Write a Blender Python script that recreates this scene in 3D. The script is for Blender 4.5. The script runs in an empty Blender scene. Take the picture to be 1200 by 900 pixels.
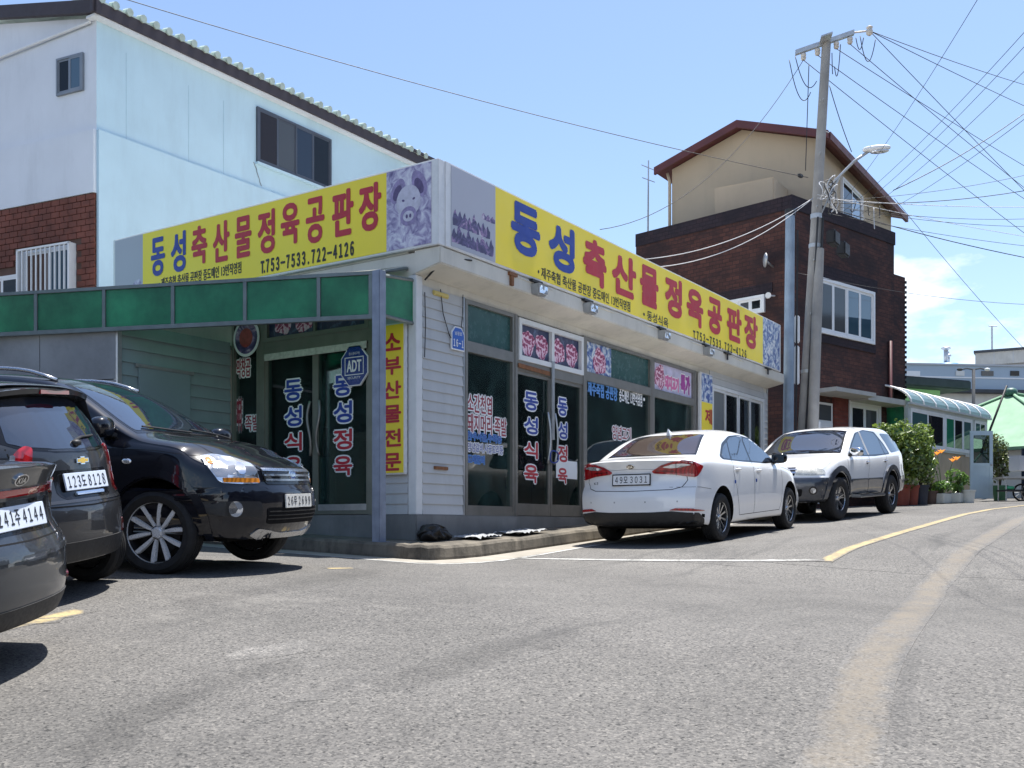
import bpy, bmesh, math, random
from mathutils import Vector, Matrix
from mathutils.bvhtree import BVHTree

# ------------------------------------------------------------------ camera, light, exposure
scene = bpy.context.scene
COL = scene.collection
EYE = 1.0                                   # height of the lens above the datum
CAM_XY = (-9.744, -7.918)                   # the corner of the shop is the origin; X runs along the street front
cam_d = bpy.data.cameras.new('camera')
cam = bpy.data.objects.new('camera', cam_d)
COL.objects.link(cam)
cam.location = (CAM_XY[0], CAM_XY[1], EYE)
cam.rotation_euler = (math.pi / 2, 0, -math.atan2(0.8318, 0.5551))
cam_d.sensor_width = 36.0
cam_d.lens = 36.0
cam_d.shift_y = 169.0 / 1200.0
cam_d.clip_start = 0.05
cam_d.clip_end = 3000.0
scene.camera = cam

SUN_EL = math.radians(74.0)
SUN_AZ = math.radians(-4.0)                 # direction towards the sun, from +X counter-clockwise
sun_vec = Vector((math.cos(SUN_EL) * math.cos(SUN_AZ), math.cos(SUN_EL) * math.sin(SUN_AZ), math.sin(SUN_EL)))
sl = bpy.data.lights.new('sun', 'SUN')
sl.energy = 5.0
sl.angle = math.radians(0.53)
sl.color = (1.0, 0.965, 0.91)
so = bpy.data.objects.new('sun', sl)
COL.objects.link(so)
so.rotation_euler = sun_vec.to_track_quat('Z', 'Y').to_euler()
so.location = (0, 0, 30)

world = bpy.data.worlds.new('World')
scene.world = world
world.use_nodes = True
wn = world.node_tree
wn.nodes.clear()
w_out = wn.nodes.new('ShaderNodeOutputWorld')
w_bg = wn.nodes.new('ShaderNodeBackground')
w_bg.inputs['Strength'].default_value = 0.102
sky = wn.nodes.new('ShaderNodeTexSky')
sky.sky_type = 'NISHITA'
sky.sun_disc = False
sky.sun_elevation = SUN_EL
sky.sun_rotation = math.pi / 2 - SUN_AZ
sky.altitude = 0
sky.air_density = 1.0
sky.dust_density = 0.8
sky.ozone_density = 1.2
# low summer clouds near the horizon, thin veils higher up
geo = wn.nodes.new('ShaderNodeTexCoord')
sep = wn.nodes.new('ShaderNodeSeparateXYZ')
wn.links.new(geo.outputs['Generated'], sep.inputs[0])
def wmath(op, a, b=None, clamp=False):
    n = wn.nodes.new('ShaderNodeMath'); n.operation = op; n.use_clamp = clamp
    for i, v in enumerate((a, b)):
        if v is None: continue
        if hasattr(v, 'is_linked'): wn.links.new(v, n.inputs[i])
        else: n.inputs[i].default_value = v
    return n.outputs[0]
mp = wn.nodes.new('ShaderNodeMapping')
mp.inputs['Scale'].default_value = (1.0, 1.0, 2.6)
mp.inputs['Location'].default_value = (3.1, 0.2, 1.0)
wn.links.new(geo.outputs['Generated'], mp.inputs['Vector'])
nz = wn.nodes.new('ShaderNodeTexNoise')
nz.inputs['Scale'].default_value = 4.2
nz.inputs['Detail'].default_value = 9.0
nz.inputs['Roughness'].default_value = 0.58
wn.links.new(mp.outputs[0], nz.inputs['Vector'])
el = wmath('ABSOLUTE', sep.outputs[2])
low = wmath('SUBTRACT', 1.0, wmath('DIVIDE', el, 0.36), True)          # 1 at the horizon, 0 above about 20 degrees
thr = wmath('SUBTRACT', 0.70, wmath('MULTIPLY', low, 0.47))
cl = wmath('MULTIPLY', wmath('SUBTRACT', nz.outputs[0], thr), 7.0, True)
cl = wmath('MULTIPLY', cl, wmath('MINIMUM', wmath('MULTIPLY', low, 3.0), 1.0))
mix = wn.nodes.new('ShaderNodeMixRGB')
mix.inputs['Color2'].default_value = (7.0, 7.4, 7.8, 1)
wn.links.new(cl, mix.inputs['Fac'])
hz = wn.nodes.new('ShaderNodeMixRGB'); hz.blend_type = 'MULTIPLY'
hz.inputs['Fac'].default_value = 1.0
hz.inputs['Color2'].default_value = (1.0, 1.02, 1.05, 1)
wn.links.new(sky.outputs[0], hz.inputs['Color1'])
wn.links.new(hz.outputs[0], mix.inputs['Color1'])
wn.links.new(mix.outputs[0], w_bg.inputs['Color'])
wn.links.new(w_bg.outputs[0], w_out.inputs['Surface'])

vs = scene.view_settings
vs.view_transform = 'Standard'
vs.look = 'None'
vs.exposure = 1.02
vs.gamma = 1.0
vs.use_curve_mapping = False
scene.cycles.use_denoising = True
scene.cycles.max_bounces = 8
scene.cycles.transparent_max_bounces = 12

# ------------------------------------------------------------------ calibration helpers (camera frame <-> world)
_A = math.atan2(801, 1200); _S, _C = math.sin(_A), math.cos(_A)
def cw(X, Y):
    """right/forward metres from the viewpoint -> world x, y"""
    x, y = X + 1.1775, Y - 12.5
    return x * _S + y * _C, -x * _C + y * _S
def bearing(px, Y):
    return cw((px - 600.0) / 1200.0 * Y, Y)
def height(py, Y):
    return EYE + (619.0 - py) / 1200.0 * Y
def P3(px, py, Y):
    a = bearing(px, Y)
    return Vector((a[0], a[1], height(py, Y)))
def smooth01(a, b, x):
    t = min(1.0, max(0.0, (x - a) / (b - a))); return t * t * (3 - 2 * t)
def gz(u, v):
    """ground height: the street climbs along X, the side lot falls towards the viewer"""
    if u < -4.4: a = .10 * (u + 4.4) - .0256
    elif u < -2.8: a = -.01 * (u + 2.8) * (u + 2.8)
    elif u < -0.6: a = 0.0
    elif u < 0.6: a = (.061 / 2.4) * (u + .6) ** 2
    elif u < 10: a = .061 * u
    else: a = .61 + .045 * (u - 10) if u < 40 else 1.96
    return EYE - .36 + a + (1 - smooth01(-1, 2.5, u)) * .044 * (max(-14.0, min(14.0, v)) + .75)

# ------------------------------------------------------------------ object helpers
def link(o, parent=None):
    COL.objects.link(o)
    if parent is not None: o.parent = parent
    return o
def thing(name, label, cat, loc=(0, 0, 0), rz=0.0, group=None, parent=None):
    o = bpy.data.objects.new(name, None)
    o.empty_display_size = 0.2
    link(o, parent)
    o.location = loc; o.rotation_euler = (0, 0, rz)
    if label: o['label'] = label
    if cat: o['category'] = cat
    if group: o['group'] = group
    return o
def tag(o, label=None, cat=None, group=None, kind=None):
    if label: o['label'] = label
    if cat: o['category'] = cat
    if group: o['group'] = group
    if kind: o['kind'] = kind
    return o
def copy_tree(o, parent=None):
    c = o.copy(); COL.objects.link(c); c.parent = parent
    for ch in list(o.children): copy_tree(ch, c)
    return c

class MB:
    def __init__(s): s.v = []; s.f = []; s.m = []; s.cur = 0
    def add(s, vs_, fs):
        b = len(s.v); s.v += [tuple(p) for p in vs_]
        for f in fs: s.f.append(tuple(b + i for i in f)); s.m.append(s.cur)
        return s
    def box(s, x0, x1, y0, y1, z0, z1):
        return s.add([(x0, y0, z0), (x1, y0, z0), (x1, y1, z0), (x0, y1, z0), (x0, y0, z1), (x1, y0, z1), (x1, y1, z1), (x0, y1, z1)],
                     [(0, 3, 2, 1), (4, 5, 6, 7), (0, 1, 5, 4), (1, 2, 6, 5), (2, 3, 7, 6), (3, 0, 4, 7)])
    def hexa(s, p):          # eight corners: bottom loop then top loop
        return s.add(p, [(0, 3, 2, 1), (4, 5, 6, 7), (0, 1, 5, 4), (1, 2, 6, 5), (2, 3, 7, 6), (3, 0, 4, 7)])
    def obox(s, c, ax, ay, az):  # centre and three half-axis vectors
        c = Vector(c); ax, ay, az = Vector(ax), Vector(ay), Vector(az)
        return s.hexa([c - ax - ay - az, c + ax - ay - az, c + ax + ay - az, c - ax + ay - az, c - ax - ay + az, c + ax - ay + az, c + ax + ay + az, c - ax + ay + az])
    def quad(s, a, b, c, d): return s.add([a, b, c, d], [(0, 1, 2, 3)])
    def prism(s, poly, fn, d0, d1):   # poly in 2-D, fn(x,y,d)->3-D
        n = len(poly)
        return s.add([fn(x, y, d0) for x, y in poly] + [fn(x, y, d1) for x, y in poly],
                     [tuple(range(n))[::-1], tuple(range(n, 2 * n))] + [(i, (i + 1) % n, n + (i + 1) % n, n + i) for i in range(n)])
    def tube(s, path, r, n=6, cap=True, closed=False):
        path = [Vector(p) for p in path]; m = len(path)
        rs = r if isinstance(r, (list, tuple)) else [r] * m
        prev = None; rings = []
        for i, p in enumerate(path):
            a = path[i - 1] if (i or closed) else p; b = path[(i + 1) % m] if (i < m - 1 or closed) else p
            t = (b - a)
            if t.length < 1e-9: t = Vector((0, 0, 1))
            t.normalize()
            if prev is None:
                h = Vector((0, 0, 1)) if abs(t.z) < .9 else Vector((1, 0, 0))
                x = t.cross(h).normalized()
            else:
                x = (prev - t * prev.dot(t))
                x = x.normalized() if x.length > 1e-6 else t.orthogonal().normalized()
            prev = x; y = t.cross(x)
            rings.append([p + (x * math.cos(2 * math.pi * k / n) + y * math.sin(2 * math.pi * k / n)) * rs[i] for k in range(n)])
        fs = []
        for i in range(m if closed else m - 1):
            j = (i + 1) % m
            for k in range(n): fs.append((i * n + k, i * n + (k + 1) % n, j * n + (k + 1) % n, j * n + k))
        if cap and not closed:
            fs.append(tuple(range(n))[::-1]); fs.append(tuple((m - 1) * n + k for k in range(n)))
        return s.add([v for r_ in rings for v in r_], fs)
    def lathe(s, prof, n=24, axis='z', o=(0, 0, 0), cap=True):   # prof: (radius, height)
        vs_ = []
        for r, h in prof:
            for k in range(n):
                a = 2 * math.pi * k / n; c, d = r * math.cos(a), r * math.sin(a)
                p = (c, d, h) if axis == 'z' else ((c, h, d) if axis == 'y' else (h, c, d))
                vs_.append((p[0] + o[0], p[1] + o[1], p[2] + o[2]))
        fs = [(i * n + k, i * n + (k + 1) % n, (i + 1) * n + (k + 1) % n, (i + 1) * n + k) for i in range(len(prof) - 1) for k in range(n)]
        if cap:
            fs.append(tuple(range(n))[::-1]); fs.append(tuple((len(prof) - 1) * n + k for k in range(n)))
        return s.add(vs_, fs)
    def mesh(s, name):
        me = bpy.data.meshes.new(name); me.from_pydata(s.v, [], s.f); me.validate(); return me
    def build(s, name, mat, parent=None, smooth=False, bevel=0.0, angle=None, fix=True):
        me = s.mesh(name)
        mats = mat if isinstance(mat, (list, tuple)) else [mat]
        for m in mats: me.materials.append(m)
        if len(mats) > 1 and len(me.polygons) == len(s.m): me.polygons.foreach_set('material_index', s.m)
        if fix or bevel:
            bm = bmesh.new(); bm.from_mesh(me)
            if fix: bmesh.ops.recalc_face_normals(bm, faces=bm.faces)
            if bevel: bmesh.ops.bevel(bm, geom=[e for e in bm.edges if len(e.link_faces) == 2 and e.calc_face_angle() > .5], offset=bevel, segments=2, affect='EDGES', clamp_overlap=True)
            bm.to_mesh(me); bm.free()
        if smooth or angle:
            me.polygons.foreach_set('use_smooth', [True] * len(me.polygons))
            if angle: me.set_sharp_from_angle(angle=angle)
        o = bpy.data.objects.new(name, me)
        return link(o, parent)

# ------------------------------------------------------------------ materials
MATS = {}
class NT:
    def __init__(s, name):
        s.mat = bpy.data.materials.new(name); s.mat.use_nodes = True
        s.t = s.mat.node_tree; s.b = s.t.nodes['Principled BSDF']; s.out = s.t.nodes['Material Output']
    def n(s, typ, **kw):
        nd = s.t.nodes.new(typ)
        for k, v in kw.items(): setattr(nd, k, v)
        return nd
    def l(s, a, b): s.t.links.new(a, b)
    def coords(s, obj=True, scale=(1, 1, 1), rot=(0, 0, 0)):
        c = s.n('ShaderNodeTexCoord'); m = s.n('ShaderNodeMapping')
        m.inputs['Scale'].default_value = scale; m.inputs['Rotation'].default_value = rot
        s.l(c.outputs['Object' if obj else 'Generated'], m.inputs['Vector']); return m.outputs[0]
    def wpos(s, scale=(1, 1, 1)):
        g = s.n('ShaderNodeNewGeometry'); m = s.n('ShaderNodeMapping'); m.inputs['Scale'].default_value = scale
        s.l(g.outputs['Position'], m.inputs['Vector']); return m.outputs[0]
    def noise(s, vec, scale, detail=4, rough=.55, dist=0.0):
        n = s.n('ShaderNodeTexNoise'); s.l(vec, n.inputs['Vector'])
        n.inputs['Scale'].default_value = scale; n.inputs['Detail'].default_value = detail; n.inputs['Roughness'].default_value = rough
        n.inputs['Distortion'].default_value = dist
        return n.outputs['Fac']
    def ramp(s, fac, stops, interp='LINEAR'):
        r = s.n('ShaderNodeValToRGB'); e = r.color_ramp; e.interpolation = interp
        while len(e.elements) < len(stops): e.elements.new(.5)
        for el_, (p, c) in zip(e.elements, stops): el_.position = p; el_.color = (c + (1,)) if len(c) == 3 else c
        s.l(fac, r.inputs[0]); return r.outputs[0]
    def mixc(s, fac, a, b, mode='MIX'):
        m = s.n('ShaderNodeMixRGB', blend_type=mode)
        for i, v in ((0, fac), (1, a), (2, b)):
            if hasattr(v, 'is_linked'): s.l(v, m.inputs[i])
            else: m.inputs[i].default_value = v if i == 0 else ((v + (1,)) if len(v) == 3 else v)
        return m.outputs[0]
    def math(s, op, a, b=0.0, clamp=False):
        m = s.n('ShaderNodeMath', operation=op); m.use_clamp = clamp
        for i, v in enumerate((a, b)):
            if hasattr(v, 'is_linked'): s.l(v, m.inputs[i])
            else: m.inputs[i].default_value = v
        return m.outputs[0]
    def bump(s, h, strength=.3, dist=.01):
        b = s.n('ShaderNodeBump'); b.inputs['Strength'].default_value = strength; b.inputs['Distance'].default_value = dist
        s.l(h, b.inputs['Height']); s.l(b.outputs[0], s.b.inputs['Normal'])
    def set(s, **kw):
        for k, v in kw.items():
            k = {'color': 'Base Color', 'rough': 'Roughness', 'metal': 'Metallic', 'spec': 'Specular IOR Level', 'coat': 'Coat Weight', 'coat_rough': 'Coat Roughness', 'ior': 'IOR', 'trans': 'Transmission Weight', 'alpha': 'Alpha', 'emit': 'Emission Color', 'emit_s': 'Emission Strength'}.get(k, k)
            if hasattr(v, 'is_linked'): s.l(v, s.b.inputs[k])
            else: s.b.inputs[k].default_value = (tuple(v) + (1,)) if isinstance(v, tuple) and len(v) == 3 else v
        return s
def simple(name, color, rough=.5, metal=0.0, var=.12, scale=3.0, grime=0.0, bump=0.0, coat=0.0, spec=.5, streak=False):
    """plain surface with slow tonal variation and, optionally, grime of its own"""
    if name in MATS: return MATS[name]
    t = NT(name); vec = t.wpos()
    n1 = t.noise(vec, scale, 5, .6)
    dark = tuple(c * (1 - var) for c in color); lite = tuple(min(1, c * (1 + var)) for c in color)
    col = t.ramp(n1, [(.3, dark), (.7, lite)])
    if grime:
        v2 = t.wpos((1, 1, .22) if streak else (1, 1, 1))
        n2 = t.noise(v2, scale * 2.3, 6, .7)
        g = t.ramp(n2, [(.5, (0, 0, 0)), (.78, (1, 1, 1))])
        col = t.mixc(t.math('MULTIPLY', g, grime), col, tuple(c * .45 + .02 for c in color))
    t.set(color=col, metal=metal, spec=spec)
    n3 = t.noise(vec, scale * 4, 4, .6)
    r = t.ramp(n3, [(.3, (max(0, rough - .08),) * 3), (.7, (min(1, rough + .08),) * 3)])
    t.set(rough=r)
    if coat: t.set(coat=coat, coat_rough=.04)
    if bump: t.bump(t.noise(vec, scale * 14, 5, .6), bump, .004)
    MATS[name] = t.mat
    return t.mat
# ------------------------------------------------------------------ vehicle kit
def curve(pts):
    """monotone cubic through (x, y) points sorted by x"""
    pts = sorted(pts); xs = [p[0] for p in pts]; ys = [p[1] for p in pts]; n = len(pts)
    d = [(ys[i + 1] - ys[i]) / (xs[i + 1] - xs[i]) for i in range(n - 1)]
    m = [d[0]] + [0 if d[i - 1] * d[i] <= 0 else 2 / (1 / d[i - 1] + 1 / d[i]) for i in range(1, n - 1)] + [d[-1]]
    def f(x):
        if x <= xs[0]: return ys[0]
        if x >= xs[-1]: return ys[-1]
        i = 0
        while x > xs[i + 1]: i += 1
        h = xs[i + 1] - xs[i]; t = (x - xs[i]) / h
        return ((2 * t ** 3 - 3 * t * t + 1) * ys[i] + (t ** 3 - 2 * t * t + t) * h * m[i] + (-2 * t ** 3 + 3 * t * t) * ys[i + 1] + (t ** 3 - t * t) * h * m[i + 1])
    return f
def bspline2(c, n):
    """clamped quadratic B-spline of the 2-D control points, n + 1 samples"""
    k = len(c); kn = [0, 0, 0] + [i for i in range(1, k - 2)] + [k - 2] * 3
    out = []
    for j in range(n + 1):
        t = (k - 2) * j / n; t = min(t, k - 2 - 1e-9); i = int(t)
        w = t - i
        i2 = i + 2
        def dd(a, b): return 0 if b == 0 else a / b
        # de Boor
        d0, d1, d2 = c[i], c[i + 1], c[i + 2]
        def al(jj, r):
            lo = kn[jj]; hi = kn[jj + 3 - r]
            return dd(t - lo, hi - lo)
        a2 = al(i2, 1); a1 = al(i2 - 1, 1)
        e2 = tuple((1 - a2) * p + a2 * q for p, q in zip(d1, d2)); e1 = tuple((1 - a1) * p + a1 * q for p, q in zip(d0, d1))
        a = al(i2, 2)
        out.append(tuple((1 - a) * p + a * q for p, q in zip(e1, e2)))
    return out
def round_poly(pts, r, n=4):
    out = []; m = len(pts)
    for i in range(m):
        p = Vector(pts[i]); a = Vector(pts[i - 1]); b = Vector(pts[(i + 1) % m])
        la, lb = (a - p).length, (b - p).length; q = min(r, la * .45, lb * .45)
        s = p + (a - p).normalized() * q; e = p + (b - p).normalized() * q
        for k in range(n + 1):
            t = k / n; out.append(tuple((s * (1 - t) ** 2 + p * 2 * t * (1 - t) + e * t * t)))
    return out
def densify(pts, d):
    out = []
    for i, p in enumerate(pts):
        q = pts[(i + 1) % len(pts)]; L = math.hypot(q[0] - p[0], q[1] - p[1]); k = max(1, int(L / d))
        if L < 1e-6: continue
        out += [(p[0] + (q[0] - p[0]) * j / k, p[1] + (q[1] - p[1]) * j / k) for j in range(k)]
    return out
def blob(mb, c, r, e=1.0, nu=14, nv=10, rot=None):
    """rounded box / ellipsoid"""
    def sp(v, p): return math.copysign(abs(v) ** p, v)
    vs_ = []; fs = []
    for i in range(nv + 1):
        ph = -math.pi / 2 + math.pi * i / nv
        for k in range(nu):
            th = 2 * math.pi * k / nu
            p = Vector((r[0] * sp(math.cos(ph), e) * sp(math.cos(th), e), r[1] * sp(math.cos(ph), e) * sp(math.sin(th), e), r[2] * sp(math.sin(ph), e)))
            if rot is not None: p = rot @ p
            vs_.append((p[0] + c[0], p[1] + c[1], p[2] + c[2]))
    for i in range(nv):
        for k in range(nu): fs.append((i * nu + k, i * nu + (k + 1) % nu, (i + 1) * nu + (k + 1) % nu, (i + 1) * nu + k))
    mb.add(vs_, fs); return mb

VIEWS = {'L': Vector((0, 1, 0)), 'R': Vector((0, -1, 0)), 'T': Vector((0, 0, 1)), 'F': Vector((1, 0, 0)), 'B': Vector((-1, 0, 0))}

class Car:
    def __init__(s, name, label, spec, paint, dark, group=None):
        s.spec = spec; s.paint = paint; s.dark = dark
        s.root = thing(name, label, 'car', group=group)
        s.build_body()
    # ---- body shell
    def build_body(s):
        c = s.spec; W = c['W']; xf, xr = c['xf'], c['xr']
        T, Bl, Wm, Bo = curve(c['top']), curve(c['belt']), curve(c['plan']), curve(c['bottom'])
        FR, RR = curve(c['front']), curve(c['rear'])
        crown = curve(c['crown']); k = c.get('tumble', .38); tuck = c.get('tuck', .035)
        af, ar = c['wb'] / 2, -c['wb'] / 2
        xs = []; n = 96
        for i in range(n + 1):
            t = i / n; t = .5 - .5 * math.cos(math.pi * t) if c.get('cos', False) else t
            xs.append(xr + (xf - xr) * t)
        for e, sg in ((xr, 1), (xf, -1)): xs += [e + sg * q for q in (.004, .012, .025, .07)]
        xs = sorted(set(round(x, 4) for x in xs))
        M = 46; J = 14
        def section(x):
            t, b, w, z0 = T(x), Bl(x), Wm(x), Bo(x)
            tp = t - crown(x); b = min(b, tp - .012)
            wb_ = w - tuck; zm = z0 + (b - z0) * .42; zs = z0 + (b - z0) * .78
            rail = wb_ - k * (tp - b) - .02
            zc = [(0, z0), (.55 * w, z0), (w - .10, z0), (w - .035, z0 + .03), (w - .012, z0 + .16), (w, zm), (w - .004, zs), (wb_ + .012, b - .035), (wb_ - .012, b + .004),
                  (wb_ - .018 - k * (tp - b) * .33, b + (tp - b) * .33), (wb_ - .02 - k * (tp - b) * .72, b + (tp - b) * .72), (rail + .006, tp - .012), (rail - .05, tp + crown(x) * .32), (rail * .62, t - crown(x) * .16), (rail * .3, t), (0, t)]
            return bspline2(zc, M)
        def warp(x, y, z):
            ay = min(1.2, abs(y) / W)
            wf = smooth01(af + .12, xf, x); wr_ = smooth01(ar - .12, xr, x) if xr > ar else smooth01(-(ar - .05), -xr, -x)
            x2 = x - wf * (FR(z) + c['pf'] * ay ** 2.6) + wr_ * (RR(z) + c['pr'] * ay ** 2.6)
            # swelling over the wheels
            for a in (af, ar):
                g = math.exp(-((x - a) / .36) ** 2) * math.exp(-((z - .62 * c['belt'][0][1] * .8) / .22) ** 2) * c.get('flare', .012)
                if abs(y) > W * .6: y += math.copysign(g, y)
            return (x2, y, z)
        mb = MB(); rings = []
        for x in xs:
            half = section(x); ring = []
            for i, (y, z) in enumerate(half): ring.append(len(mb.v)); mb.v.append(warp(x, -y, z))
            for i in range(M - 1, 0, -1): y, z = half[i]; ring.append(len(mb.v)); mb.v.append(warp(x, y, z))
            rings.append(ring)
        N = 2 * M
        for a, b in zip(rings, rings[1:]):
            for i in range(N): mb.f.append((a[i], a[(i + 1) % N], b[(i + 1) % N], b[i]))
        for ring, x, flip in ((rings[0], xs[0], False), (rings[-1], xs[-1], True)):
            half = section(x); rows = [[ring[0]]]
            for i in range(1, M):
                y, z = half[i]; row = [ring[i]]
                for j in range(1, J):
                    yy = -y + 2 * y * j / J; row.append(len(mb.v)); mb.v.append(warp(x, yy, z))
                row.append(ring[N - i]); rows.append(row)
            rows.append([ring[M]])
            for a, b in zip(rows, rows[1:]):
                if len(a) == 1: fs = [(a[0], b[j + 1], b[j]) for j in range(J)]
                elif len(b) == 1: fs = [(a[j], a[j + 1], b[0]) for j in range(J)]
                else: fs = [(a[j], a[j + 1], b[j + 1], b[j]) for j in range(J)]
                mb.f += [f if flip else f[::-1] for f in fs]
        me = mb.mesh('body')
        bm = bmesh.new(); bm.from_mesh(me); bmesh.ops.remove_doubles(bm, verts=bm.verts, dist=.0006); bmesh.ops.recalc_face_normals(bm, faces=bm.faces); bm.to_mesh(me); bm.free()
        me.materials.append(s.paint); me.materials.append(s.dark)
        o = link(bpy.data.objects.new('body', me), None)
        cut = MB(); ra = c['arch']
        for a in (af, ar):
            for sg in (1, -1):
                cut.lathe([(ra, sg * (W - .34)), (ra, sg * (W + .25))], 40, 'y', (a, 0, c['r'] + c.get('arch_up', .0)))
        cme = cut.mesh('cut'); cme.materials.append(s.dark); cme.materials.append(s.dark)
        bm = bmesh.new(); bm.from_mesh(cme); bmesh.ops.recalc_face_normals(bm, faces=bm.faces)
        for f in bm.faces: f.material_index = 1
        bm.to_mesh(cme); bm.free()
        co = link(bpy.data.objects.new('cut', cme))
        md = o.modifiers.new('b', 'BOOLEAN'); md.operation = 'DIFFERENCE'; md.object = co; md.solver = 'EXACT'
        dg = bpy.context.evaluated_depsgraph_get(); dg.update()
        ev = bpy.data.meshes.new_from_object(o.evaluated_get(dg))
        bpy.data.objects.remove(o); bpy.data.objects.remove(co)
        if len(ev.polygons) < 500: ev = me
        bm = bmesh.new(); bm.from_mesh(ev)
        for f in bm.faces:        # underside is dark
            if f.normal.z < -.8 and f.calc_center_median().z < c['bottom'][0][1] + .12: f.material_index = 1
            if 'dark_below' in c and f.calc_center_median().z < c['dark_below'][0] and f.calc_center_median().x < c['dark_below'][1]: f.material_index = 1
            f.smooth = True
        s.bvh = BVHTree.FromBMesh(bm)
        bm.to_mesh(ev); bm.free()
        ev.set_sharp_from_angle(angle=math.radians(38))
        s.body = link(bpy.data.objects.new('body', ev), s.root)
    # ---- surface projection
    def frame(s, view):
        d = VIEWS[view] if isinstance(view, str) else Vector(view).normalized()
        if abs(d.z) > .95: a, b = Vector((1, 0, 0)), Vector((0, 1, 0))
        elif isinstance(view, str) and view in 'LR': a, b = Vector((1, 0, 0)), Vector((0, 0, 1))
        elif isinstance(view, str): a, b = Vector((0, 1, 0)), Vector((0, 0, 1))
        else:
            a = Vector((-d.y, d.x, 0)).normalized(); b = d.cross(a).normalized()
            if b.z < 0: b = -b
        return d, a, b
    def hit(s, fr, p, q):
        d, a, b = fr; o = a * p + b * q
        h = s.bvh.ray_cast(o + d * 4, -d)
        if h[0] is None:
            h = s.bvh.find_nearest(o + d * (s.spec['W'] if abs(d.y) > .5 else 2.0))
        n = h[1]
        if n.dot(d) < 0: n = -n
        return h[0], n
    def patch(s, name, poly, view, off, mat, parent=None, grid=.05, skirt=.008, flat=None):
        fr = s.frame(view); pts = densify(poly, grid * .7)
        bm = bmesh.new(); vs_ = [bm.verts.new((p[0], p[1], 0)) for p in pts]
        bm.faces.new(vs_); bmesh.ops.triangulate(bm, faces=bm.faces)
        for ax in (0, 1):
            lo = min(p[ax] for p in pts); hi = max(p[ax] for p in pts); q = math.ceil(lo / grid) * grid
            nrm = Vector((1, 0, 0)) if ax == 0 else Vector((0, 1, 0))
            while q < hi:
                bmesh.ops.bisect_plane(bm, geom=bm.verts[:] + bm.edges[:] + bm.faces[:], dist=1e-5, plane_co=nrm * q, plane_no=nrm); q += grid
        data = {}
        for v in bm.verts:
            p, n = s.hit(fr, v.co.x, v.co.y); data[v] = (p, n)
        bnd = [e for e in bm.edges if len(e.link_faces) == 1]
        for v in bm.verts: p, n = data[v]; v.co = p + n * off
        inner = {}
        for e in bnd:
            for v in e.verts:
                if v not in inner: p, n = data[v]; inner[v] = p - n * skirt
        newv = {v: bm.verts.new(co) for v, co in inner.items()}
        sk = [bm.faces.new((e.verts[0], e.verts[1], newv[e.verts[1]], newv[e.verts[0]])) for e in bnd]
        bmesh.ops.recalc_face_normals(bm, faces=bm.faces)
        ref = [f for f in bm.faces if f not in sk][0]
        if ref.normal.dot(fr[0]) < 0: bmesh.ops.reverse_faces(bm, faces=bm.faces)
        for f in bm.faces: f.smooth = True
        for e in bnd: e.smooth = False
        me = bpy.data.meshes.new(name); bm.to_mesh(me); bm.free(); me.materials.append(mat)
        return link(bpy.data.objects.new(name, me), parent or s.root)
    def both(s, name, poly, off, mat, parent=None, grid=.05, skirt=.008):
        return [s.patch(name, poly, v, off, mat, parent, grid, skirt) for v in ('L', 'R')]
    def mirror_patch(s, name, poly, d, off, mat, grid=.04, parent=None):
        """poly given in the frame of direction d (right side, d.y < 0); its twin on the left"""
        o1 = s.patch(name, poly, d, off, mat, parent, grid)
        me = o1.data.copy(); me.transform(Matrix.Diagonal((1, -1, 1, 1))); me.flip_normals()
        return o1, link(bpy.data.objects.new(name, me), parent or s.root)
    def seam(s, name, line, view, mat, w=.007, parent=None, off=.0012):
        fr = s.frame(view); pts = []
        for i in range(len(line) - 1):
            p, q = line[i], line[i + 1]; L = math.hypot(q[0] - p[0], q[1] - p[1]); k = max(1, int(L / .035))
            pts += [(p[0] + (q[0] - p[0]) * j / k, p[1] + (q[1] - p[1]) * j / k) for j in range(k)]
        pts.append(line[-1]); H = [s.hit(fr, *p) for p in pts]; mb = MB(); rows = []
        for i, (p, n) in enumerate(H):
            t = (H[min(i + 1, len(H) - 1)][0] - H[max(i - 1, 0)][0]); t.normalize(); sd = n.cross(t).normalized() * w / 2
            rows.append((p + n * off - sd, p + n * off + sd))
        for a, b in zip(rows, rows[1:]): mb.quad(a[0], b[0], b[1], a[1])
        return mb.build(name, mat, parent or s.body)
    def put(s, mb, name, mat, parent=None, **kw): return mb.build(name, mat, parent or s.root, **kw)
    def mount(s, view, p, q, off=.0):
        """surface point with outward, rightward and upward directions"""
        fr = s.frame(view); pt, n = s.hit(fr, p, q)
        up = (Vector((0, 0, 1)) - n * n.z).normalized(); rt = up.cross(n).normalized()
        return pt + n * off, n, rt, up
    def plate(s, view, q, y, w, h, text, tilt=None, mat_bg=None, digits=None, vert=False):
        pt, n, rt, up = s.mount(view, y, q, .012)
        if vert: n = s.frame(view)[0]; up = Vector((0, 0, 1)); rt = up.cross(n).normalized()
        root = MB().obox(pt, rt * w / 2, n * .006, up * h / 2).build('licence_plate', mat_bg, s.root, bevel=.003)
        fit_text(text, pt + n * .0075 - rt * w * .44 - up * h * .34, rt, up, w * .88, h * .68, MATS['plate_ink'], 'plate_number', root, .012, font=None)
        return root
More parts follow.
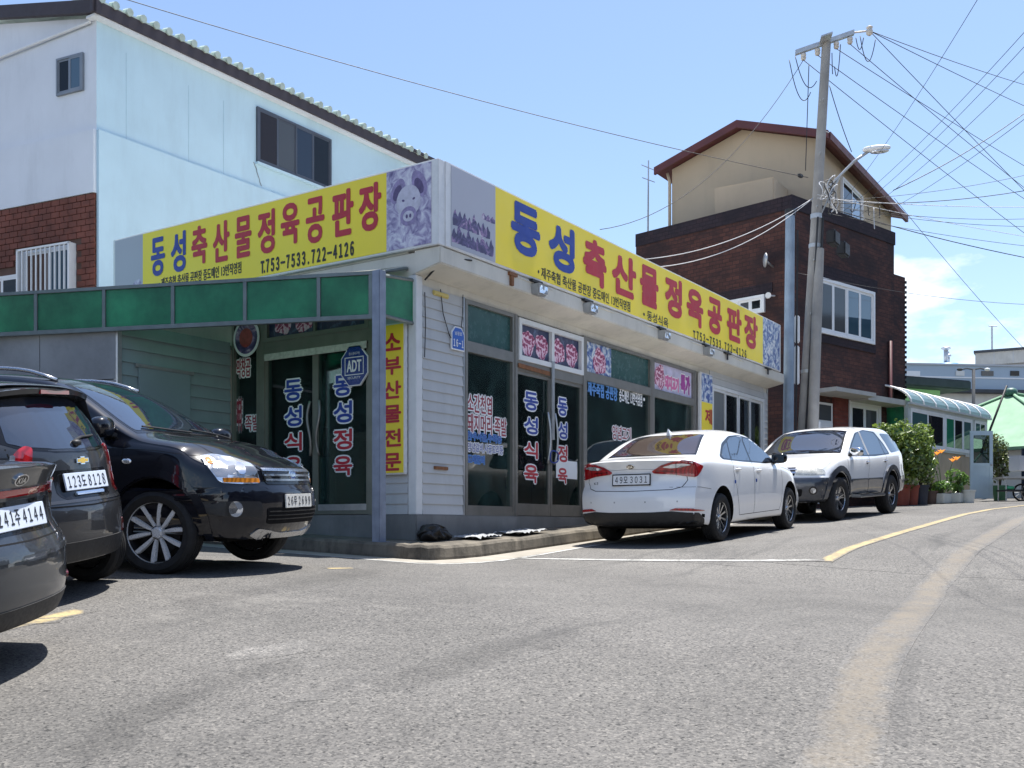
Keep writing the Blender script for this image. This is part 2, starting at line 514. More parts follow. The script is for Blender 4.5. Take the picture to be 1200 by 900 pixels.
    def place(s, x, y, heading, steer=0.0):
        """stand the car on the sloping ground, nose along heading (world angle)"""
        h = Vector((math.cos(heading), math.sin(heading), 0)); l = Vector((-h.y, h.x, 0))
        e = 1.2; pf = Vector((x, y, 0)) + h * e; pb = Vector((x, y, 0)) - h * e; pl = Vector((x, y, 0)) + l * .7; pr = Vector((x, y, 0)) - l * .7
        for p in (pf, pb, pl, pr): p.z = gz(p.x, p.y)
        ax = (pf - pb).normalized(); ay = (pl - pr).normalized(); az = ax.cross(ay).normalized(); ay = az.cross(ax)
        c = (pf + pb + pl + pr) / 4
        m = Matrix(((ax.x, ay.x, az.x, c.x), (ax.y, ay.y, az.y, c.y), (ax.z, ay.z, az.z, c.z + .004), (0, 0, 0, 1)))
        s.root.matrix_world = m
    def stretch(s, k):
        done = set()
        def go(o):
            for ch in o.children:
                if ch.type == 'MESH' and ch.data.name not in done:
                    done.add(ch.data.name); ch.data.transform(Matrix.Diagonal((1, 1, k, 1)))
                go(ch)
        go(s.root)
    def wheels(s, kind, rim_r, width, m_rim, m_back, steer=0.0):
        c = s.spec; r = c['r']; me_t, me_r, me_b = wheel_meshes(kind, r, rim_r, width, m_rim, m_back)
        for ax in (1, -1):
            for sg in (1, -1):
                w = link(bpy.data.objects.new('wheel', me_r), s.root)
                w.location = (ax * c['wb'] / 2, sg * (c['W'] - width / 2 - c.get('inset', .02)), r)
                w.rotation_euler = (0, random.uniform(0, 1.2), (0 if sg > 0 else math.pi) + (steer if ax > 0 else 0))
                link(bpy.data.objects.new('tyre', me_t), w); link(bpy.data.objects.new('rim_barrel', me_b), w)

def wheel_meshes(kind, r, rr, w, m_rim, m_back):
    h = w / 2; t = MB()
    prof = [(rr - .005, -h * .86), (rr + .012, -h * .96), (r * .55 + rr * .45, -h * 1.04), (r - .035, -h * .98), (r - .012, -h * .86), (r, -h * .62)]
    for q in (-.3, 0, .3): prof += [(r, h * (q - .055)), (r - .007, h * (q - .045)), (r - .007, h * (q + .045)), (r, h * (q + .055))]
    prof += [(r, h * .62), (r - .012, h * .86), (r - .035, h * .98), (r * .55 + rr * .45, h * 1.04), (rr + .012, h * .96), (rr - .005, h * .86)]
    t.lathe(prof, 44, 'y', cap=False)
    me_t = t.mesh('tyre'); me_t.materials.append(MATS['rubber'])
    b = MB(); b.lathe([(rr - .012, -h * .8), (rr - .02, h * .55), (rr - .012, h * .8)], 40, 'y', cap=False)
    b.lathe([(.0, -h * .1), (rr * .7, -h * .1), (rr * .7, -h * .02), (0, -h * .02)], 28, 'y', cap=False)     # brake disc and backing
    b.lathe([(rr - .015, -h * .45), (.02, -h * .45)], 32, 'y', cap=False)
    me_b = b.mesh('rim_barrel'); me_b.materials.append(m_back)
    m = MB(); m.cur = 0
    m.lathe([(rr - .012, h * .62), (rr - .004, h * .80), (rr + .006, h * .90), (rr + .006, h * .82), (rr - .006, h * .6)], 44, 'y', cap=False)
    hub = rr * .2
    m.lathe([(0, h * .66), (hub * .7, h * .66), (hub * .82, h * .6), (hub, h * .5), (hub * 1.1, h * .2)], 20, 'y', cap=False)
    def spoke(a, r0, r1, w0, w1, y0, y1, mid=None, twist=0.0):
        """tapered bar from radius r0 to r1 at angle a"""
        n = 6; rows = []
        for i in range(n + 1):
            q = i / n; rad = r0 + (r1 - r0) * q; ww = w0 + (w1 - w0) * q
            if mid: ww += mid * math.sin(math.pi * q)
            yy = y0 + (y1 - y0) * q; aa = a + twist * q
            cx, cz = math.cos(aa), math.sin(aa); tx, tz = -cz, cx
            rows.append([(cx * rad - tx * ww / 2, yy - .03, cz * rad - tz * ww / 2), (cx * rad - tx * ww * .36, yy, cz * rad - tz * ww * .36),
                         (cx * rad + tx * ww * .36, yy, cz * rad + tz * ww * .36), (cx * rad + tx * ww / 2, yy - .03, cz * rad + tz * ww / 2)])
        for A, B in zip(rows, rows[1:]):
            for j in range(3): m.quad(A[j], A[j + 1], B[j + 1], B[j])
        m.quad(rows[-1][0], rows[-1][1], rows[-1][2], rows[-1][3])
    if kind == 'five_pairs':           # wide paddle spokes in five pairs
        for k in range(5):
            for q in (-.28, .28): spoke(2 * math.pi * k / 5 + q + .3, rr * .22, rr * .97, rr * .09, rr * .17, h * .55, h * .78, mid=rr * .035, twist=q * .25)
    elif kind == 'ten':
        for k in range(10): spoke(2 * math.pi * k / 10, rr * .2, rr * .98, rr * .13, rr * .2, h * .5, h * .72, twist=.06)
    elif kind == 'five':
        for k in range(5):
            spoke(2 * math.pi * k / 5, rr * .2, rr * .98, rr * .3, rr * .36, h * .52, h * .74)
    elif kind == 'six':
        for k in range(6):
            for q in (-.12, .12): spoke(2 * math.pi * k / 6 + q, rr * .2, rr * .98, rr * .12, rr * .14, h * .52, h * .74)
    for k in range(5):
        a = 2 * math.pi * k / 5 + .63
        m.lathe([(.0, h * .62), (rr * .045, h * .62), (rr * .05, h * .5)], 8, 'y', (math.cos(a) * rr * .155, 0, math.sin(a) * rr * .155), cap=False)
    me_r = m.mesh('wheel'); me_r.materials.append(m_rim)
    bm = bmesh.new(); bm.from_mesh(me_r); bmesh.ops.recalc_face_normals(bm, faces=bm.faces); bm.to_mesh(me_r); bm.free()
    for me in (me_t, me_b, me_r):
        me.polygons.foreach_set('use_smooth', [True] * len(me.polygons)); me.set_sharp_from_angle(angle=math.radians(32))
    return me_t, me_r, me_b

# ------------------------------------------------------------------ lettering
_TXT = {}
def text_shape(txt, off):
    key = (txt, off)
    if key not in _TXT:
        cu = bpy.data.curves.new('t', 'FONT'); cu.body = txt; cu.size = 1.0; cu.offset = off; cu.fill_mode = 'FRONT'; cu.resolution_u = 3
        cu.align_x = 'LEFT'
        o = bpy.data.objects.new('t', cu); COL.objects.link(o)
        dg = bpy.context.evaluated_depsgraph_get(); dg.update()
        me = bpy.data.meshes.new_from_object(o.evaluated_get(dg))
        vs_ = [(v.co.x, v.co.y) for v in me.vertices]; fs = [tuple(p.vertices) for p in me.polygons]
        bpy.data.objects.remove(o); bpy.data.curves.remove(cu); bpy.data.meshes.remove(me)
        x0 = min(v[0] for v in vs_); x1 = max(v[0] for v in vs_); y0 = min(v[1] for v in vs_); y1 = max(v[1] for v in vs_)
        _TXT[key] = ([((x - x0) / (x1 - x0), (y - y0) / max(1e-6, y1 - y0)) for x, y in vs_], fs, (x1 - x0) / max(1e-6, y1 - y0))
    return _TXT[key]
_FULL = {ord(a): ord(b) for a, b in zip('0123456789-', '０１２３４５６７８９－')}
def add_text(mb, txt, o, rt, up, w, h, off=.012, grow=0.0):
    """off: stroke weight added all round, in units of the letter height; built from shifted copies a fraction of a millimetre apart"""
    txt = txt.translate(_FULL) if any('\uac00' <= c <= '\ud7a3' or c.isdigit() for c in txt) and '번' not in txt else txt
    vs_, fs, asp = text_shape(txt, 0.0); o = Vector(o); n = rt.cross(up).normalized(); hh = h if len(txt) < 3 else h
    r = off * min(h, w if len(txt) == 1 else h); k = 1 if r < 1e-5 else (4 if off < .03 else 8)
    for i in range(k):
        a = 2 * math.pi * i / k + .39; q = o + (rt * math.cos(a) + up * math.sin(a)) * (r if k > 1 else 0) + n * (.00022 * i)
        mb.add([q + rt * (x * (w - 2 * r) + r) + up * (y * (h - 2 * r) + r) for x, y in vs_], fs)
    return mb
def fit_text(txt, o, rt, up, w, h, mat, name, parent, off=.012, font=None, outline=None, fwd=None):
    """lettering stretched into the w x h box whose lower left corner is o"""
    mb = MB(); add_text(mb, txt, o, rt, up, w, h, off)
    ob = mb.build(name, mat, parent, fix=False)
    return ob
# ------------------------------------------------------------------ shared vehicle materials
def paint(name, color, metal=0.0, rough=.28, flake=0.0, dust=.06):
    t = NT(name); vec = t.coords()
    base = color
    if flake:
        f = t.noise(vec, 900, 2, .5)
        base = t.mixc(t.ramp(f, [(.45, (0, 0, 0)), (.75, (1, 1, 1))]), color, tuple(min(1, c * (1 + flake) + .02) for c in color))
    d = t.ramp(t.noise(vec, 5, 6, .65), [(.42, (0, 0, 0)), (.8, (dust, dust, dust))])
    t.set(color=t.mixc(d, base, (.36, .33, .28)), metal=metal, rough=rough, coat=1.0, coat_rough=.03, spec=.5 if color[0] > .3 else .12)
    MATS[name] = t.mat; return t.mat
paint('paint_white', (.80, .81, .82))
paint('paint_black', (.004, .005, .010), rough=.3, dust=.012)
paint('paint_grey', (.035, .037, .042), metal=.55, rough=.35, flake=.6, dust=.02)
paint('paint_slate', (.05, .055, .062), metal=.6, rough=.32, flake=.5, dust=.02)
paint('cladding', (.055, .062, .078), metal=.4, rough=.38, dust=.12)
simple('rubber', (.018, .018, .019), .78, var=.25, scale=20, spec=.3)
simple('black_plastic', (.016, .016, .017), .55, var=.2, scale=12)
simple('gloss_black', (.006, .006, .007), .12, var=.1, scale=12)
simple('under', (.008, .008, .008), .9, var=.2, scale=9, spec=.1)
simple('chrome', (.75, .76, .78), .09, 1.0, var=.04)
simple('alloy', (.52, .53, .55), .27, 1.0, var=.08, scale=30, grime=.25)
simple('alloy_bright', (.74, .75, .77), .3, .25, var=.05, scale=30)
simple('rim_dark', (.02, .02, .022), .5, .3, var=.2, scale=18)
simple('plate_white', (.78, .79, .80), .42, var=.03)
simple('plate_ink', (.012, .013, .02), .5, var=.05)
simple('seam', (.01, .01, .011), .8, var=.1, spec=.1)
def lens(name, color, rough=.05, spec=.6, glow=None):
    t = NT(name); vec = t.coords(scale=(1, 1, 1))
    w = t.n('ShaderNodeTexWave'); t.l(vec, w.inputs['Vector']); w.inputs['Scale'].default_value = 14; w.inputs['Distortion'].default_value = 3.0; w.inputs['Detail'].default_value = 2
    c = t.ramp(w.outputs['Fac'], [(.1, tuple(x * .55 for x in color)), (.9, color)])
    t.set(color=c, rough=rough, spec=spec, coat=1.0, coat_rough=.02)
    MATS[name] = t.mat; return t.mat
lens('lens_red', (.42, .012, .016)); lens('lens_darkred', (.16, .006, .01)); lens('lens_amber', (.75, .26, .03))
def lamp_clear(name, tint_):
    """clear lens over a chrome bowl: bright mirror facets with dark gaps"""
    t = NT(name); vec = t.coords()
    v = t.n('ShaderNodeTexVoronoi'); t.l(vec, v.inputs['Vector']); v.inputs['Scale'].default_value = 9
    c = t.ramp(v.outputs['Color'], [(.15, tuple(x * .25 for x in tint_)), (.35, tuple(x * .65 for x in tint_)), (.6, tint_)])
    t.set(color=c, metal=.7, rough=.12, coat=1.0, coat_rough=.01); t.bump(v.outputs['Distance'], .6, .03)
    MATS[name] = t.mat
lamp_clear('lamp_clear', (.82, .85, .9)); simple('lamp_hazy', (.46, .46, .42), .25, .2, var=.25, scale=9, coat=1.0)
def tint(name, color, rough=.015, ior=1.75):
    t = NT(name); t.set(color=color, rough=rough, ior=ior, spec=.5, coat=.6 if ior > 1.6 else 0.0, coat_rough=.01)
    MATS[name] = t.mat; return t.mat
tint('car_glass', (.008, .010, .014)); tint('car_glass_blue', (.012, .018, .032), ior=2.1)
tint('glass_brown', (.03, .018, .016), ior=1.65)

def emblem(car, view, a, b, w, h, txt='KIA', dark='gloss_black'):
    pt, n, rt, up = car.mount(view, a, b, .006)
    mb = MB(); N = 28
    ring = lambda s_, d: [pt + rt * math.cos(2 * math.pi * k / N) * w / 2 * s_ + up * math.sin(2 * math.pi * k / N) * h / 2 * s_ + n * d for k in range(N)]
    r0, r1, r2 = ring(1.0, -.01), ring(1.0, .004), ring(.86, .005)
    mb.add(r0 + r1 + r2, [(k, (k + 1) % N, N + (k + 1) % N, N + k) for k in range(N)] + [(N + k, N + (k + 1) % N, 2 * N + (k + 1) % N, 2 * N + k) for k in range(N)])
    e = mb.build('emblem', MATS['chrome'], car.root, smooth=True, angle=.6)
    MB().add(ring(.87, .0045), [tuple(range(N))]).build('emblem_field', MATS[dark], e)
    if txt: fit_text(txt, pt + n * .0065 - rt * w * .3 - up * h * .24, rt, up, w * .6, h * .48, MATS['chrome'], 'emblem_letters', e, .02)
    return e
def wing_mirror(car, x, z, sg, mat, size=(.085, .13, .075), out=.1):
    W = car.spec['W']; y0 = abs(car.hit(car.frame('L' if sg > 0 else 'R'), x, z - .03)[0].y)
    mb = MB(); blob(mb, (x - .02, sg * (y0 + out + .02), z + .035), size, .72, 18, 12, Matrix.Rotation(-.15 * sg, 3, 'Z'))
    o = car.put(mb, 'wing_mirror', mat, smooth=True)
    mb = MB(); mb.hexa([(x + .05, sg * (y0 - .03), z - .05), (x - .07, sg * (y0 - .03), z - .05), (x - .06, sg * (y0 + out), z - .025), (x + .02, sg * (y0 + out), z - .025),
                        (x + .05, sg * (y0 - .03), z - .01), (x - .07, sg * (y0 - .03), z - .01), (x - .06, sg * (y0 + out), z + .01), (x + .02, sg * (y0 + out), z + .01)])
    mb.build('mirror_arm', MATS['black_plastic'], o, bevel=.006)
    mb = MB(); mb.box(x - .02 - size[0] * .99, x - .02 - size[0] * .93, sg * (y0 + out + .02) - size[1] * .8, sg * (y0 + out + .02) + size[1] * .8, z + .035 - size[2] * .75, z + .035 + size[2] * .75)
    mb.build('mirror_glass', MATS['car_glass'], o)
    return o
def door_handle(car, x, z, sg, mat, L=.2):
    view = 'L' if sg > 0 else 'R'; pt, n, rt, up = car.mount(view, x, z)
    fw = Vector((1, 0, 0)); fw = (fw - n * n.x).normalized(); mb = MB(); rows = 8; path = []
    for i in range(rows + 1):
        t = i / rows; path.append(pt + fw * (t - .5) * L + n * (.006 + .03 * math.sin(math.pi * t) ** .6))
    mb.tube(path, [.008 + .006 * math.sin(math.pi * i / rows) for i in range(rows + 1)], 8)
    o = car.put(mb, 'door_handle', mat, smooth=True)
    cup = MB(); N = 18
    cup.add([pt + n * .0022 + fw * math.cos(2 * math.pi * k / N) * L * .33 + up * math.sin(2 * math.pi * k / N) * .028 for k in range(N)], [tuple(range(N))])
    cup.build('handle_cup', MATS['seam'] if mat.name != 'paint_white' else MATS['cup_grey'], o)
    return o
simple('cup_grey', (.38, .385, .4), .4, var=.05)
def side_windows(car, polys, glass, grow=.022, seal='gloss_black'):
    """outer: the daylight outline, then each pane inside it"""
    for sg, view in ((1, 'L'), (-1, 'R')):
        car.patch('window_seal', round_poly(polys['outline'], .06), view, .0015, MATS[seal], car.body, .05)
        for pn in polys['panes']:
            car.patch('side_window', round_poly(pn, polys.get('r', .035)), view, .0035, MATS[glass], None, .05)
def rake(car, name, line_y, z0, z1):
    pass

# ------------------------------------------------------------------ the white saloon, seen from behind
K3 = dict(dark_below=(.35, -1.86), W=.89, xf=2.24, xr=-2.32, wb=2.70, r=.318, arch=.365, arch_up=.01, tumble=.44, tuck=.03, pf=.34, pr=.27, inset=.015,
    top=[(2.24, .62), (2.0, .80), (1.6, .92), (1.15, 1.00), (.95, 1.045), (.35, 1.33), (.1, 1.405), (-.35, 1.435), (-.85, 1.40), (-1.1, 1.345), (-1.72, 1.10), (-1.85, 1.075), (-2.15, 1.055), (-2.27, 1.045), (-2.32, 1.03)],
    belt=[(2.24, .60), (1.6, .80), (1.0, .90), (.4, .925), (-.6, .965), (-1.3, 1.0), (-1.8, 1.01), (-2.32, .99)],
    plan=[(2.24, .80), (1.9, .855), (1.35, .885), (.5, .89), (-.6, .89), (-1.35, .89), (-1.9, .865), (-2.32, .82)],
    bottom=[(2.24, .2), (1.8, .18), (0, .20), (-1.6, .19), (-2.0, .215), (-2.32, .25)],
    front=[(.15, .1), (.4, 0), (.6, .02), (.75, .14)], rear=[(.18, .14), (.26, .05), (.42, .0), (.60, .005), (.655, .022), (.68, .055), (.78, .085), (.9, .085), (.985, .055), (1.04, .03), (1.1, .02)],
    crown=[(2.24, .03), (1.2, .065), (.9, .06), (.3, .075), (-.6, .07), (-1.2, .07), (-1.8, .05), (-2.32, .035)])
def build_k3():
    c = Car('parked_sedan', 'white saloon car parked beside the kerb in front of the glass shop doors', K3, MATS['paint_white'], MATS['under'])
    b = c.body
    # glass
    ol = [(1.06, .965), (.62, 1.16), (.2, 1.305), (-.2, 1.345), (-.62, 1.325), (-1.0, 1.225), (-1.28, 1.055), (-1.22, 1.018), (-.5, .985), (.4, .955)]
    side_windows(c, dict(outline=ol, r=.03, panes=[
        [(.84, .985), (.55, 1.145), (.2, 1.272), (-.05, 1.305), (-.115, 1.275), (-.16, .99), (.3, .972)],
        [(-.205, .995), (-.17, 1.275), (-.1, 1.312), (-.3, 1.322), (-.6, 1.302), (-.76, 1.255), (-.90, 1.015), (-.5, .998)],
        [(-.945, 1.02), (-.80, 1.24), (-1.0, 1.185), (-1.20, 1.06), (-1.17, 1.03)]]), 'car_glass_blue')
    rw = (-.46, 0, .89)
    fr = c.frame(rw)
    def rwp(pts): # x,y,z on the rear screen -> frame coordinates
        return [(Vector(p).dot(fr[1]), Vector(p).dot(fr[2])) for p in pts]
    c.patch('screen_seal', rwp([(-1.02, -.50, 1.37), (-1.05, 0, 1.372), (-1.02, .50, 1.37), (-1.68, .655, 1.115), (-1.755, .3, 1.085), (-1.77, 0, 1.08), (-1.755, -.3, 1.085), (-1.68, -.655, 1.115)]), rw, .0015, MATS['gloss_black'], b)
    c.patch('rear_screen', round_poly(rwp([(-1.05, -.47, 1.36), (-1.08, 0, 1.362), (-1.05, .47, 1.36), (-1.655, .622, 1.125), (-1.73, .28, 1.094), (-1.74, 0, 1.09), (-1.73, -.28, 1.094), (-1.655, -.622, 1.125)]), .03), rw, .004, MATS['glass_brown'])
    fw = (.55, 0, .83); fr2 = c.frame(fw); q = lambda pts: [(Vector(p).dot(fr2[1]), Vector(p).dot(fr2[2])) for p in pts]
    c.patch('windscreen', q([(.98, -.66, 1.0), (1.08, 0, 1.02), (.98, .66, 1.0), (.28, .5, 1.36), (.24, 0, 1.38), (.28, -.5, 1.36)]), fw, .003, MATS['car_glass'])
    # tail lamps wrap round the corner: inner half on the lid, outer half on the wing
    d = (-.75, -.66, 0)
    o1, o2 = c.mirror_patch('tail_light', round_poly([(-1.255, .895), (-1.16, .965), (-1.03, 1.005), (-.90, 1.01), (-.76, .99), (-.605, .94), (-.66, .875), (-.74, .81), (-.86, .825), (-1.0, .85), (-1.23, .87)], .02), d, .012, MATS['lens_red'])
    c.mirror_patch('reverse_lens', round_poly([(-1.14, .945), (-1.03, .978), (-.90, .982), (-.80, .965), (-.93, .935), (-1.05, .93)], .02), d, .0145, MATS['lamp_clear'])
    c.mirror_patch('lens_dark_strip', [(-1.2, .893), (-1.0, .882), (-.99, .90), (-1.2, .905)], d, .0145, MATS['lens_darkred'])  # darker red strip along the lower inner edge of the lens
    c.seam('lamp_seam', [(-.985, 1.0), (-.975, .84)], d, MATS['seam'], .006, off=.0155)
    # boot lid
    c.seam('boot_seam', [(-.70, .85), (-.715, .78), (-.66, .70), (-.55, .672), (0, .662), (.55, .672), (.66, .70), (.715, .78), (.70, .85)], 'B', MATS['seam'], .009)
    c.seam('boot_crease', [(-.42, .915), (0, .93), (.42, .915)], 'B', MATS['cup_grey'], .006)
    # bumper
    c.patch('lower_bumper', round_poly([(-.79, .225), (-.82, .34), (-.80, .385), (-.55, .415), (-.3, .405), (.3, .405), (.55, .415), (.80, .385), (.82, .34), (.79, .225)], .02), 'B', .006, MATS['black_plastic'], None, .05)
    for sg in (1, -1):
        c.patch('bumper_corner', round_poly([(-1.80, .212), (-1.86, .31), (-2.0, .385), (-2.28, .40), (-2.28, .212)], .02), 'L' if sg > 0 else 'R', .0065, MATS['black_plastic'], None, .05)
        c.patch('reflector', round_poly([(sg * .52, .425), (sg * .60, .452), (sg * .80, .44), (sg * .845, .405), (sg * .7, .415)], .012), 'B', .009, MATS['lens_red'], None, .04)
    for y in (-.62, -.22, .22, .62):
        pt, n, rt, up = c.mount('B', y, .53); mb = MB(); mb.tube([pt - n * .004, pt + n * .003], .011, 10); c.put(mb, 'parking_sensor', MATS['cup_grey'])
    c.seam('bumper_seam', [(-1.70, .66), (-1.95, .69), (-2.2, .70)], 'R', MATS['seam'], .005)
    emblem(c, 'B', 0, .962, .115, .062)
    for mb_, nm in ((MB(), 'k'),):
        pt, n, rt, up = c.mount('B', .60, .75, .004)
        fit_text('K3', pt, rt, up, .085, .032, MATS['chrome'], 'badge', c.root, .02)
    c.plate('B', .80, 0, .52, .12, '49모 3031', mat_bg=MATS['plate_white'])
    pt, n, rt, up = c.mount('B', 0, .80, .008); mb = MB()
    for sx, sz, w, h in ((0, .065, .272, .006), (0, -.065, .272, .006), (.267, 0, .005, .069), (-.267, 0, .005, .069)): mb.obox(pt + rt * sx + up * sz, rt * w, n * .009, up * h)
    c.put(mb, 'plate_frame', MATS['gloss_black'])
    # doors
    for v in ('L', 'R'):
        c.seam('door_seam', [(.98, .90), (.99, .7), (.93, .42), (.86, .30)], v, MATS['seam'])
        c.seam('door_seam', [(-.17, .98), (-.19, .7), (-.19, .42), (-.20, .30)], v, MATS['seam'])
        c.seam('door_seam', [(-.92, 1.01), (-.95, .85), (-.87, .68), (-.80, .45), (-.75, .30)], v, MATS['seam'])
        c.seam('sill_seam', [(.86, .30), (-.75, .30)], v, MATS['seam'])
        c.seam('wing_seam', [(1.9, .80), (1.0, .90)], v, MATS['seam'], .005)
    for sg in (1, -1):
        door_handle(c, .00, .86, sg, MATS['paint_white']); door_handle(c, -.80, .885, sg, MATS['paint_white'])
        wing_mirror(c, .80, .985, sg, MATS['gloss_black'], (.075, .115, .072), .075)
        view = 'L' if sg > 0 else 'R'
        for x in (-.02, -.82):           # blue foam door guards
            pt, n, rt, up = c.mount(view, x - .10, .73); mb = MB(); blob(mb, pt + n * .006, (.012, .012, .024), .8, 8, 6); c.put(mb, 'door_guard', simple('guard_blue', (.03, .08, .3), .5), smooth=True)
        for x in (-1.33,):
            pass
    pt, n, rt, up = c.mount('T', -1.0, 0); mb = MB()
    mb.hexa([pt + Vector(p) for p in ((-.10, -.03, -.02), (.10, -.012, -.02), (.10, .012, -.02), (-.10, .03, -.02), (-.10, -.004, .075), (-.03, -.003, .045), (-.03, .003, .045), (-.10, .004, .075))]); c.put(mb, 'aerial_fin', MATS['paint_white'], bevel=.004)
    c.mirror_patch('headlight', round_poly([(1.05, .63), (1.2, .72), (1.45, .78), (1.50, .72), (1.3, .64)], .02), (.75, -.66, 0), .006, MATS['lamp_clear'])
    mb = MB(); mb.box(-1.95, 1.9, -.66, .66, .19, .26); mb.build('floorpan', MATS['under'], b)
    c.stretch(1.06)
    c.wheels('ten', .205, .205, MATS['alloy'], MATS['rim_dark'])
    return c
def to_frame(car, d):
    fr = car.frame(d); return lambda pts: [(Vector(p).dot(fr[1]), Vector(p).dot(fr[2])) for p in pts]
def wiper(car, view, pts, mat='black_plastic'):
    fr = car.frame(view); path = []
    for i in range(len(pts) - 1):
        for j in range(6):
            t = j / 6; p = (pts[i][0] + (pts[i + 1][0] - pts[i][0]) * t, pts[i][1] + (pts[i + 1][1] - pts[i][1]) * t)
            h, n = car.hit(fr, *p); path.append(h + n * .016)
    mb = MB(); mb.tube(path, .009, 6); return car.put(mb, 'wiper', MATS[mat])
def arc(cx, cz, r, a0, a1, n=16): return [(cx + r * math.cos(math.radians(a0 + (a1 - a0) * i / n)), cz + r * math.sin(math.radians(a0 + (a1 - a0) * i / n))) for i in range(n + 1)]
def roof_rail(car, x0, x1, y, mat):
    for sg in (1, -1):
        path = []
        for i in range(15):
            t = i / 14; x = x0 + (x1 - x0) * t; h, n = car.hit(car.frame('T'), x, sg * y)
            path.append(h + Vector((0, 0, .012 + .045 * min(1, 6 * min(t, 1 - t)))))
        mb = MB(); mb.tube(path, .017, 8); car.put(mb, 'roof_rail', mat, smooth=True)

# ------------------------------------------------------------------ white off-roader with grey cladding, nose towards the viewer
SOR = dict(W=.925, xf=2.20, xr=-2.36, wb=2.71, r=.372, arch=.435, arch_up=.02, tumble=.34, tuck=.035, pf=.30, pr=.14, inset=.0, flare=.02,
    top=[(2.20, .84), (2.08, .97), (1.85, 1.05), (1.3, 1.13), (1.02, 1.17), (.90, 1.20), (.22, 1.57), (-.02, 1.645), (-.5, 1.68), (-1.2, 1.68), (-1.8, 1.64), (-2.1, 1.58), (-2.26, 1.5), (-2.36, 1.46)],
    belt=[(2.20, .80), (1.6, .98), (1.0, 1.07), (0, 1.09), (-1.2, 1.13), (-2.36, 1.18)],
    plan=[(2.20, .84), (1.9, .895), (1.35, .925), (.5, .92), (-.6, .92), (-1.4, .925), (-2.0, .91), (-2.36, .88)],
    bottom=[(2.20, .36), (1.8, .34), (0, .40), (-1.6, .38), (-2.36, .40)],
    front=[(.3, .12), (.45, .03), (.62, .0), (.72, .015), (.76, .05), (.9, .08), (1.0, .16)], rear=[(.3, .1), (.5, 0), (.75, .02), (.8, .07), (1.1, .1), (1.25, .14), (1.5, .30)],
    crown=[(2.20, .05), (1.2, .07), (.9, .06), (.2, .06), (-1, .05), (-2.36, .06)])
def build_sorento():
    c = Car('parked_suv', 'white off-road car with grey lower cladding facing the white saloon', SOR, MATS['paint_white'], MATS['under'])
    b = c.body
    side_windows(c, dict(outline=[(.84, 1.10), (.44, 1.34), (.08, 1.53), (-.4, 1.595), (-.95, 1.57), (-1.24, 1.34), (-1.36, 1.14), (-.5, 1.10)], r=.04, panes=[
        [(.74, 1.125), (.40, 1.325), (.06, 1.505), (-.10, 1.545), (-.17, 1.12)],
        [(-.26, 1.125), (-.19, 1.56), (-.45, 1.575), (-.88, 1.545), (-1.02, 1.44), (-1.06, 1.145)],
        [(-1.09, 1.15), (-1.05, 1.43), (-1.2, 1.30), (-1.29, 1.16)]]), 'car_glass_blue')
    for v in ('L', 'R'):
        c.patch('quarter_window', round_poly([(-1.46, 1.17), (-1.36, 1.36), (-1.20, 1.54), (-1.95, 1.53), (-2.16, 1.22)], .05), v, .003, MATS['car_glass_blue'])
        c.patch('pillar_trim', [(-.175, 1.125), (-.105, 1.56), (-.185, 1.563), (-.255, 1.125)], v, .0045, MATS['cup_grey'])
    d = (.62, 0, .78); q = to_frame(c, d)
    c.patch('screen_seal', q([(.92, -.76, 1.17), (1.02, -.4, 1.19), (1.06, 0, 1.2), (1.02, .4, 1.19), (.92, .76, 1.17), (.16, .60, 1.60), (.10, 0, 1.63), (.16, -.60, 1.60)]), d, .0015, MATS['gloss_black'], b)
    c.patch('windscreen', round_poly(q([(.89, -.725, 1.19), (.98, -.4, 1.21), (1.0, 0, 1.22), (.98, .4, 1.21), (.89, .725, 1.19), (.2, .575, 1.575), (.15, 0, 1.6), (.2, -.575, 1.575)]), .04), d, .004, MATS['car_glass_blue'])
    w = to_frame(c, d)
    for pts in ([(.97, .62, 1.2), (.93, .1, 1.235)], [(.99, -.05, 1.2), (.92, -.6, 1.23)]): wiper(c, d, w(pts))
    # cladding
    for v in ('L', 'R'):
        for ax in (c.spec['wb'] / 2, -c.spec['wb'] / 2):
            lo, hi = (-18, 192); inner = arc(ax, .392, .447, lo, hi); outer = arc(ax, .392, .545, hi, lo)
            c.patch('wheel_arch_flare', inner + outer, v, .028, MATS['cladding'], None, .05, .03)
        c.patch('door_cladding', round_poly([(.78, .44), (.82, .70), (.0, .70), (-.02, .44)], .03), v, .014, MATS['cladding'], None, .06, .016)
        c.patch('door_cladding', round_poly([(-.04, .44), (-.02, .70), (-.82, .70), (-.78, .44)], .03), v, .014, MATS['cladding'], None, .06, .016)
        c.patch('bumper_side', round_poly([(1.82, .40), (1.90, .70), (2.2, .74), (2.2, .38)], .02), v, .010, MATS['cladding'], None, .05, .02)
        c.patch('bumper_side', round_poly([(-1.84, .42), (-1.92, .72), (-2.36, .74), (-2.36, .42)], .02), v, .010, MATS['cladding'], None, .05, .02)
        c.seam('door_seam', [(.93, 1.08), (.95, .8), (.88, .46)], v, MATS['seam']); c.seam('door_seam', [(-.2, 1.1), (-.03, .72), (-.03, .46)], v, MATS['seam'])
        c.seam('door_seam', [(-1.12, 1.13), (-1.05, .95), (-.84, .72), (-.80, .46)], v, MATS['seam'])
    c.patch('front_bumper', round_poly([(-.90, .38), (-.91, .735), (-.4, .745), (.4, .745), (.91, .735), (.90, .38), (.6, .36), (-.6, .36)], .04), 'F', .016, MATS['cladding'], None, .06, .03)
    c.patch('air_intake', round_poly([(-.52, .44), (-.55, .56), (.55, .56), (.52, .44)], .03), 'F', .020, MATS['seam'], None, .05)
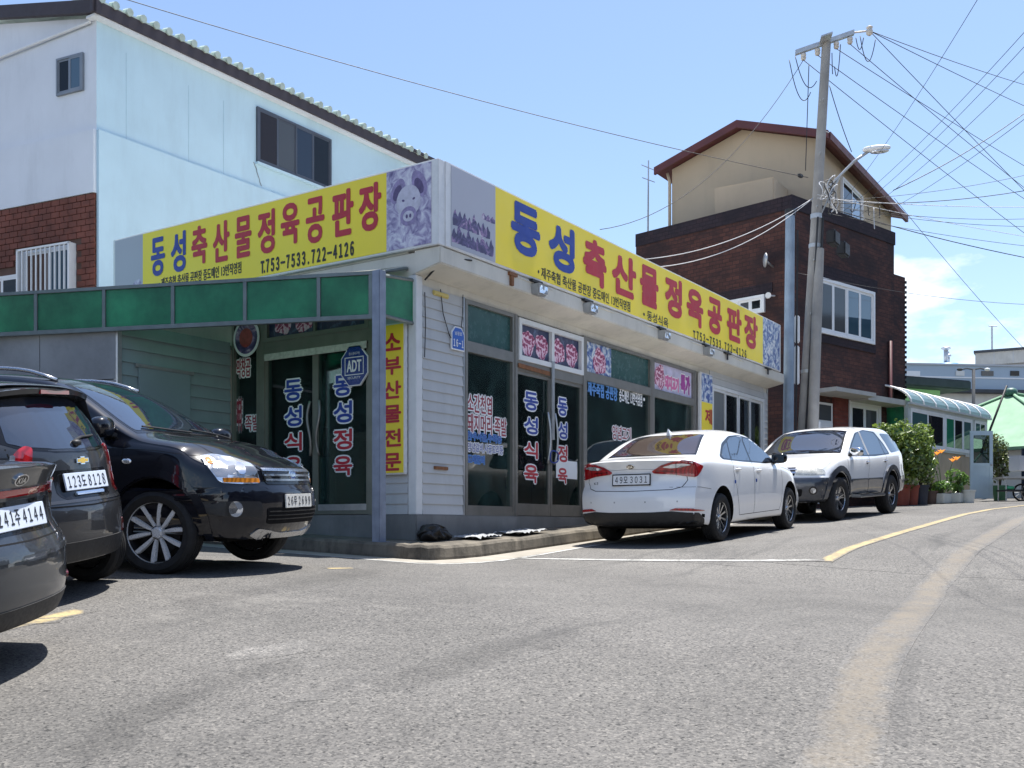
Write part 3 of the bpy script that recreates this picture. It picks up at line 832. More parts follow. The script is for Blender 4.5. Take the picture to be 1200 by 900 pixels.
    for sg in (1, -1):
        pt, n, rt, up = c.mount('F', sg * .70, .535, .018); mb = MB(); N = 20
        mb.tube([pt - n * .03, pt + n * .012], .068, 20); f = c.put(mb, 'fog_light', MATS['gloss_black'], smooth=True, angle=.6)
        mb = MB(); mb.tube([pt + n * .006, pt + n * .017], .048, 18); mb.build('fog_lens', MATS['lamp_clear'], f, smooth=True, angle=.6)
        mb = MB(); y0, y1 = sg * .86, sg * 1.03
        mb.hexa([(-.74, y0, .37), (.74, y0, .37), (.66, y1, .36), (-.66, y1, .36), (-.74, y0, .43), (.74, y0, .43), (.66, y1, .41), (-.66, y1, .41)]); rb = c.put(mb, 'running_board', MATS['cladding'], bevel=.015)
        for x in (-.32, .32): mb = MB(); mb.box(x - .2, x + .2, min(y0 + sg * .03, y1 - sg * .03), max(y0 + sg * .03, y1 - sg * .03), .42, .433); mb.build('tread_pad', MATS['black_plastic'], rb)
        door_handle(c, -.02, .985, sg, MATS['chrome'], .17); door_handle(c, -1.0, 1.01, sg, MATS['chrome'], .17)
        wing_mirror(c, .72, 1.14, sg, MATS['chrome'] if sg > 0 else MATS['paint_white'], (.075, .12, .085), .09)
    dl = (.8, -.6, 0)
    c.mirror_patch('headlight', round_poly([(.42, .80), (.44, .87), (.58, .92), (.74, .935), (.90, .925), (.93, .80), (.70, .785)], .03), dl, .008, MATS['lamp_hazy'])
    c.patch('grille', round_poly([(-.40, .78), (-.44, .93), (.44, .93), (.40, .78)], .03), 'F', .006, MATS['gloss_black'], None, .05)
    for z in (.83, .88): c.patch('grille_bar', [(-.42, z), (-.42, z + .018), (.42, z + .018), (.42, z)], 'F', .014, MATS['chrome'], None, .06)
    emblem(c, 'F', 0, .865, .15, .075)
    c.seam('bonnet_seam', [(2.0, -.62), (1.2, -.72)], 'T', MATS['seam'], .006); c.seam('bonnet_seam', [(2.0, .62), (1.2, .72)], 'T', MATS['seam'], .006)
    c.mirror_patch('tail_light', round_poly([(-1.1, 1.0), (-1.1, 1.4), (-.95, 1.4), (-.9, 1.0)], .03), (-.75, -.66, 0), .008, MATS['lens_red'])
    dq = (-1, 0, .1); c.patch('rear_screen', round_poly([(-.62, 1.0), (-.52, 1.4), (.52, 1.4), (.62, 1.0)], .05), dq, .004, MATS['car_glass'])
    mb = MB(); mb.box(-2.0, 1.9, -.68, .68, .34, .46); mb.build('floorpan', MATS['under'], b)
    c.wheels('six', .215, .245, MATS['alloy'], MATS['rim_dark'], -.06)
    return c

# ------------------------------------------------------------------ black off-roader on the side lot
SPO = dict(W=.91, xf=2.17, xr=-2.18, wb=2.63, r=.352, arch=.405, arch_up=.015, tumble=.34, tuck=.03, pf=.36, pr=.16, inset=-.005, flare=.022,
    top=[(2.17, .86), (2.02, .955), (1.8, 1.02), (1.45, 1.10), (1.17, 1.14), (1.05, 1.175), (.31, 1.54), (.07, 1.61), (-.5, 1.65), (-1.3, 1.64), (-1.8, 1.58), (-2.05, 1.52), (-2.18, 1.47)],
    belt=[(2.17, .82), (1.6, .97), (1.0, 1.04), (0, 1.07), (-1.2, 1.11), (-2.18, 1.16)],
    plan=[(2.17, .82), (1.8, .885), (1.3, .91), (.5, .905), (-.6, .905), (-1.3, .91), (-2.18, .86)],
    bottom=[(2.17, .30), (1.8, .27), (0, .32), (-1.6, .32), (-2.18, .36)],
    front=[(.25, .16), (.38, .05), (.55, .0), (.68, .01), (.74, .045), (.86, .07), (1.0, .17)], rear=[(.3, .1), (.5, 0), (.75, .02), (.8, .07), (1.1, .1), (1.25, .14), (1.5, .30)],
    crown=[(2.17, .055), (1.2, .07), (.9, .06), (.2, .06), (-1, .05), (-2.18, .06)])
def build_sportage():
    c = Car('parked_suv', 'black off-road car with roof rails parked in front of the dark glass doors', SPO, MATS['paint_black'], MATS['under'])
    b = c.body
    side_windows(c, dict(outline=[(.97, 1.07), (.53, 1.31), (.17, 1.48), (-.3, 1.55), (-1.1, 1.54), (-1.28, 1.12), (-.5, 1.08)], r=.04, panes=[
        [(.87, 1.095), (.51, 1.29), (.17, 1.455), (-.10, 1.50), (-.17, 1.095)], [(-.23, 1.10), (-.18, 1.51), (-.5, 1.53), (-1.05, 1.515), (-1.2, 1.14)]]), 'car_glass')
    for v in ('L', 'R'): c.patch('quarter_window', round_poly([(-1.36, 1.15), (-1.22, 1.49), (-1.7, 1.46), (-1.95, 1.2)], .05), v, .003, MATS['car_glass'])
    d = (.62, 0, .78); q = to_frame(c, d)
    c.patch('screen_seal', q([(1.07, -.76, 1.14), (1.17, -.4, 1.16), (1.21, 0, 1.17), (1.17, .4, 1.16), (1.07, .76, 1.14), (.25, .60, 1.57), (.19, 0, 1.6), (.25, -.60, 1.57)]), d, .0015, MATS['gloss_black'], b)
    c.patch('windscreen', round_poly(q([(1.03, -.725, 1.165), (1.12, -.4, 1.185), (1.14, 0, 1.195), (1.12, .4, 1.185), (1.03, .725, 1.165), (.29, .575, 1.545), (.24, 0, 1.57), (.29, -.575, 1.545)]), .04), d, .004, MATS['car_glass_blue'])
    for pts in ([(1.13, .70, 1.17), (1.11, .45, 1.19), (1.05, .02, 1.22)], [(1.14, -.02, 1.18), (1.11, -.3, 1.2), (1.01, -.66, 1.22)]): wiper(c, d, q(pts))
    roof_rail(c, .15, -1.75, .60, MATS['alloy'])
    # fenders and lower cladding in dark textured paint
    for v in ('L', 'R'):
        for ax in (c.spec['wb'] / 2, -c.spec['wb'] / 2):
            c.patch('wheel_arch_flare', arc(ax, .367, .418, -14, 190) + arc(ax, .367, .48, 190, -14), v, .02, MATS['paint_black'], None, .05, .02)
        c.patch('door_cladding', round_poly([(.80, .36), (.82, .60), (-.82, .60), (-.80, .36)], .03), v, .014, MATS['black_plastic'], None, .06, .016)
        c.seam('door_seam', [(1.02, 1.05), (1.0, .8), (.88, .42)], v, MATS['seam']); c.seam('door_seam', [(-.2, 1.08), (-.14, .7), (-.14, .4)], v, MATS['seam'])
        c.seam('wing_crease', [(1.86, .93), (1.3, .99), (.9, 1.0)], v, MATS['seam'], .004)
        pt, n, rt, up = c.mount(v, 1.06, .90); mb = MB(); blob(mb, pt + n * .004, (.045, .012, .022), .9, 16, 8); c.put(mb, 'side_repeater', MATS['lamp_clear'], smooth=True)
    # face
    c.patch('bumper', round_poly([(-.88, .34), (-.90, .70), (-.46, .72), (-.40, .66), (.40, .66), (.46, .72), (.90, .70), (.88, .34), (.6, .30), (-.6, .30)], .03), 'F', .014, MATS['paint_black'], None, .06, .03)
    c.patch('grille', round_poly([(-.42, .735), (-.46, .885), (.46, .885), (.42, .735)], .035), 'F', .006, MATS['gloss_black'], None, .05)
    for z in (.765, .805, .845): c.patch('grille_bar', [(-.415 - (z - .76) * .3, z), (-.415 - (z - .76) * .3, z + .016), (.415 + (z - .76) * .3, z + .016), (.415 + (z - .76) * .3, z)], 'F', .013, MATS['alloy'], None, .05)
    emblem(c, 'F', 0, .818, .155, .08, dark='emblem_blue')
    c.patch('air_intake', round_poly([(-.44, .42), (-.47, .55), (.47, .55), (.44, .42)], .03), 'F', .018, MATS['seam'], None, .05)
    for z in (.455, .485, .515): c.patch('intake_bar', [(-.44, z), (-.44, z + .008), (.44, z + .008), (.44, z)], 'F', .022, MATS['black_plastic'], None, .06)
    c.patch('skid_plate', round_poly([(-.46, .30), (-.56, .335), (-.50, .385), (-.2, .345), (.2, .345), (.50, .385), (.56, .335), (.46, .30)], .02), 'F', .022, MATS['alloy'], None, .05)
    c.plate('F', .60, 0, .52, .115, '26무 2699', mat_bg=MATS['plate_worn'])
    dl = (.72, -.69, 0)
    c.mirror_patch('headlight', round_poly([(.71, .745), (.64, .855), (.585, .95), (.70, .97), (.88, .945), (1.03, .895), (1.075, .745), (.9, .735)], .03), dl, .010, MATS['lamp_clear'])
    c.mirror_patch('indicator', round_poly([(.735, .747), (.725, .785), (1.06, .785), (1.065, .747)], .012), dl, .0135, MATS['lens_amber'])
    c.mirror_patch('side_marker', round_poly([(.645, .885), (.625, .935), (.675, .94), (.69, .89)], .015), dl, .0135, MATS['lens_amber'])
    c.mirror_patch('lamp_reflector', arc(.90, .86, .045, 0, 340, 18), dl, .014, MATS['chrome'])
    for sg in (1, -1):
        c.patch('fog_recess', round_poly([(sg * .50, .47), (sg * .52, .60), (sg * .86, .60), (sg * .84, .49)], .03), 'F', .0185, MATS['black_plastic'], None, .05)
        pt, n, rt, up = c.mount('F', sg * .735, .54, .014); mb = MB(); mb.tube([pt - n * .02, pt + n * .014], .062, 20); f = c.put(mb, 'fog_light', MATS['lamp_clear'], smooth=True, angle=.6)
        door_handle(c, -.0, .96, sg, MATS['paint_black'], .17); wing_mirror(c, .88, 1.13, sg, MATS['paint_black'], (.08, .125, .085), .09)
    c.seam('bonnet_seam', [(1.98, -.50), (1.75, -.60), (1.15, -.74)], 'T', MATS['seam'], .007); c.seam('bonnet_seam', [(1.98, .50), (1.75, .60), (1.15, .74)], 'T', MATS['seam'], .007)
    c.mirror_patch('tail_light', round_poly([(-1.1, 1.0), (-1.1, 1.3), (-.95, 1.3), (-.9, 1.0)], .03), (-.75, -.66, 0), .008, MATS['lens_red'])
    mb = MB(); mb.box(-1.9, 1.85, -.66, .66, .27, .4); mb.build('floorpan', MATS['under'], b)
    c.stretch(1.045)
    c.wheels('five_pairs', .258, .235, MATS['alloy_bright'], MATS['rim_dark'], .06)
    return c

# ------------------------------------------------------------------ dark grey hatchback seen from behind
SPK = dict(W=.80, xf=1.91, xr=-1.69, wb=2.385, r=.285, arch=.325, arch_up=.01, tumble=.40, tuck=.03, pf=.34, pr=.30, inset=.012, flare=.02,
    top=[(1.91, .70), (1.75, .84), (1.3, .96), (1.1, 1.02), (.45, 1.36), (.2, 1.44), (-.3, 1.485), (-.9, 1.475), (-1.35, 1.435), (-1.6, 1.405), (-1.69, 1.39)],
    belt=[(1.91, .66), (1.3, .84), (.8, .92), (-.2, .97), (-.9, 1.03), (-1.69, 1.10)],
    plan=[(1.91, .70), (1.5, .775), (.8, .795), (-.6, .795), (-1.2, .80), (-1.45, .785), (-1.69, .75)],
    bottom=[(1.91, .2), (0, .2), (-1.4, .22), (-1.69, .26)],
    front=[(.15, .1), (.4, 0), (.6, .02), (.75, .14)],
    rear=[(.2, .12), (.3, .03), (.45, 0), (.6, .0), (.66, .015), (.69, .05), (.8, .075), (.98, .10), (1.08, .155), (1.25, .27), (1.40, .37), (1.5, .38)],
    crown=[(1.91, .04), (1.2, .06), (.9, .06), (.2, .06), (-1, .055), (-1.69, .06)])
def build_spark():
    c = Car('parked_hatchback', 'small dark grey hatchback with a yellow badge parked behind the black off-road car', SPK, MATS['paint_grey'], MATS['under'])
    b = c.body
    side_windows(c, dict(outline=[(1.0, .96), (.5, 1.24), (.1, 1.37), (-.4, 1.40), (-.9, 1.35), (-1.22, 1.12), (-.5, 1.0)], panes=[
        [(.85, .985), (.5, 1.2), (.1, 1.335), (-.12, 1.36), (-.15, .995)], [(-.2, 1.0), (-.17, 1.365), (-.5, 1.365), (-.85, 1.32), (-1.05, 1.09)]]), 'car_glass')
    d = (-.86, 0, .5); q = to_frame(c, d)
    R = lambda y, z: (-1.69 + .1, y, z)
    def sc(k): return [(-1.6, .60 * k, 1.055), (-1.5, .555 * k, 1.2), (-1.35, .46 * k, 1.36 if k > .97 else 1.345), (-1.35, 0, 1.375 if k > .97 else 1.36), (-1.35, -.46 * k, 1.36 if k > .97 else 1.345), (-1.5, -.555 * k, 1.2), (-1.6, -.60 * k, 1.055), (-1.62, -.35, 1.0 if k > .97 else 1.018), (-1.62, 0, .985 if k > .97 else 1.003), (-1.62, .35, 1.0 if k > .97 else 1.018)]
    fr = c.frame(d)
    def on_rear(pts):      # given y, z: find the surface seen from behind, then express it in the raked frame
        out = []
        for y, z in pts:
            h, n = c.hit(c.frame('B'), y, z); out.append((h.dot(fr[1]), h.dot(fr[2])))
        return out
    c.patch('screen_seal', on_rear([(.61, 1.05), (.57, 1.18), (.50, 1.34), (.25, 1.365), (0, 1.37), (-.25, 1.365), (-.50, 1.34), (-.57, 1.18), (-.61, 1.05), (-.5, 1.005), (-.25, .985), (0, .98), (.25, .985), (.5, 1.005)]), d, .0015, MATS['gloss_black'], b)
    c.patch('rear_screen', round_poly(on_rear([(.575, 1.055), (.54, 1.18), (.475, 1.32), (.25, 1.345), (0, 1.35), (-.25, 1.345), (-.475, 1.32), (-.54, 1.18), (-.575, 1.055), (-.48, 1.025), (-.25, 1.008), (0, 1.003), (.25, 1.008), (.48, 1.025)]), .02), d, .004, MATS['car_glass_blue'])
    # roof spoiler with the third brake light under its lip
    mb = MB(); n = 16; rows = []
    for i in range(n + 1):
        y = -.56 + 1.12 * i / n; z = 1.405 - .035 * (abs(y) / .56) ** 2.5; xb = -1.44 + .10 * (abs(y) / .56) ** 2.2
        rows.append([(xb + .26, y, z - .005), (xb + .1, y, z + .012), (xb, y, z + .002), (xb + .012, y, z - .03), (xb + .14, y, z - .045)])
    for a, e in zip(rows, rows[1:]):
        for j in range(4): mb.quad(a[j], a[j + 1], e[j + 1], e[j])
    sp = c.put(mb, 'roof_spoiler', MATS['paint_grey'], smooth=True, angle=.7)
    mb = MB(); mb.box(-1.435, -1.40, -.17, .17, 1.372, 1.398); mb.build('brake_light', MATS['lens_red'], sp)
    wiper(c, 'B', [(0.02, 1.05), (-.1, 1.075), (-.32, 1.085)])
    pt, n_, rt, up = c.mount('B', 0, 1.04); mb = MB(); blob(mb, pt + n_ * .01, (.03, .04, .022), .8); c.put(mb, 'wiper_pivot', MATS['black_plastic'], smooth=True)
    dl = (-.80, -.60, 0)
    c.mirror_patch('tail_light', round_poly([(-.545, .74), (-.53, .90), (-.56, 1.02), (-.51, 1.035), (-.45, 1.01), (-.39, .95), (-.36, .80), (-.41, .70), (-.47, .68)], .03), dl, .012, MATS['lens_red'])
    c.mirror_patch('lens_band', round_poly([(-.42, .76), (-.41, .86), (-.43, .98), (-.395, .98), (-.375, .86), (-.385, .76)], .015), dl, .0145, MATS['lamp_clear'])
    c.seam('hatch_seam', [(-.60, 1.02), (-.585, .82), (-.56, .68), (-.45, .64), (0, .63), (.45, .64), (.56, .68), (.585, .82), (.60, 1.02)], 'B', MATS['seam'], .010)
    c.patch('plate_recess', round_poly([(-.32, .70), (-.33, .87), (.33, .87), (.32, .70), (.25, .675), (-.25, .675)], .03), 'B', .002, MATS['gloss_black'], b)
    c.plate('B', .79, 0, .52, .115, '123도 8128', mat_bg=MATS['plate_blue'], vert=False)
    pt, n_, rt, up = c.mount('B', 0, .705, .012); mb = MB(); mb.obox(pt, rt * .17, n_ * .012, up * .012); c.put(mb, 'hatch_handle', MATS['chrome'], bevel=.005)
    # bow-tie badge
    pt, n_, rt, up = c.mount('B', 0, .925, .006); a, t = .075, .026
    shape = [(-a, -t * .55), (-a * .38, -t * .55), (-a * .38, -t), (a * .30, -t), (a * .30, -t * .55), (a * .92, -t * .55), (a, t * .55), (a * .38, t * .55), (a * .38, t), (-a * .30, t), (-a * .30, t * .55), (-a * .92, t * .55)]
    mb = MB(); mb.prism(shape, lambda x, y, dd: pt + rt * x + up * y + n_ * dd, 0, .008); bd = c.put(mb, 'badge_surround', MATS['chrome'])
    mb = MB(); mb.prism([(x * .86, y * .72) for x, y in shape], lambda x, y, dd: pt + rt * x + up * y + n_ * dd, .004, .0105); mb.build('badge_field', simple('badge_gold', (.72, .47, .08), .3, .3), bd)
    pt, n_, rt, up = c.mount('B', .40, .90, .004); fit_text('SPARK', pt - rt * .02, rt, up, .15, .024, MATS['chrome'], 'badge_letters', c.root, .02)
    c.patch('bumper_crease', [(-.70, .655), (-.70, .675), (.70, .675), (.70, .655)], 'B', .006, MATS['paint_grey'], None, .05)
    c.patch('lower_bumper', round_poly([(-.55, .27), (-.60, .37), (-.4, .40), (.4, .40), (.60, .37), (.55, .27)], .03), 'B', .006, MATS['black_plastic'], None, .05)
    c.mirror_patch('reflector', round_poly([(-.60, .40), (-.60, .50), (-.56, .50), (-.55, .41)], .01), dl, .008, MATS['lens_darkred'])
    mb = MB(); mb.tube([(-.9, .0, 1.478), (-1.02, .0, 1.60)], [.006, .003], 6); c.put(mb, 'aerial', MATS['black_plastic'])
    dd = (.62, 0, .78); q = to_frame(c, dd)
    c.patch('windscreen', q([(1.05, -.58, 1.02), (1.16, 0, 1.04), (1.05, .58, 1.02), (.42, .48, 1.36), (.36, 0, 1.39), (.42, -.48, 1.36)]), dd, .003, MATS['car_glass'])
    c.mirror_patch('headlight', round_poly([(.9, .60), (.9, .8), (1.2, .78), (1.2, .64)], .03), (.75, -.66, 0), .006, MATS['lamp_clear'])
    for sg in (1, -1): wing_mirror(c, .78, .99, sg, MATS['paint_grey'], (.07, .1, .07), .07); door_handle(c, -.1, .88, sg, MATS['paint_grey'])
    mb = MB(); mb.box(-1.4, 1.6, -.58, .58, .19, .27); mb.build('floorpan', MATS['under'], b)
    c.stretch(1.06)
    c.wheels('five_pairs', .19, .175, MATS['alloy'], MATS['rim_dark'])
    return c

# ------------------------------------------------------------------ slate grey saloon with a full-width light bar
KX = dict(K3); KX.update(W=.90, xr=-2.34, pr=.34,
    top=[(2.24, .62), (2.0, .80), (1.6, .92), (1.15, 1.00), (.95, 1.045), (.35, 1.33), (.1, 1.405), (-.35, 1.435), (-.85, 1.40), (-1.1, 1.345), (-1.72, 1.10), (-1.85, 1.07), (-2.15, 1.05), (-2.28, 1.045), (-2.34, 1.03)],
    belt=[(2.24, .60), (1.6, .80), (1.0, .90), (.4, .925), (-.6, .965), (-1.3, 1.0), (-1.8, 1.0), (-2.34, .985)],
    rear=[(.18, .18), (.26, .06), (.42, .005), (.60, .0), (.66, .02), (.70, .055), (.80, .075), (.9, .075), (.96, .05), (1.03, .02), (1.1, .03)])
def build_kx():
    c = Car('parked_sedan', 'slate grey saloon with a thin red light bar across its boot lid', KX, MATS['paint_slate'], MATS['under'])
    b = c.body
    ol = [(1.06, .965), (.62, 1.16), (.2, 1.305), (-.2, 1.345), (-.62, 1.325), (-1.0, 1.225), (-1.28, 1.055), (-1.22, 1.018), (-.5, .985), (.4, .955)]
    side_windows(c, dict(outline=ol, r=.03, panes=[[(.84, .985), (.55, 1.145), (.2, 1.272), (-.05, 1.305), (-.115, 1.275), (-.16, .99), (.3, .972)], [(-.205, .995), (-.17, 1.275), (-.3, 1.322), (-.6, 1.302), (-.95, 1.2), (-1.15, 1.05), (-.5, .998)]]), 'car_glass')
    rw = (-.46, 0, .89); q = to_frame(c, rw)
    c.patch('rear_screen', round_poly(q([(-1.05, -.47, 1.36), (-1.08, 0, 1.362), (-1.05, .47, 1.36), (-1.655, .622, 1.14), (-1.74, 0, 1.11), (-1.655, -.622, 1.14)]), .03), rw, .004, MATS['car_glass'])
    c.patch('light_bar', round_poly([(-.60, .89), (-.60, .925), (0, .92), (.60, .925), (.60, .89), (0, .882)], .01), 'B', .010, MATS['lens_red'], None, .05)
    d = (-.75, -.66, 0)
    c.mirror_patch('tail_light', round_poly([(-1.12, .895), (-1.10, .93), (-.95, .95), (-.72, .945), (-.66, .92), (-.74, .85), (-.82, .77), (-.88, .81), (-1.0, .87)], .02), d, .012, MATS['lens_red'])
    c.mirror_patch('lamp_bezel', round_poly([(-1.0, .865), (-.90, .81), (-.84, .77), (-.80, .785), (-.86, .84), (-.95, .885)], .01), d, .014, MATS['gloss_black'])
    c.seam('boot_seam', [(-.70, .90), (-.715, .78), (-.66, .70), (-.55, .672), (0, .662), (.55, .672), (.66, .70), (.715, .78), (.70, .90)], 'B', MATS['seam'], .009)
    c.patch('plate_recess', round_poly([(-.36, .70), (-.40, .865), (.40, .865), (.36, .70)], .03), 'B', .002, MATS['gloss_black'], b)
    c.plate('B', .78, 0, .52, .118, '241주 4144', mat_bg=MATS['plate_blue'])
    emblem(c, 'B', 0, .968, .13, .066)
    c.patch('bumper_step', round_poly([(-.80, .585), (-.80, .615), (0, .605), (.80, .615), (.80, .585), (0, .575)], .01), 'B', .006, MATS['paint_slate'], None, .06)
    c.patch('lower_bumper', round_poly([(-.80, .235), (-.84, .33), (-.5, .35), (.5, .35), (.84, .33), (.80, .235)], .03), 'B', .006, MATS['black_plastic'], None, .05)
    for sg in (1, -1):
        c.patch('reflector', round_poly([(sg * .58, .39), (sg * .58, .42), (sg * .80, .43), (sg * .80, .40)], .01), 'B', .009, MATS['lens_darkred'], None, .04)
        wing_mirror(c, .80, .985, sg, MATS['paint_slate'], (.075, .115, .072), .075); door_handle(c, .0, .86, sg, MATS['paint_slate'])
    fw = (.55, 0, .83); q2 = to_frame(c, fw)
    c.patch('windscreen', q2([(.98, -.66, 1.0), (1.08, 0, 1.02), (.98, .66, 1.0), (.28, .5, 1.36), (.24, 0, 1.38), (.28, -.5, 1.36)]), fw, .003, MATS['car_glass'])
    mb = MB(); mb.box(-1.95, 1.9, -.66, .66, .19, .26); mb.build('floorpan', MATS['under'], b)
    c.wheels('five_pairs', .21, .205, MATS['alloy'], MATS['rim_dark'])
    return c
simple('plate_worn', (.62, .61, .57), .5, var=.1, scale=25, grime=.3); simple('plate_blue', (.62, .68, .78), .35, var=.04); simple('emblem_blue', (.02, .05, .2), .2)

CARS = []
def build_cars():
    k = build_k3(); k.place(4.40, -1.86, 0.0); CARS.append(k)
    s = build_sorento(); hd = math.radians(180 - 4.5)
    # left front tyre on the ground at (8.08, -2.71)
    h = Vector((math.cos(hd), math.sin(hd))); l = Vector((-h.y, h.x)); c = Vector((8.1, -2.72)) - h * 1.355 - l * .80
    s.place(c.x, c.y, hd); CARS.append(s)
    p = build_sportage(); p.place(-3.92, .815, math.radians(-70.3)); CARS.append(p)
    q = build_spark(); sp = cw(-4.64, 7.66); q.place(sp[0], sp[1], math.radians(115)); CARS.append(q)
    x = build_kx(); sp = cw(-4.71, 5.22); x.place(sp[0], sp[1], math.radians(122.5)); CARS.append(x)
# ------------------------------------------------------------------ ground, road paint, kerb
ASPHALT = (.175, .172, .168)
def asphalt_nodes(t):
    vec = t.wpos()
    big = t.noise(vec, .16, 4, .6); mid = t.noise(vec, .9, 6, .68); fine = t.noise(vec, 60, 3, .65); pits = t.noise(vec, 48, 2, .5)
    g = t.n('ShaderNodeTexVoronoi'); t.l(vec, g.inputs['Vector']); g.inputs['Scale'].default_value = 88
    col = t.ramp(big, [(.34, (.082, .079, .075)), (.5, (.114, .109, .104)), (.66, (.152, .146, .138))])
    col = t.mixc(.5, col, t.ramp(mid, [(.25, (.076, .073, .069)), (.75, (.168, .160, .150))]))
    stone = t.ramp(g.outputs['Color'], [(.0, (.30, .30, .30)), (.3, (.80, .80, .80)), (.7, (1.25, 1.24, 1.21)), (1.0, (2.1, 2.05, 1.95))])
    col = t.mixc(.72, col, stone, 'MULTIPLY')
    col = t.mixc(t.ramp(fine, [(.30, (.5, .5, .5)), (.5, (0, 0, 0))]), col, (.02, .02, .02))
    col = t.mixc(t.ramp(pits, [(.30, (.9, .9, .9)), (.41, (0, 0, 0))]), col, (.018, .018, .018))
    # oil and tyre darkening in long smears, pale dusty spots
    v2 = t.wpos((.30, 1.3, 1)); sm_ = t.noise(v2, .8, 6, .7, .8)
    col = t.mixc(t.ramp(sm_, [(.54, (0, 0, 0)), (.70, (.6, .6, .6))]), col, (.05, .049, .048))
    dust = t.noise(t.wpos((1.2, .5, 1)), .75, 7, .75)
    col = t.mixc(t.ramp(dust, [(.60, (0, 0, 0)), (.76, (.5, .5, .5))]), col, (.235, .222, .20))
    h = t.math('ADD', t.math('MULTIPLY', g.outputs['Distance'], .5), t.math('ADD', t.math('MULTIPLY', fine, .6), t.math('MULTIPLY', pits, .9)))
    return vec, col, h
def asphalt():
    t = NT('asphalt'); vec, col, h = asphalt_nodes(t)
    t.set(color=col, rough=.86, spec=.35); t.bump(h, .55, .008); MATS['asphalt'] = t.mat
def road_paint(name, color, wear, scale=3.0, edge=.12, soft=None, mult=None):
    t = NT(name); vec, col, h = asphalt_nodes(t)
    n = t.noise(vec, scale, 8, .72); f = t.noise(vec, 40, 3, .6)
    m = t.math('ADD', t.math('MULTIPLY', n, .7), t.math('MULTIPLY', f, .3))
    mask = t.ramp(m, [(wear - edge, (1, 1, 1)), (wear + edge, (0, 0, 0))])
    if soft:
        a_ = t.n('ShaderNodeAttribute', attribute_name='across'); fall = t.ramp(t.math('ADD', a_.outputs['Fac'], t.math('MULTIPLY', t.math('SUBTRACT', t.noise(vec, 6, 5, .7), .5), soft)), [(.45, (1, 1, 1)), (.95, (0, 0, 0))]); mask = t.math('MULTIPLY', mask, fall)
    if mult: color = t.mixc(1.0, col, (mult, mult, mult), 'MULTIPLY')
    t.set(color=t.mixc(mask, col, color), rough=.75, spec=.3); t.bump(h, .35, .006); MATS[name] = t.mat
asphalt()
road_paint('paint_line_white', (.44, .44, .42), .555, 5.0, .12, .5); road_paint('paint_line_yellow', (.41, .32, .155), .55, 5.0, .14, .6); road_paint('paint_line_faded', (.175, .148, .112), .49, 3.6, .16, 1.2)
road_paint('oil_smear', (.038, .037, .036), .54, 2.2, .16, 1.6, .70); road_paint('dust_smear', (.24, .225, .20), .49, 5.0, .14, 1.8, 1.6); road_paint('paint_ghost', (.34, .33, .31), .44, 1.2, .10)
simple('gutter_concrete', (.28, .255, .215), .9, var=.2, scale=2.5, grime=.35, bump=.3)
t_ = NT('kerb_concrete'); v_ = t_.wpos()
c_ = t_.ramp(t_.noise(v_, 1.6, 6, .65), [(.3, (.09, .08, .068)), (.55, (.17, .15, .12)), (.75, (.26, .225, .18))])
c_ = t_.mixc(t_.ramp(t_.noise(t_.wpos((1, 1, .4)), 5, 6, .7), [(.45, (0, 0, 0)), (.7, (.8, .8, .8))]), c_, (.035, .033, .028))
t_.set(color=c_, rough=.9, spec=.25); t_.bump(t_.noise(v_, 30, 5, .65), .5, .008); MATS['kerb_concrete'] = t_.mat

def strip(name, pts, w, mat, lift=.004, parent=None, seg=.4, ragged=0.0):
    rj = random.Random(len(pts) * 7 + int(w * 1000))
    """painted band along a polyline on the ground"""
    path = []
    for a, b in zip(pts, pts[1:]):
        L = math.hypot(b[0] - a[0], b[1] - a[1]); k = max(1, int(L / seg))
        path += [(a[0] + (b[0] - a[0]) * j / k, a[1] + (b[1] - a[1]) * j / k) for j in range(k)]
    path.append(pts[-1]); mb = MB(); rows = []
    for i, p in enumerate(path):
        a = path[max(0, i - 1)]; b = path[min(len(path) - 1, i + 1)]; d = Vector((b[0] - a[0], b[1] - a[1])).normalized(); n = Vector((-d.y, d.x))
        row = []
        for q, dz in ((-.5, -.003), (-.5, lift), (0, lift), (.5, lift), (.5, -.003)):
            x, y = p[0] + n.x * w * q, p[1] + n.y * w * q; row.append((x, y, gz(x, y) + dz))
        rows.append(row)
    A = (1.0, 1.0, 0.0, 1.0, 1.0); val = []; last = len(rows) - 1
    for i, (a, b) in enumerate(zip(rows, rows[1:])):
        for j in range(4):
            mb.quad(a[j], b[j], b[j + 1], a[j + 1]); va = 1.0 if i == 0 else None; vb = 1.0 if i + 1 == last else None
            val += [A[j] if va is None else va, A[j] if vb is None else vb, A[j + 1] if vb is None else vb, A[j + 1] if va is None else va]
    o = mb.build(name, mat, parent, fix=False); at_ = o.data.attributes.new('across', 'FLOAT', 'POINT')
    if len(val) == len(o.data.vertices): at_.data.foreach_set('value', val)
    return o
SMEARS = (([(-5.2, -2.1), (-4.9, -2.16), (-4.36, -2.26), (-3.4, -1.9), (-2.4, -1.4)], .55, 'oil_smear'), ([(-7.5, -4.5), (-7.0, -4.17), (-6.47, -4.02), (-5.9, -4.1)], .35, 'oil_smear'), ([(-6.2, -4.8), (-5.43, -4.83), (-4.6, -4.95)], .5, 'oil_smear'), ([(-6.05, -3.6), (-5.85, -3.75), (-5.6, -3.85)], .34, 'dust_smear'), ([(-6.5, -4.55), (-6.35, -4.68)], .12, 'dust_smear'))
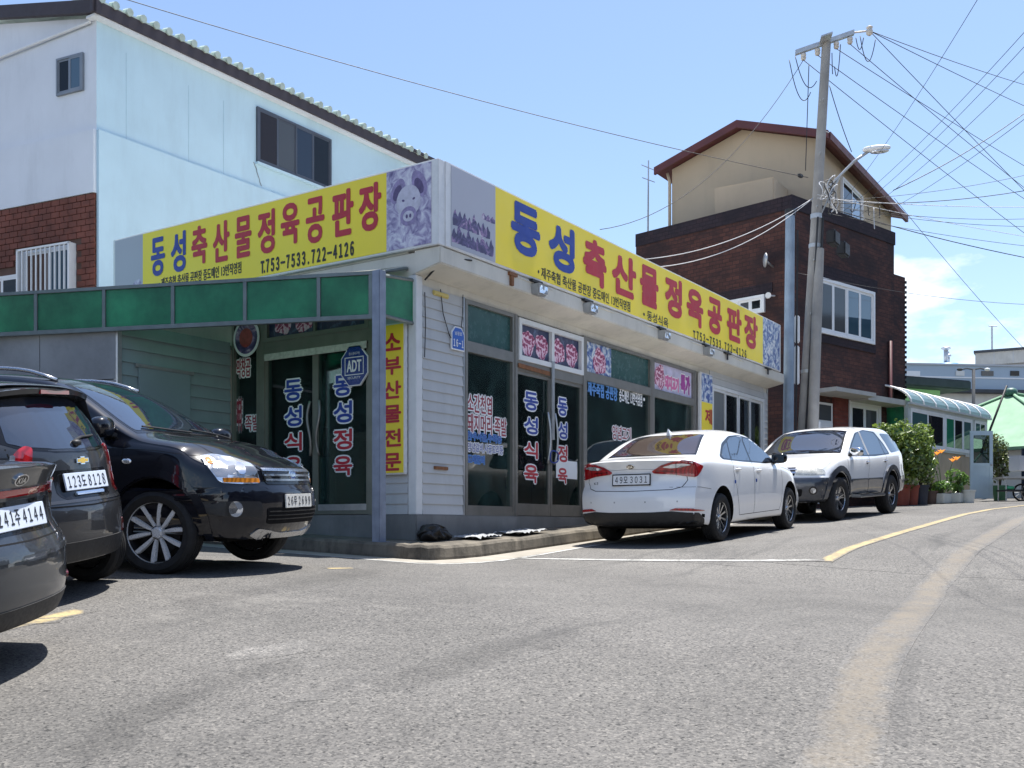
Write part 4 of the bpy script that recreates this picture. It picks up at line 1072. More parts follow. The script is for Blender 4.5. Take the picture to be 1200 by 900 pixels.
def build_ground():
    xs = [-400, -200, -100, -60, -40, -28, -20] + [-16 + .4 * i for i in range(int(40 / .4) + 1)] + [26, 30, 36, 40, 46, 60, 90, 150, 300, 700]
    ys = [-700, -300, -150, -80, -50, -32, -24, -18] + [-14 + .4 * i for i in range(int(26 / .4) + 1)] + [13.5, 16, 20, 28, 40, 60, 100, 200, 500]
    mb = MB()
    for x in xs:
        for y in ys: mb.v.append((x, y, gz(x, y)))
    n = len(ys)
    for i in range(len(xs) - 1):
        for j in range(n - 1): mb.f.append((i * n + j, (i + 1) * n + j, (i + 1) * n + j + 1, i * n + j + 1))
    g = mb.build('road', MATS['asphalt'], None, smooth=True, fix=False); tag(g, kind='structure')
    strip('gutter', [(-1.03, 4.2), (-1.03, -.75), (-.9, -1.0), (-.6, -1.02), (4, -1.02), (12.8, -1.02)], .46, MATS['gutter_concrete'], .0015, g)
    strip('edge_line', [(-1.30, 4.0), (-1.28, 1.0), (-1.27, -1.05), (-1.18, -1.24), (-.9, -1.30), (2.0, -1.29), (9, -1.29)], .10, MATS['paint_line_white'], .003, g)
    strip('bay_line', [(.32, -1.26), (1.18, -4.62)], .15, MATS['paint_line_white'], .004, g)
    strip('yellow_line', [(1.08, -4.66), (5, -4.55), (9, -4.5), (12.9, -4.47), (16, -4.75), (19, -5.4), (23, -7.0)], .18, MATS['paint_line_yellow'], .005, g, .2)
    strip('faded_line', [(-8.2, -7.25), (-6.2, -6.9), (-5.0, -6.66), (-.07, -5.95), (2.6, -5.86), (7.9, -5.6), (14, -5.9), (20, -7.6)], .28, MATS['paint_line_faded'], .0025, g, .2)
    strip('yellow_mark', [(-6.75, -1.95), (-6.2, -1.78), (-5.62, -1.72)], .22, MATS['paint_line_yellow'], .002, g, .08)
    strip('yellow_mark', [(-6.5, -1.35), (-6.05, -1.75), (-5.9, -1.9)], .20, MATS['paint_line_yellow'], .003, g, .08)
    strip('yellow_mark', [(-2.74, -1.15), (-2.44, -1.23)], .16, MATS['paint_line_yellow'], .002, g, .05)
    for pts, w, mt in (SMEARS): strip('stain', pts, w, MATS[mt], .0006 if mt == 'oil_smear' else .0012, g, .1)
    # cracks in the surface
    rnd = random.Random(4)
    for pts in ([(1.1, -3.6), (.86, -4.3), (.62, -5.6), (.58, -6.7), (.35, -9)], [(.62, -1.6), (.55, -2.4), (.7, -3.3), (.55, -4.2)]):
        q = []
        for a, b in zip(pts, pts[1:]):
            for j in range(10): t = j / 10; q.append((a[0] + (b[0] - a[0]) * t + rnd.uniform(-.02, .02), a[1] + (b[1] - a[1]) * t + rnd.uniform(-.02, .02)))
        strip('crack', q, .007, simple('crack_dark', (.035, .034, .033), .95, var=.3, scale=8), .0012, g, 1)
    # raised pavement round the shop, cast kerb with a rounded corner
    out = [(-.80, 5.2), (-.80, 3.4), (-.80, 2.0), (-.80, .6), (-.80, -.45)] + [(-.80 + .35 - .35 * math.cos(a), -.45 - .35 * math.sin(a)) for a in [math.pi / 2 * i / 7 for i in range(1, 8)]] + [(-.45 + .6 * i, -.80) for i in range(1, 23)]
    mb = MB(); rows = []
    for i, (x, y) in enumerate(out):
        inn = (max(x, -.02) if y <= -.79 else -.02, min(max(y, -.02), 5.2) if x <= -.79 else -.02)
        if not (y <= -.79 or x <= -.79): inn = (-.02, -.02)
        d = Vector((inn[0] - x, inn[1] - y)); d.normalize(); z = gz(x, y); wob = .008 * math.sin(i * 2.1)
        top = z + .165 + wob
        rows.append([(x, y, z - .15), (x - d.x * .004, y - d.y * .004, z + .03), (x + d.x * .012, y + d.y * .012, top - .03), (x + d.x * .035, y + d.y * .035, top), (x + d.x * .17, y + d.y * .17, top + .004), (inn[0], inn[1], max(top, gz(inn[0], inn[1]) + .165) + .015)])
    for a, b in zip(rows, rows[1:]):
        for j in range(5): mb.quad(a[j], a[j + 1], b[j + 1], b[j])
    k = mb.build('pavement', MATS['kerb_concrete'], None, smooth=True, angle=.7); tag(k, kind='structure')
    return g

# ------------------------------------------------------------------ shop materials
simple('siding_white', (.47, .475, .475), .55, var=.06, scale=2.2, grime=.22, streak=True)
simple('siding_green', (.21, .27, .27), .6, var=.1, scale=2.0, grime=.3, streak=True)
simple('alu_bronze', (.235, .225, .205), .42, .55, var=.12, scale=5, grime=.3)
simple('alu_white', (.66, .67, .67), .45, var=.05, scale=4, grime=.15)
simple('alu_steel', (.46, .47, .48), .36, .8, var=.1, scale=7, grime=.35)
simple('eave_cream', (.60, .57, .50), .7, var=.10, scale=1.4, grime=.42, streak=True, bump=.1)
simple('plinth_stone', (.19, .19, .185), .8, var=.25, scale=1.6, grime=.6, streak=True, bump=.25)
simple('sign_yellow', (.90, .70, .035), .45, var=.04, scale=.8)
simple('sign_frame', (.70, .70, .70), .4, var=.06, scale=3, grime=.25)
simple('ink_blue', (.018, .05, .30), .5, var=.08); simple('ink_red', (.46, .018, .035), .5, var=.08); simple('ink_black', (.02, .018, .015), .5, var=.1); simple('ink_white', (.80, .80, .80), .5, var=.03)
simple('ink_pink', (.66, .16, .36), .5, var=.1); simple('ink_magenta', (.38, .05, .30), .5, var=.1); simple('print_banner_bg', (.55, .52, .68), .45, var=.25, scale=5); simple('ink_skyblue', (.10, .28, .62), .5, var=.05); simple('ink_maroon', (.30, .03, .05), .5, var=.05)
simple('room_dark', (.28, .42, .40), .8, var=.2, scale=1.5); simple('room_floor', (.13, .12, .11), .6, var=.2); simple('fridge_white', (.36, .42, .42), .35, var=.06)
simple('film_green', (.025, .085, .08), .25, var=.12, scale=2); simple('rust', (.20, .085, .035), .85, var=.4, scale=14, bump=.3)
def glass_mat(name, through, ior=1.5, rough=.0, tint_gloss=(1, 1, 1), dirt_lift=.04):
    t = NT(name); t.t.nodes.remove(t.b)
    tr = t.n('ShaderNodeBsdfTransparent'); tr.inputs[0].default_value = through + (1,)
    gl = t.n('ShaderNodeBsdfGlossy'); gl.inputs['Roughness'].default_value = rough; gl.inputs['Color'].default_value = tint_gloss + (1,)
    fr = t.n('ShaderNodeFresnel'); fr.inputs[0].default_value = ior
    mx = t.n('ShaderNodeMixShader'); t.l(fr.outputs[0], mx.inputs[0]); t.l(tr.outputs[0], mx.inputs[1]); t.l(gl.outputs[0], mx.inputs[2])
    df = t.n('ShaderNodeBsdfDiffuse'); df.inputs[0].default_value = (.15, .25, .24, 1)  # teal dirt film, with brightness put into it to lift the dark panes
    m2 = t.n('ShaderNodeMixShader'); d = t.ramp(t.noise(t.wpos((1, 1, .5)), 2.2, 6, .7), [(.45, (dirt_lift * .3,) * 3), (.75, (dirt_lift * 1.6,) * 3)])
    t.l(d, m2.inputs[0]); t.l(mx.outputs[0], m2.inputs[1]); t.l(df.outputs[0], m2.inputs[2]); t.l(m2.outputs[0], t.out.inputs[0])
    MATS[name] = t.mat; return t.mat
glass_mat('shop_glass', (.45, .62, .58), 1.42, dirt_lift=.12); glass_mat('door_glass', (.36, .50, .46), 1.42, dirt_lift=.05); glass_mat('house_glass', (.55, .6, .6), 1.6)
def poly_carb(name, color, dens=.75, lo=.72, sc=1.8):
    """green translucent roofing sheet"""
    t = NT(name); t.t.nodes.remove(t.b); vec = t.wpos()
    n = t.ramp(t.noise(vec, sc, 6, .65), [(.3, tuple(c * lo for c in color)), (.7, color)])
    tl = t.n('ShaderNodeBsdfTranslucent'); t.l(n, tl.inputs[0]); df = t.n('ShaderNodeBsdfDiffuse'); t.l(n, df.inputs[0]); gl = t.n('ShaderNodeBsdfGlossy'); gl.inputs['Roughness'].default_value = .25
    m = t.n('ShaderNodeMixShader'); m.inputs[0].default_value = dens; t.l(df.outputs[0], m.inputs[1]); t.l(tl.outputs[0], m.inputs[2])
    fr = t.n('ShaderNodeFresnel'); fr.inputs[0].default_value = 1.4; m2 = t.n('ShaderNodeMixShader'); t.l(fr.outputs[0], m2.inputs[0]); t.l(m.outputs[0], m2.inputs[1]); t.l(gl.outputs[0], m2.inputs[2]); t.l(m2.outputs[0], t.out.inputs[0])
    MATS[name] = t.mat
poly_carb('polycarb_green', (.24, .90, .60), .90, .55, 1.4); poly_carb('polycarb_roof', (.075, .36, .25), .62, .5, 1.5)
def print_mat(name, stops, scale=6.0, dist=1.2, detail=6):
    """printed photograph reduced to blotches of its own colours"""
    t = NT(name); n = t.noise(t.wpos(), scale, detail, .62, dist); t.set(color=t.ramp(n, stops), rough=.4); MATS[name] = t.mat
print_mat('print_pig', [(.30, (.10, .08, .20)), (.45, (.30, .26, .42)), (.55, (.50, .47, .60)), (.68, (.66, .66, .72))], 7)
def roses(parent, lo, hi, plane, d, n, seed, hues=None):
    (a, z0), (b, z1) = lo, hi; rnd = random.Random(seed); w = (b - a) / n
    for k in range(n):
        cx, cz, R = a + w * (k + .5) + rnd.uniform(-.04, .04) * w, (z0 + z1) / 2 + rnd.uniform(-.06, .03) * (z1 - z0), min(w * .5, (z1 - z0) * .5) * .96
        m = MB(); ph = rnd.uniform(0, 6.28); pts = []
        for i in range(30):
            t = 2 * math.pi * i / 30; rr = R * (1 + .09 * math.sin(3 * t + ph) + .07 * math.sin(5 * t + 2 * ph) + .04 * math.sin(9 * t)); x, z = min(max(cx + rr * math.cos(t), a), b), min(max(cz + rr * math.sin(t), z0), z1)
            pts.append((x - cx, 0, z - cz) if plane == 's' else (0, x - cx, z - cz))
        m.add(pts, [tuple(range(30))]); o = m.build('printed_flower', MATS['print_rose'], parent, fix=False); o.location = (cx, d - .0012, cz) if plane == 's' else (d - .0012, cx, cz)
t_ = NT('print_rose'); v_ = t_.coords(); w_ = t_.n('ShaderNodeTexWave', wave_type='RINGS', rings_direction='SPHERICAL'); t_.l(v_, w_.inputs['Vector']); w_.inputs['Scale'].default_value = 2.2; w_.inputs['Distortion'].default_value = 16.0; w_.inputs['Detail'].default_value = 4; w_.inputs['Detail Scale'].default_value = 3.5
c_ = t_.ramp(w_.outputs['Fac'], [(.0, (.20, .02, .07)), (.3, (.50, .09, .20)), (.6, (.66, .28, .42)), (.9, (.78, .60, .68))]); t_.set(color=c_, rough=.4); MATS['print_rose'] = t_.mat
print_mat('print_back', [(.4, (.02, .03, .09)), (.55, (.05, .05, .10)), (.7, (.12, .18, .3))], 6)
print_mat('print_meat', [(.34, (.03, .02, .04)), (.46, (.50, .08, .22)), (.56, (.70, .30, .45)), (.68, (.75, .66, .70))], 6)
print_mat('print_herd', [(.40, (.045, .035, .10)), (.50, (.10, .08, .20)), (.56, (.28, .17, .32)), (.66, (.62, .62, .68))], 5)
print_mat('print_leaf', [(.42, (.03, .07, .28)), (.5, (.2, .3, .5)), (.58, (.66, .68, .70)), (.7, (.75, .76, .78))], 7)
print_mat('print_banner', [(.36, (.05, .12, .5)), (.44, (.6, .08, .3)), (.54, (.72, .40, .58)), (.66, (.74, .70, .76))], 5)
simple('print_grey', (.40, .41, .47), .45, var=.05, scale=1.2)

U = Vector((1, 0, 0)); V = Vector((0, 1, 0)); Zv = Vector((0, 0, 1))
_F, _HX, _HY = 1200.0, 600.0, 619.0
def on_street(px, py, v=0.0):
    k = (px - _HX) / _F; u = (k * (12.5 + v * _S) + 1.1775 + v * _C) / (_S - k * _C); Y = 12.5 + u * _C + v * _S
    return u, EYE + (_HY - py) / _F * Y
def on_left(px, py, u=0.0):
    k = (px - _HX) / _F; v = (k * (12.5 + u * _C) + 1.1775 - u * _S) / (-_C - k * _S); Y = 12.5 + u * _C + v * _S
    return v, EYE + (_HY - py) / _F * Y
def letter_street(parent, txt, u0, z0, u1, z1, mat, v, off=.03, outline=None, name='letter'):
    if outline: o_ = MB(); g_ = .03 * (z1 - z0) + .012; add_text(o_, txt, (u0 - g_, v + .0022, z0 - g_), U, Zv, u1 - u0 + 2 * g_, z1 - z0 + 2 * g_, off + .075); o_.build('letter_outline', outline, parent, fix=False)
    return fit_text(txt, Vector((u0, v, z0)), U, Zv, u1 - u0, z1 - z0, mat, name, parent, off)
def letter_left(parent, txt, v0, z0, v1, z1, mat, u, off=.03, outline=None, name='letter'):
    """v0 > v1: text runs towards smaller v"""
    if outline: o_ = MB(); g_ = .03 * (z1 - z0) + .012; add_text(o_, txt, (u + .0022, v0 + g_, z0 - g_), -V, Zv, v0 - v1 + 2 * g_, z1 - z0 + 2 * g_, off + .075); o_.build('letter_outline', outline, parent, fix=False)
    return fit_text(txt, Vector((u, v0, z0)), -V, Zv, v0 - v1, z1 - z0, mat, name, parent, off)

FLOOR = 1.17
def planks(parent, name, n, h, mesh_fn, mat, org):
    """lapped boards, one shared mesh"""
    me = None
    for i in range(n):
        if me is None: o = mesh_fn().build(name, mat, parent); me = o.data
        else: o = link(bpy.data.objects.new(name, me), parent)
        o.location = (org[0], org[1], org[2] + i * h)
def build_shop():
    s = thing('butcher_shop', 'single-storey corner butcher shop with white lap siding and dark glass doors', 'building', (0, 0, gz(0, 0)))
    s.location = (0, 0, 0)
    A = MATS['alu_bronze']
    # shell
    MB().box(-.04, 12.3, -.045, 7.5, .2, FLOOR).build('plinth', MATS['plinth_stone'], s, bevel=.012)
    sh = MB()
    sh.box(0, 12.28, 7.3, 7.45, FLOOR, 4.2); sh.box(12.13, 12.28, .06, 7.3, FLOOR, 4.2); sh.box(.02, .14, 3.28, 7.3, FLOOR, 4.2)
    sh.box(.02, 12.28, .02, 7.45, 4.2, 4.36)
    sh.build('rear_wall', MATS['eave_cream'], s)
    MB().box(.02, 12.1, .02, 7.3, FLOOR, FLOOR + .01).build('shop_floor', MATS['room_floor'], s)
    rm = MB(); rm.box(.16, 12.1, 4.8, 4.9, FLOOR + .01, 3.98); rm.box(8.3, 8.4, .1, 4.8, FLOOR + .01, 3.98); rm.box(.16, 8.3, .1, 4.8, 3.98, 4.02); rm.build('inner_wall', MATS['room_dark'], s)
    # eave slab and parapet behind the signs
    sl = MB(); sl.hexa([(-.03, -.40, 4.18), (12.30, -.40, 4.18), (12.30, .0, 4.09), (-.03, 0, 4.09), (-.03, -.40, 4.385), (12.30, -.40, 4.385), (12.30, 0, 4.385), (-.03, 0, 4.385)])
    sl.build('eave', MATS['eave_cream'], s, bevel=.012)
    MB().box(-.012, 12.26, -.004, .05, 3.985, 4.10).build('head_band', MATS['eave_cream'], s)
    pw = MB(); pw.box(.0, .12, .12, 5.95, 4.37, 5.30); pw.box(.12, 12.0, .0, .12, 4.37, 5.30); pw.build('parapet', MATS['eave_cream'], s)
    MB().box(-.012, .05, .0, 5.9, 4.0, 4.36).build('head_band', MATS['eave_cream'], s)
    # corner trims and lap siding
    MB().box(-.022, .105, -.026, .10, FLOOR, 4.09).build('corner_trim', MATS['alu_white'], s, bevel=.006)
    MB().box(.945, .975, -.03, .03, FLOOR, 4.0).build('edge_trim', MATS['alu_steel'], s)
    def lap(x0, x1, h=.128): return lambda: MB().hexa([(x0, -.030, 0), (x1, -.030, 0), (x1, .02, 0), (x0, .02, 0), (x0, -.014, h), (x1, -.014, h), (x1, .02, h), (x0, .02, h)])
    planks(s, 'siding_plank', 22, .128, lap(.107, .943), MATS['siding_white'], (0, 0, FLOOR + .003))
    planks(s, 'siding_plank', 22, .128, lap(12.06, 12.27), MATS['siding_white'], (0, 0, FLOOR + .003))
    planks(s, 'siding_plank', 2, .128, lap(9.06, 12.05), MATS['siding_white'], (0, 0, 3.845))
    def lapl(y0, y1, h=.128): return lambda: MB().hexa([(-.030, y0, 0), (.02, y0, 0), (.02, y1, 0), (-.030, y1, 0), (-.014, y0, h), (.02, y0, h), (.02, y1, h), (-.014, y1, h)])
    planks(s, 'siding_plank', 22, .128, lapl(.105, .64), MATS['siding_white'], (0, 0, FLOOR + .003))
    MB().box(12.275, 12.30, -.03, .05, FLOOR, 4.09).build('edge_trim', MATS['alu_steel'], s)
    # street glazing: three bays and a pair of doors
    Z0, ZT, ZT2, Z1 = FLOOR, 3.335, 3.415, 3.985
    def frame(u0, u1, z0, z1, w=.055, v0=-.035, v1=.06, mat=A, name='window', parent=s):
        m = MB(); m.box(u0, u0 + w, v0, v1, z0, z1); m.box(u1 - w, u1, v0, v1, z0, z1); m.box(u0 + w, u1 - w, v0, v1, z1 - w, z1); m.box(u0 + w, u1 - w, v0, v1, z0, z0 + w)
        return m.build(name, mat, parent)
    def pane(par, u0, u1, z0, z1, mat, v=.01, name='pane'): return MB().box(u0, u1, v, v + .012, z0, z1).build(name, mat, par)
    bays = [(.98, 2.14), (4.12, 6.46), (6.52, 8.30)]
    wins = []
    for i, (a, b) in enumerate(bays):
        w = frame(a, b, Z0, Z1); wins.append(w)
        MB().box(a + .055, b - .055, -.035, .055, ZT - .03, ZT2 + .03).build('transom', A, w)
        MB().box(a + .055, b - .055, -.03, .05, Z0 + .055, Z0 + .13).build('bottom_rail', A, w)
        pane(w, a + .05, b - .05, Z0 + .12, ZT - .02, MATS['shop_glass'])
        if i == 0: pane(w, a + .05, b - .05, ZT2 + .02, Z1 - .05, MATS['film_green'])
        elif i == 1:
            pp = pane(w, a + .05, 5.05, ZT2 + .02, Z1 - .05, MATS['print_leaf']); roses(pp, (a + .28, ZT2 + .04), (4.95, Z1 - .09), 's', .0095, 1, 31); pane(w, 5.05, b - .05, ZT2 + .02, Z1 - .05, MATS['film_green'])
        else:
            pp = pane(w, a + .05, b - .05, ZT2 + .02, Z1 - .05, MATS['print_banner_bg']); roses(pp, (a + .08, ZT2 + .05), (a + .62, Z1 - .07), 's', .0095, 1, 12); letter_street(pp, '돼지고기', a + .55, ZT2 + .08, a + 1.15, Z1 - .22, MATS['ink_pink'], .0045, .06, MATS['ink_white']); letter_street(pp, '특가', a + 1.22, ZT2 + .08, a + 1.66, Z1 - .12, MATS['ink_magenta'], .0045, .06, MATS['ink_white'])
    MB().box(2.14, 2.20, -.045, .06, Z0, Z1).build('mullion', A, s); MB().box(4.05, 4.12, -.045, .06, Z0, Z1).build('mullion', A, s); MB().box(6.46, 6.52, -.04, .06, Z0, Z1).build('mullion', A, s); MB().box(8.30, 8.38, -.04, .06, Z0, Z1).build('mullion', A, s)
    # picture transom over the doors
    tr = frame(2.22, 4.03, 3.36, 3.95, .07, -.06, .05, MATS['alu_white'], 'transom_window')
    MB().box(3.09, 3.16, -.06, .05, 3.43, 3.88).build('transom_bar', MATS['alu_white'], tr)
    for a, b in ((2.29, 3.09), (3.16, 3.96)):
        pp = pane(tr, a, b, 3.43, 3.88, MATS['print_back'], -.005, 'picture_pane'); roses(pp, (a + .03, 3.45), (b - .03, 3.86), 's', -.0055, 2, int(a * 10))
    MB().box(2.20, 4.05, -.035, .05, 3.22, 3.36).build('door_head', A, s)
    MB().obox((2.62, -.055, 3.27), (.42, 0, -.01), (0, .006, 0), (0, 0, .03)).build('peeling_strip', MATS['rust'], s)
    def door(u0, u1, hs, name='glass_door'):
        d = frame(u0, u1, Z0 + .01, 3.22, .05, -.01, .035, A, name)
        MB().box(u0 + .05, u1 - .05, -.008, .033, Z0 + .06, Z0 + .18).build('bottom_rail', A, d)
        pane(d, u0 + .045, u1 - .045, Z0 + .17, 3.18, MATS['door_glass'], .008)
        m = MB(); x = hs; n = 12
        m.tube([(x + .025 * math.sin(math.pi * i / n), -.03 - .035 * math.sin(math.pi * i / n), 1.95 + .75 * i / n) for i in range(n + 1)], .018, 8); m.build('door_handle', MATS['alu_steel'], d, smooth=True)
        return d
    d1 = door(2.20, 3.12, 3.02); d2 = door(3.13, 4.05, 3.22)
    m = MB(); m.tube([(3.235, -.075, 2.02 + .06 * math.sin(k * .5)) if 0 else (3.13 + .12 * math.cos(k * math.pi / 8), -.07 - .01 * math.sin(k), 2.05 + .09 * math.sin(k * math.pi / 8)) for k in range(16)], .010, 6, closed=True); o = m.build('bicycle_lock', MATS['ink_blue'], None, smooth=True); tag(o, 'blue loop lock hanging on the street door handles', 'lock')
    m = MB(); m.box(3.08, 3.15, -.07, -.05, 2.3, 3.45); o = m.build('door_brace', MATS['alu_steel'], s)
    # letters on the glass
    ow = MATS['ink_white']; B, R = MATS['ink_blue'], MATS['ink_red']
    def col_street(par, px0, px1, rows, txts, cols):
        for (y0, y1), t, c in zip(rows, txts, cols):
            xm = (px0 + px1) / 2; a, b = on_street(px0, y0)[0], on_street(px1, y0)[0]; zt = on_street(xm, y0)[1]; zb = on_street(xm, y1)[1]
            letter_street(par, t, a + .02, zb, b - .02, zt, c, -.004, .035, ow)
    cy = lambda rows: [(370 + a / 3.6, 370 + b / 3.6) for a, b in rows]
    col_street(d1, 613, 631, cy([(322, 400), (427, 500), (532, 603), (629, 706)]), '동성식육', (B, B, R, R))
    col_street(d2, 652.5, 665.5, cy([(347, 423), (449, 520), (547, 618), (642, 708)]), '동성정육', (B, B, R, R))
    MB().box(3.30, 3.92, -.004, .0, 1.75, 2.02).build('paper_notice', MATS['ink_white'], d2)
    def row_street(par, txt, p0, p1, y0, y1, mat, off=.02, ol=ow):
        a, zt = on_street(p0, y0); b, _ = on_street(p1, y0); zb = on_street(p0, y1)[1]
        letter_street(par, txt, a, zb, b, zt, mat, .006, off, ol)
    w1, w2, w3 = wins
    row_street(w1, '소간천엽', 548, 577, 460, 482, MATS['ink_maroon'], .02); row_street(w1, '돼지머리·족발', 548, 594, 483.5, 506, MATS['ink_maroon'], .02)
    row_street(w1, '한우사골,우족등', 548.5, 588, 505.5, 515, B, .012, MATS['ink_skyblue']); row_street(w1, '양념갈비,사골꼬리등', 548.5, 590, 518, 529, B, .012, ow); row_street(w1, '도매문의', 549, 568, 533, 542, B, .012, MATS['ink_skyblue'])
    row_street(w2, '제주축협 공판장', 689, 724, 445, 463, MATS['ink_skyblue'], .03, None); row_street(w2, '중도매인 13번직영점', 726, 753, 454, 471, ow, .02, None)
    row_street(w2, '양념고기', 718, 740, 498, 514.5, MATS['ink_maroon'], .02)
    for px, py in ((685.8, 452), (755, 468)):
        a, z = on_street(px, py); m = MB(); m.lathe([(0, .004), (.028, .004), (.03, .0), (.028, -.004), (0, -.004)], 14, 'y', (a, .004, z)); m.build('suction_cup', ow, w2)
    # white four-leaf sliding window at the far end
    ww = frame(9.12, 12.03, 1.95, 3.83, .07, -.05, .05, MATS['alu_white'], 'sliding_window')
    for i in range(4):
        a = 9.19 + i * .6925; f = frame(a, a + .6925, 2.02, 3.76, .05, -.03 + .02 * (i % 2), .02 + .02 * (i % 2), MATS['alu_white'], 'sash', ww)
        pane(f, a + .05, a + .6425, 2.07, 3.71, MATS['house_glass'] if i else MATS['screen_grey'], .0)
    MB().box(9.06, 12.05, -.02, .04, FLOOR, 1.95).build('wall_panel', MATS['siding_white'], s)
    MB().box(9.2, 12.0, .25, .27, 1.95, 3.8).build('inner_blind', MATS['blind_teal'], s)
    # left front: recessed pair of doors under the awning
    def lframe(v0, v1, z0, z1, w=.055, u0=-.035, u1=.06, mat=MATS['alu_olive'], name='window', parent=s):
        m = MB(); m.box(u0, u1, v0, v0 + w, z0, z1); m.box(u0, u1, v1 - w, v1, z0, z1); m.box(u0, u1, v0 + w, v1 - w, z1 - w, z1); m.box(u0, u1, v0 + w, v1 - w, z0, z0 + w)
        return m.build(name, mat, parent)
    def lpane(par, v0, v1, z0, z1, mat, u=.01, name='pane'): return MB().box(u, u + .012, v0, v1, z0, z1).build(name, mat, par)
    MB().box(-.03, .05, .64, .74, FLOOR, 4.0).build('door_post', MATS['alu_olive'], s); MB().box(-.03, .05, 2.62, 2.72, FLOOR, 4.0).build('door_post', MATS['alu_olive'], s)
    MB().box(-.028, .05, .74, 2.62, 3.36, 3.52).build('door_head', MATS['alu_olive'], s)
    tw = lframe(.74, 2.62, 3.52, 4.0, .06, name='transom_window'); pp = lpane(tw, .80, 2.56, 3.58, 3.94, MATS['print_back']); roses(pp, (1.72, 3.6), (2.5, 3.92), 'l', .0095, 2, 7); MB().box(-.03, .04, 1.66, 1.70, 3.58, 3.94).build('transom_bar', MATS['alu_olive'], tw)
    m = MB(); m.box(-.045, -.03, .76, 2.60, 3.27, 3.36); m.build('speckled_strip', MATS['strip_pale'], s)
    for a, b, hv in ((.74, 1.68, 1.60), (1.68, 2.62, 1.76)):
        d = lframe(a, b, FLOOR + .01, 3.35, .05, -.01, .035, MATS['alu_olive'], 'glass_door'); lpane(d, a + .04, b - .04, FLOOR + .12, 3.31, MATS['door_glass'], .006)
        MB().box(-.008, .033, a + .05, b - .05, FLOOR + .05, FLOOR + .14).build('bottom_rail', MATS['alu_steel'], d)
        m = MB(); sg = 1 if hv > 1.68 else -1
        m.tube([(-.02 - .035 * math.sin(math.pi * i / 12), hv - sg * .03 * math.sin(math.pi * i / 12 * 2), 1.95 + .72 * i / 12) for i in range(13)], .018, 8); m.build('door_handle', MATS['alu_bronze'], d, smooth=True)
        x0, x1, rows, txt = ((389, 415, [(298, 390), (412, 508), (535, 626), (654, 740)], '동성정육') if a < 1 else (331.5, 356, [(318, 412), (434, 524), (550, 632), (657, 745)], '동성식육'))
        for (y0, y1), ch, cm in zip(rows, txt, (B, B, R, R)):
            y0, y1 = 360 + y0 / 3.75, 360 + y1 / 3.75; va, zt = on_left(x0, y0); vb, _ = on_left(x1, y0); zb = on_left((x0 + x1) / 2, y1)[1]; zt = on_left((x0 + x1) / 2, y0)[1]
            letter_left(d, ch, va - .03, zb, vb + .03, zt, cm, -.004, .035, ow)
    sd = lframe(2.72, 3.26, FLOOR, 3.98, .045, mat=MATS['alu_olive'], name='side_light'); lpane(sd, 2.76, 3.22, FLOOR + .05, 3.5, MATS['door_glass']); lpane(sd, 2.76, 3.22, 3.5, 3.94, MATS['room_dark'])
    def row_left(par, txt, p0, p1, y0, y1, mat):
        va, _ = on_left(p0, y0); vb, _ = on_left(p1, y0); zt = on_left((p0 + p1) / 2, y0)[1]; zb = on_left((p0 + p1) / 2, y1)[1]; letter_left(par, txt, va, zb, vb, zt, mat, .006, .02, ow)
    row_left(sd, '막창곱', 277, 293, 420, 442, MATS['ink_maroon']); row_left(sd, '머리', 277, 283, 466, 506, MATS['ink_maroon']); row_left(sd, '족발', 287, 303, 486, 505, MATS['ink_maroon'])
    # furniture inside: chiller cabinets and tubs
    for nm, x0, x1, y0, y1, h, lab in (('chiller_cabinet', 4.4, 6.2, 1.1, 1.9, 1.0, 'pale chiller cabinet behind the street window'), ('chiller_cabinet', .6, 1.2, 1.9, 3.2, 1.25, 'pale chiller cabinet behind the side doors')):
        c = thing(nm, lab, 'cabinet', ((x0 + x1) / 2, (y0 + y1) / 2, FLOOR + .012)); a, b = (x1 - x0) / 2, (y1 - y0) / 2
        MB().box(-a, a, -b, b, 0, h * .6).build('case', MATS['fridge_white'], c, bevel=.02); MB().box(-a, a, -b * .2, b, h * .6, h).build('glass_top', MATS['house_glass'], c); MB().box(-a - .01, a + .01, -b - .01, b, h * .58, h * .64).build('counter_rail', MATS['alu_steel'], c)
    for x, y, r, h, lab in ((5.0, .55, .2, .45, 'teal tub standing inside the street window'), (4.55, .5, .16, .6, 'tall pale bucket standing inside the street window')):
        m = MB(); m.lathe([(r * .8, 0), (r, h), (r * 1.06, h), (r * 1.06, h - .03), (r * .98, h - .03), (r * .78, .02)], 24, 'z', (x, y, FLOOR + .42)); m.box(x - r, x + r, y - r, y + r, FLOOR + .012, FLOOR + .42)
        o = m.build('storage_tub', simple('tub_teal', (.16, .36, .40), .5), None, smooth=True, angle=.6); tag(o, lab, 'tub')
    sf = thing('wall_shelf', 'steel shelf rack against the back wall inside the shop', 'shelf', (0, 0, 0))
    for z in (1.6, 2.1, 2.6): MB().box(1.2, 7.6, 4.3, 4.75, z, z + .03).build('shelf', MATS['alu_steel'], sf)
    for x in (1.2, 3.3, 5.4, 7.57): MB().box(x, x + .04, 4.3, 4.34, FLOOR + .012, 2.7).build('upright', MATS['alu_steel'], sf)
    rnd = random.Random(17)
    for i in range(22):
        x = 1.3 + i * .28; zz = (1.63, 2.13, 2.63)[i % 3]; hh = rnd.uniform(.18, .38); m = MB(); m.box(x, x + rnd.uniform(.16, .25), 4.36, 4.66, zz, zz + hh); o = m.build('carton', simple('carton_%d' % (i % 4), ((.35, .28, .18), (.12, .32, .36), (.5, .5, .48), (.3, .08, .08))[i % 4], .7), None, bevel=.006); tag(o, 'small carton on the steel shelf inside the shop', 'carton', 'cartons on the shelf')
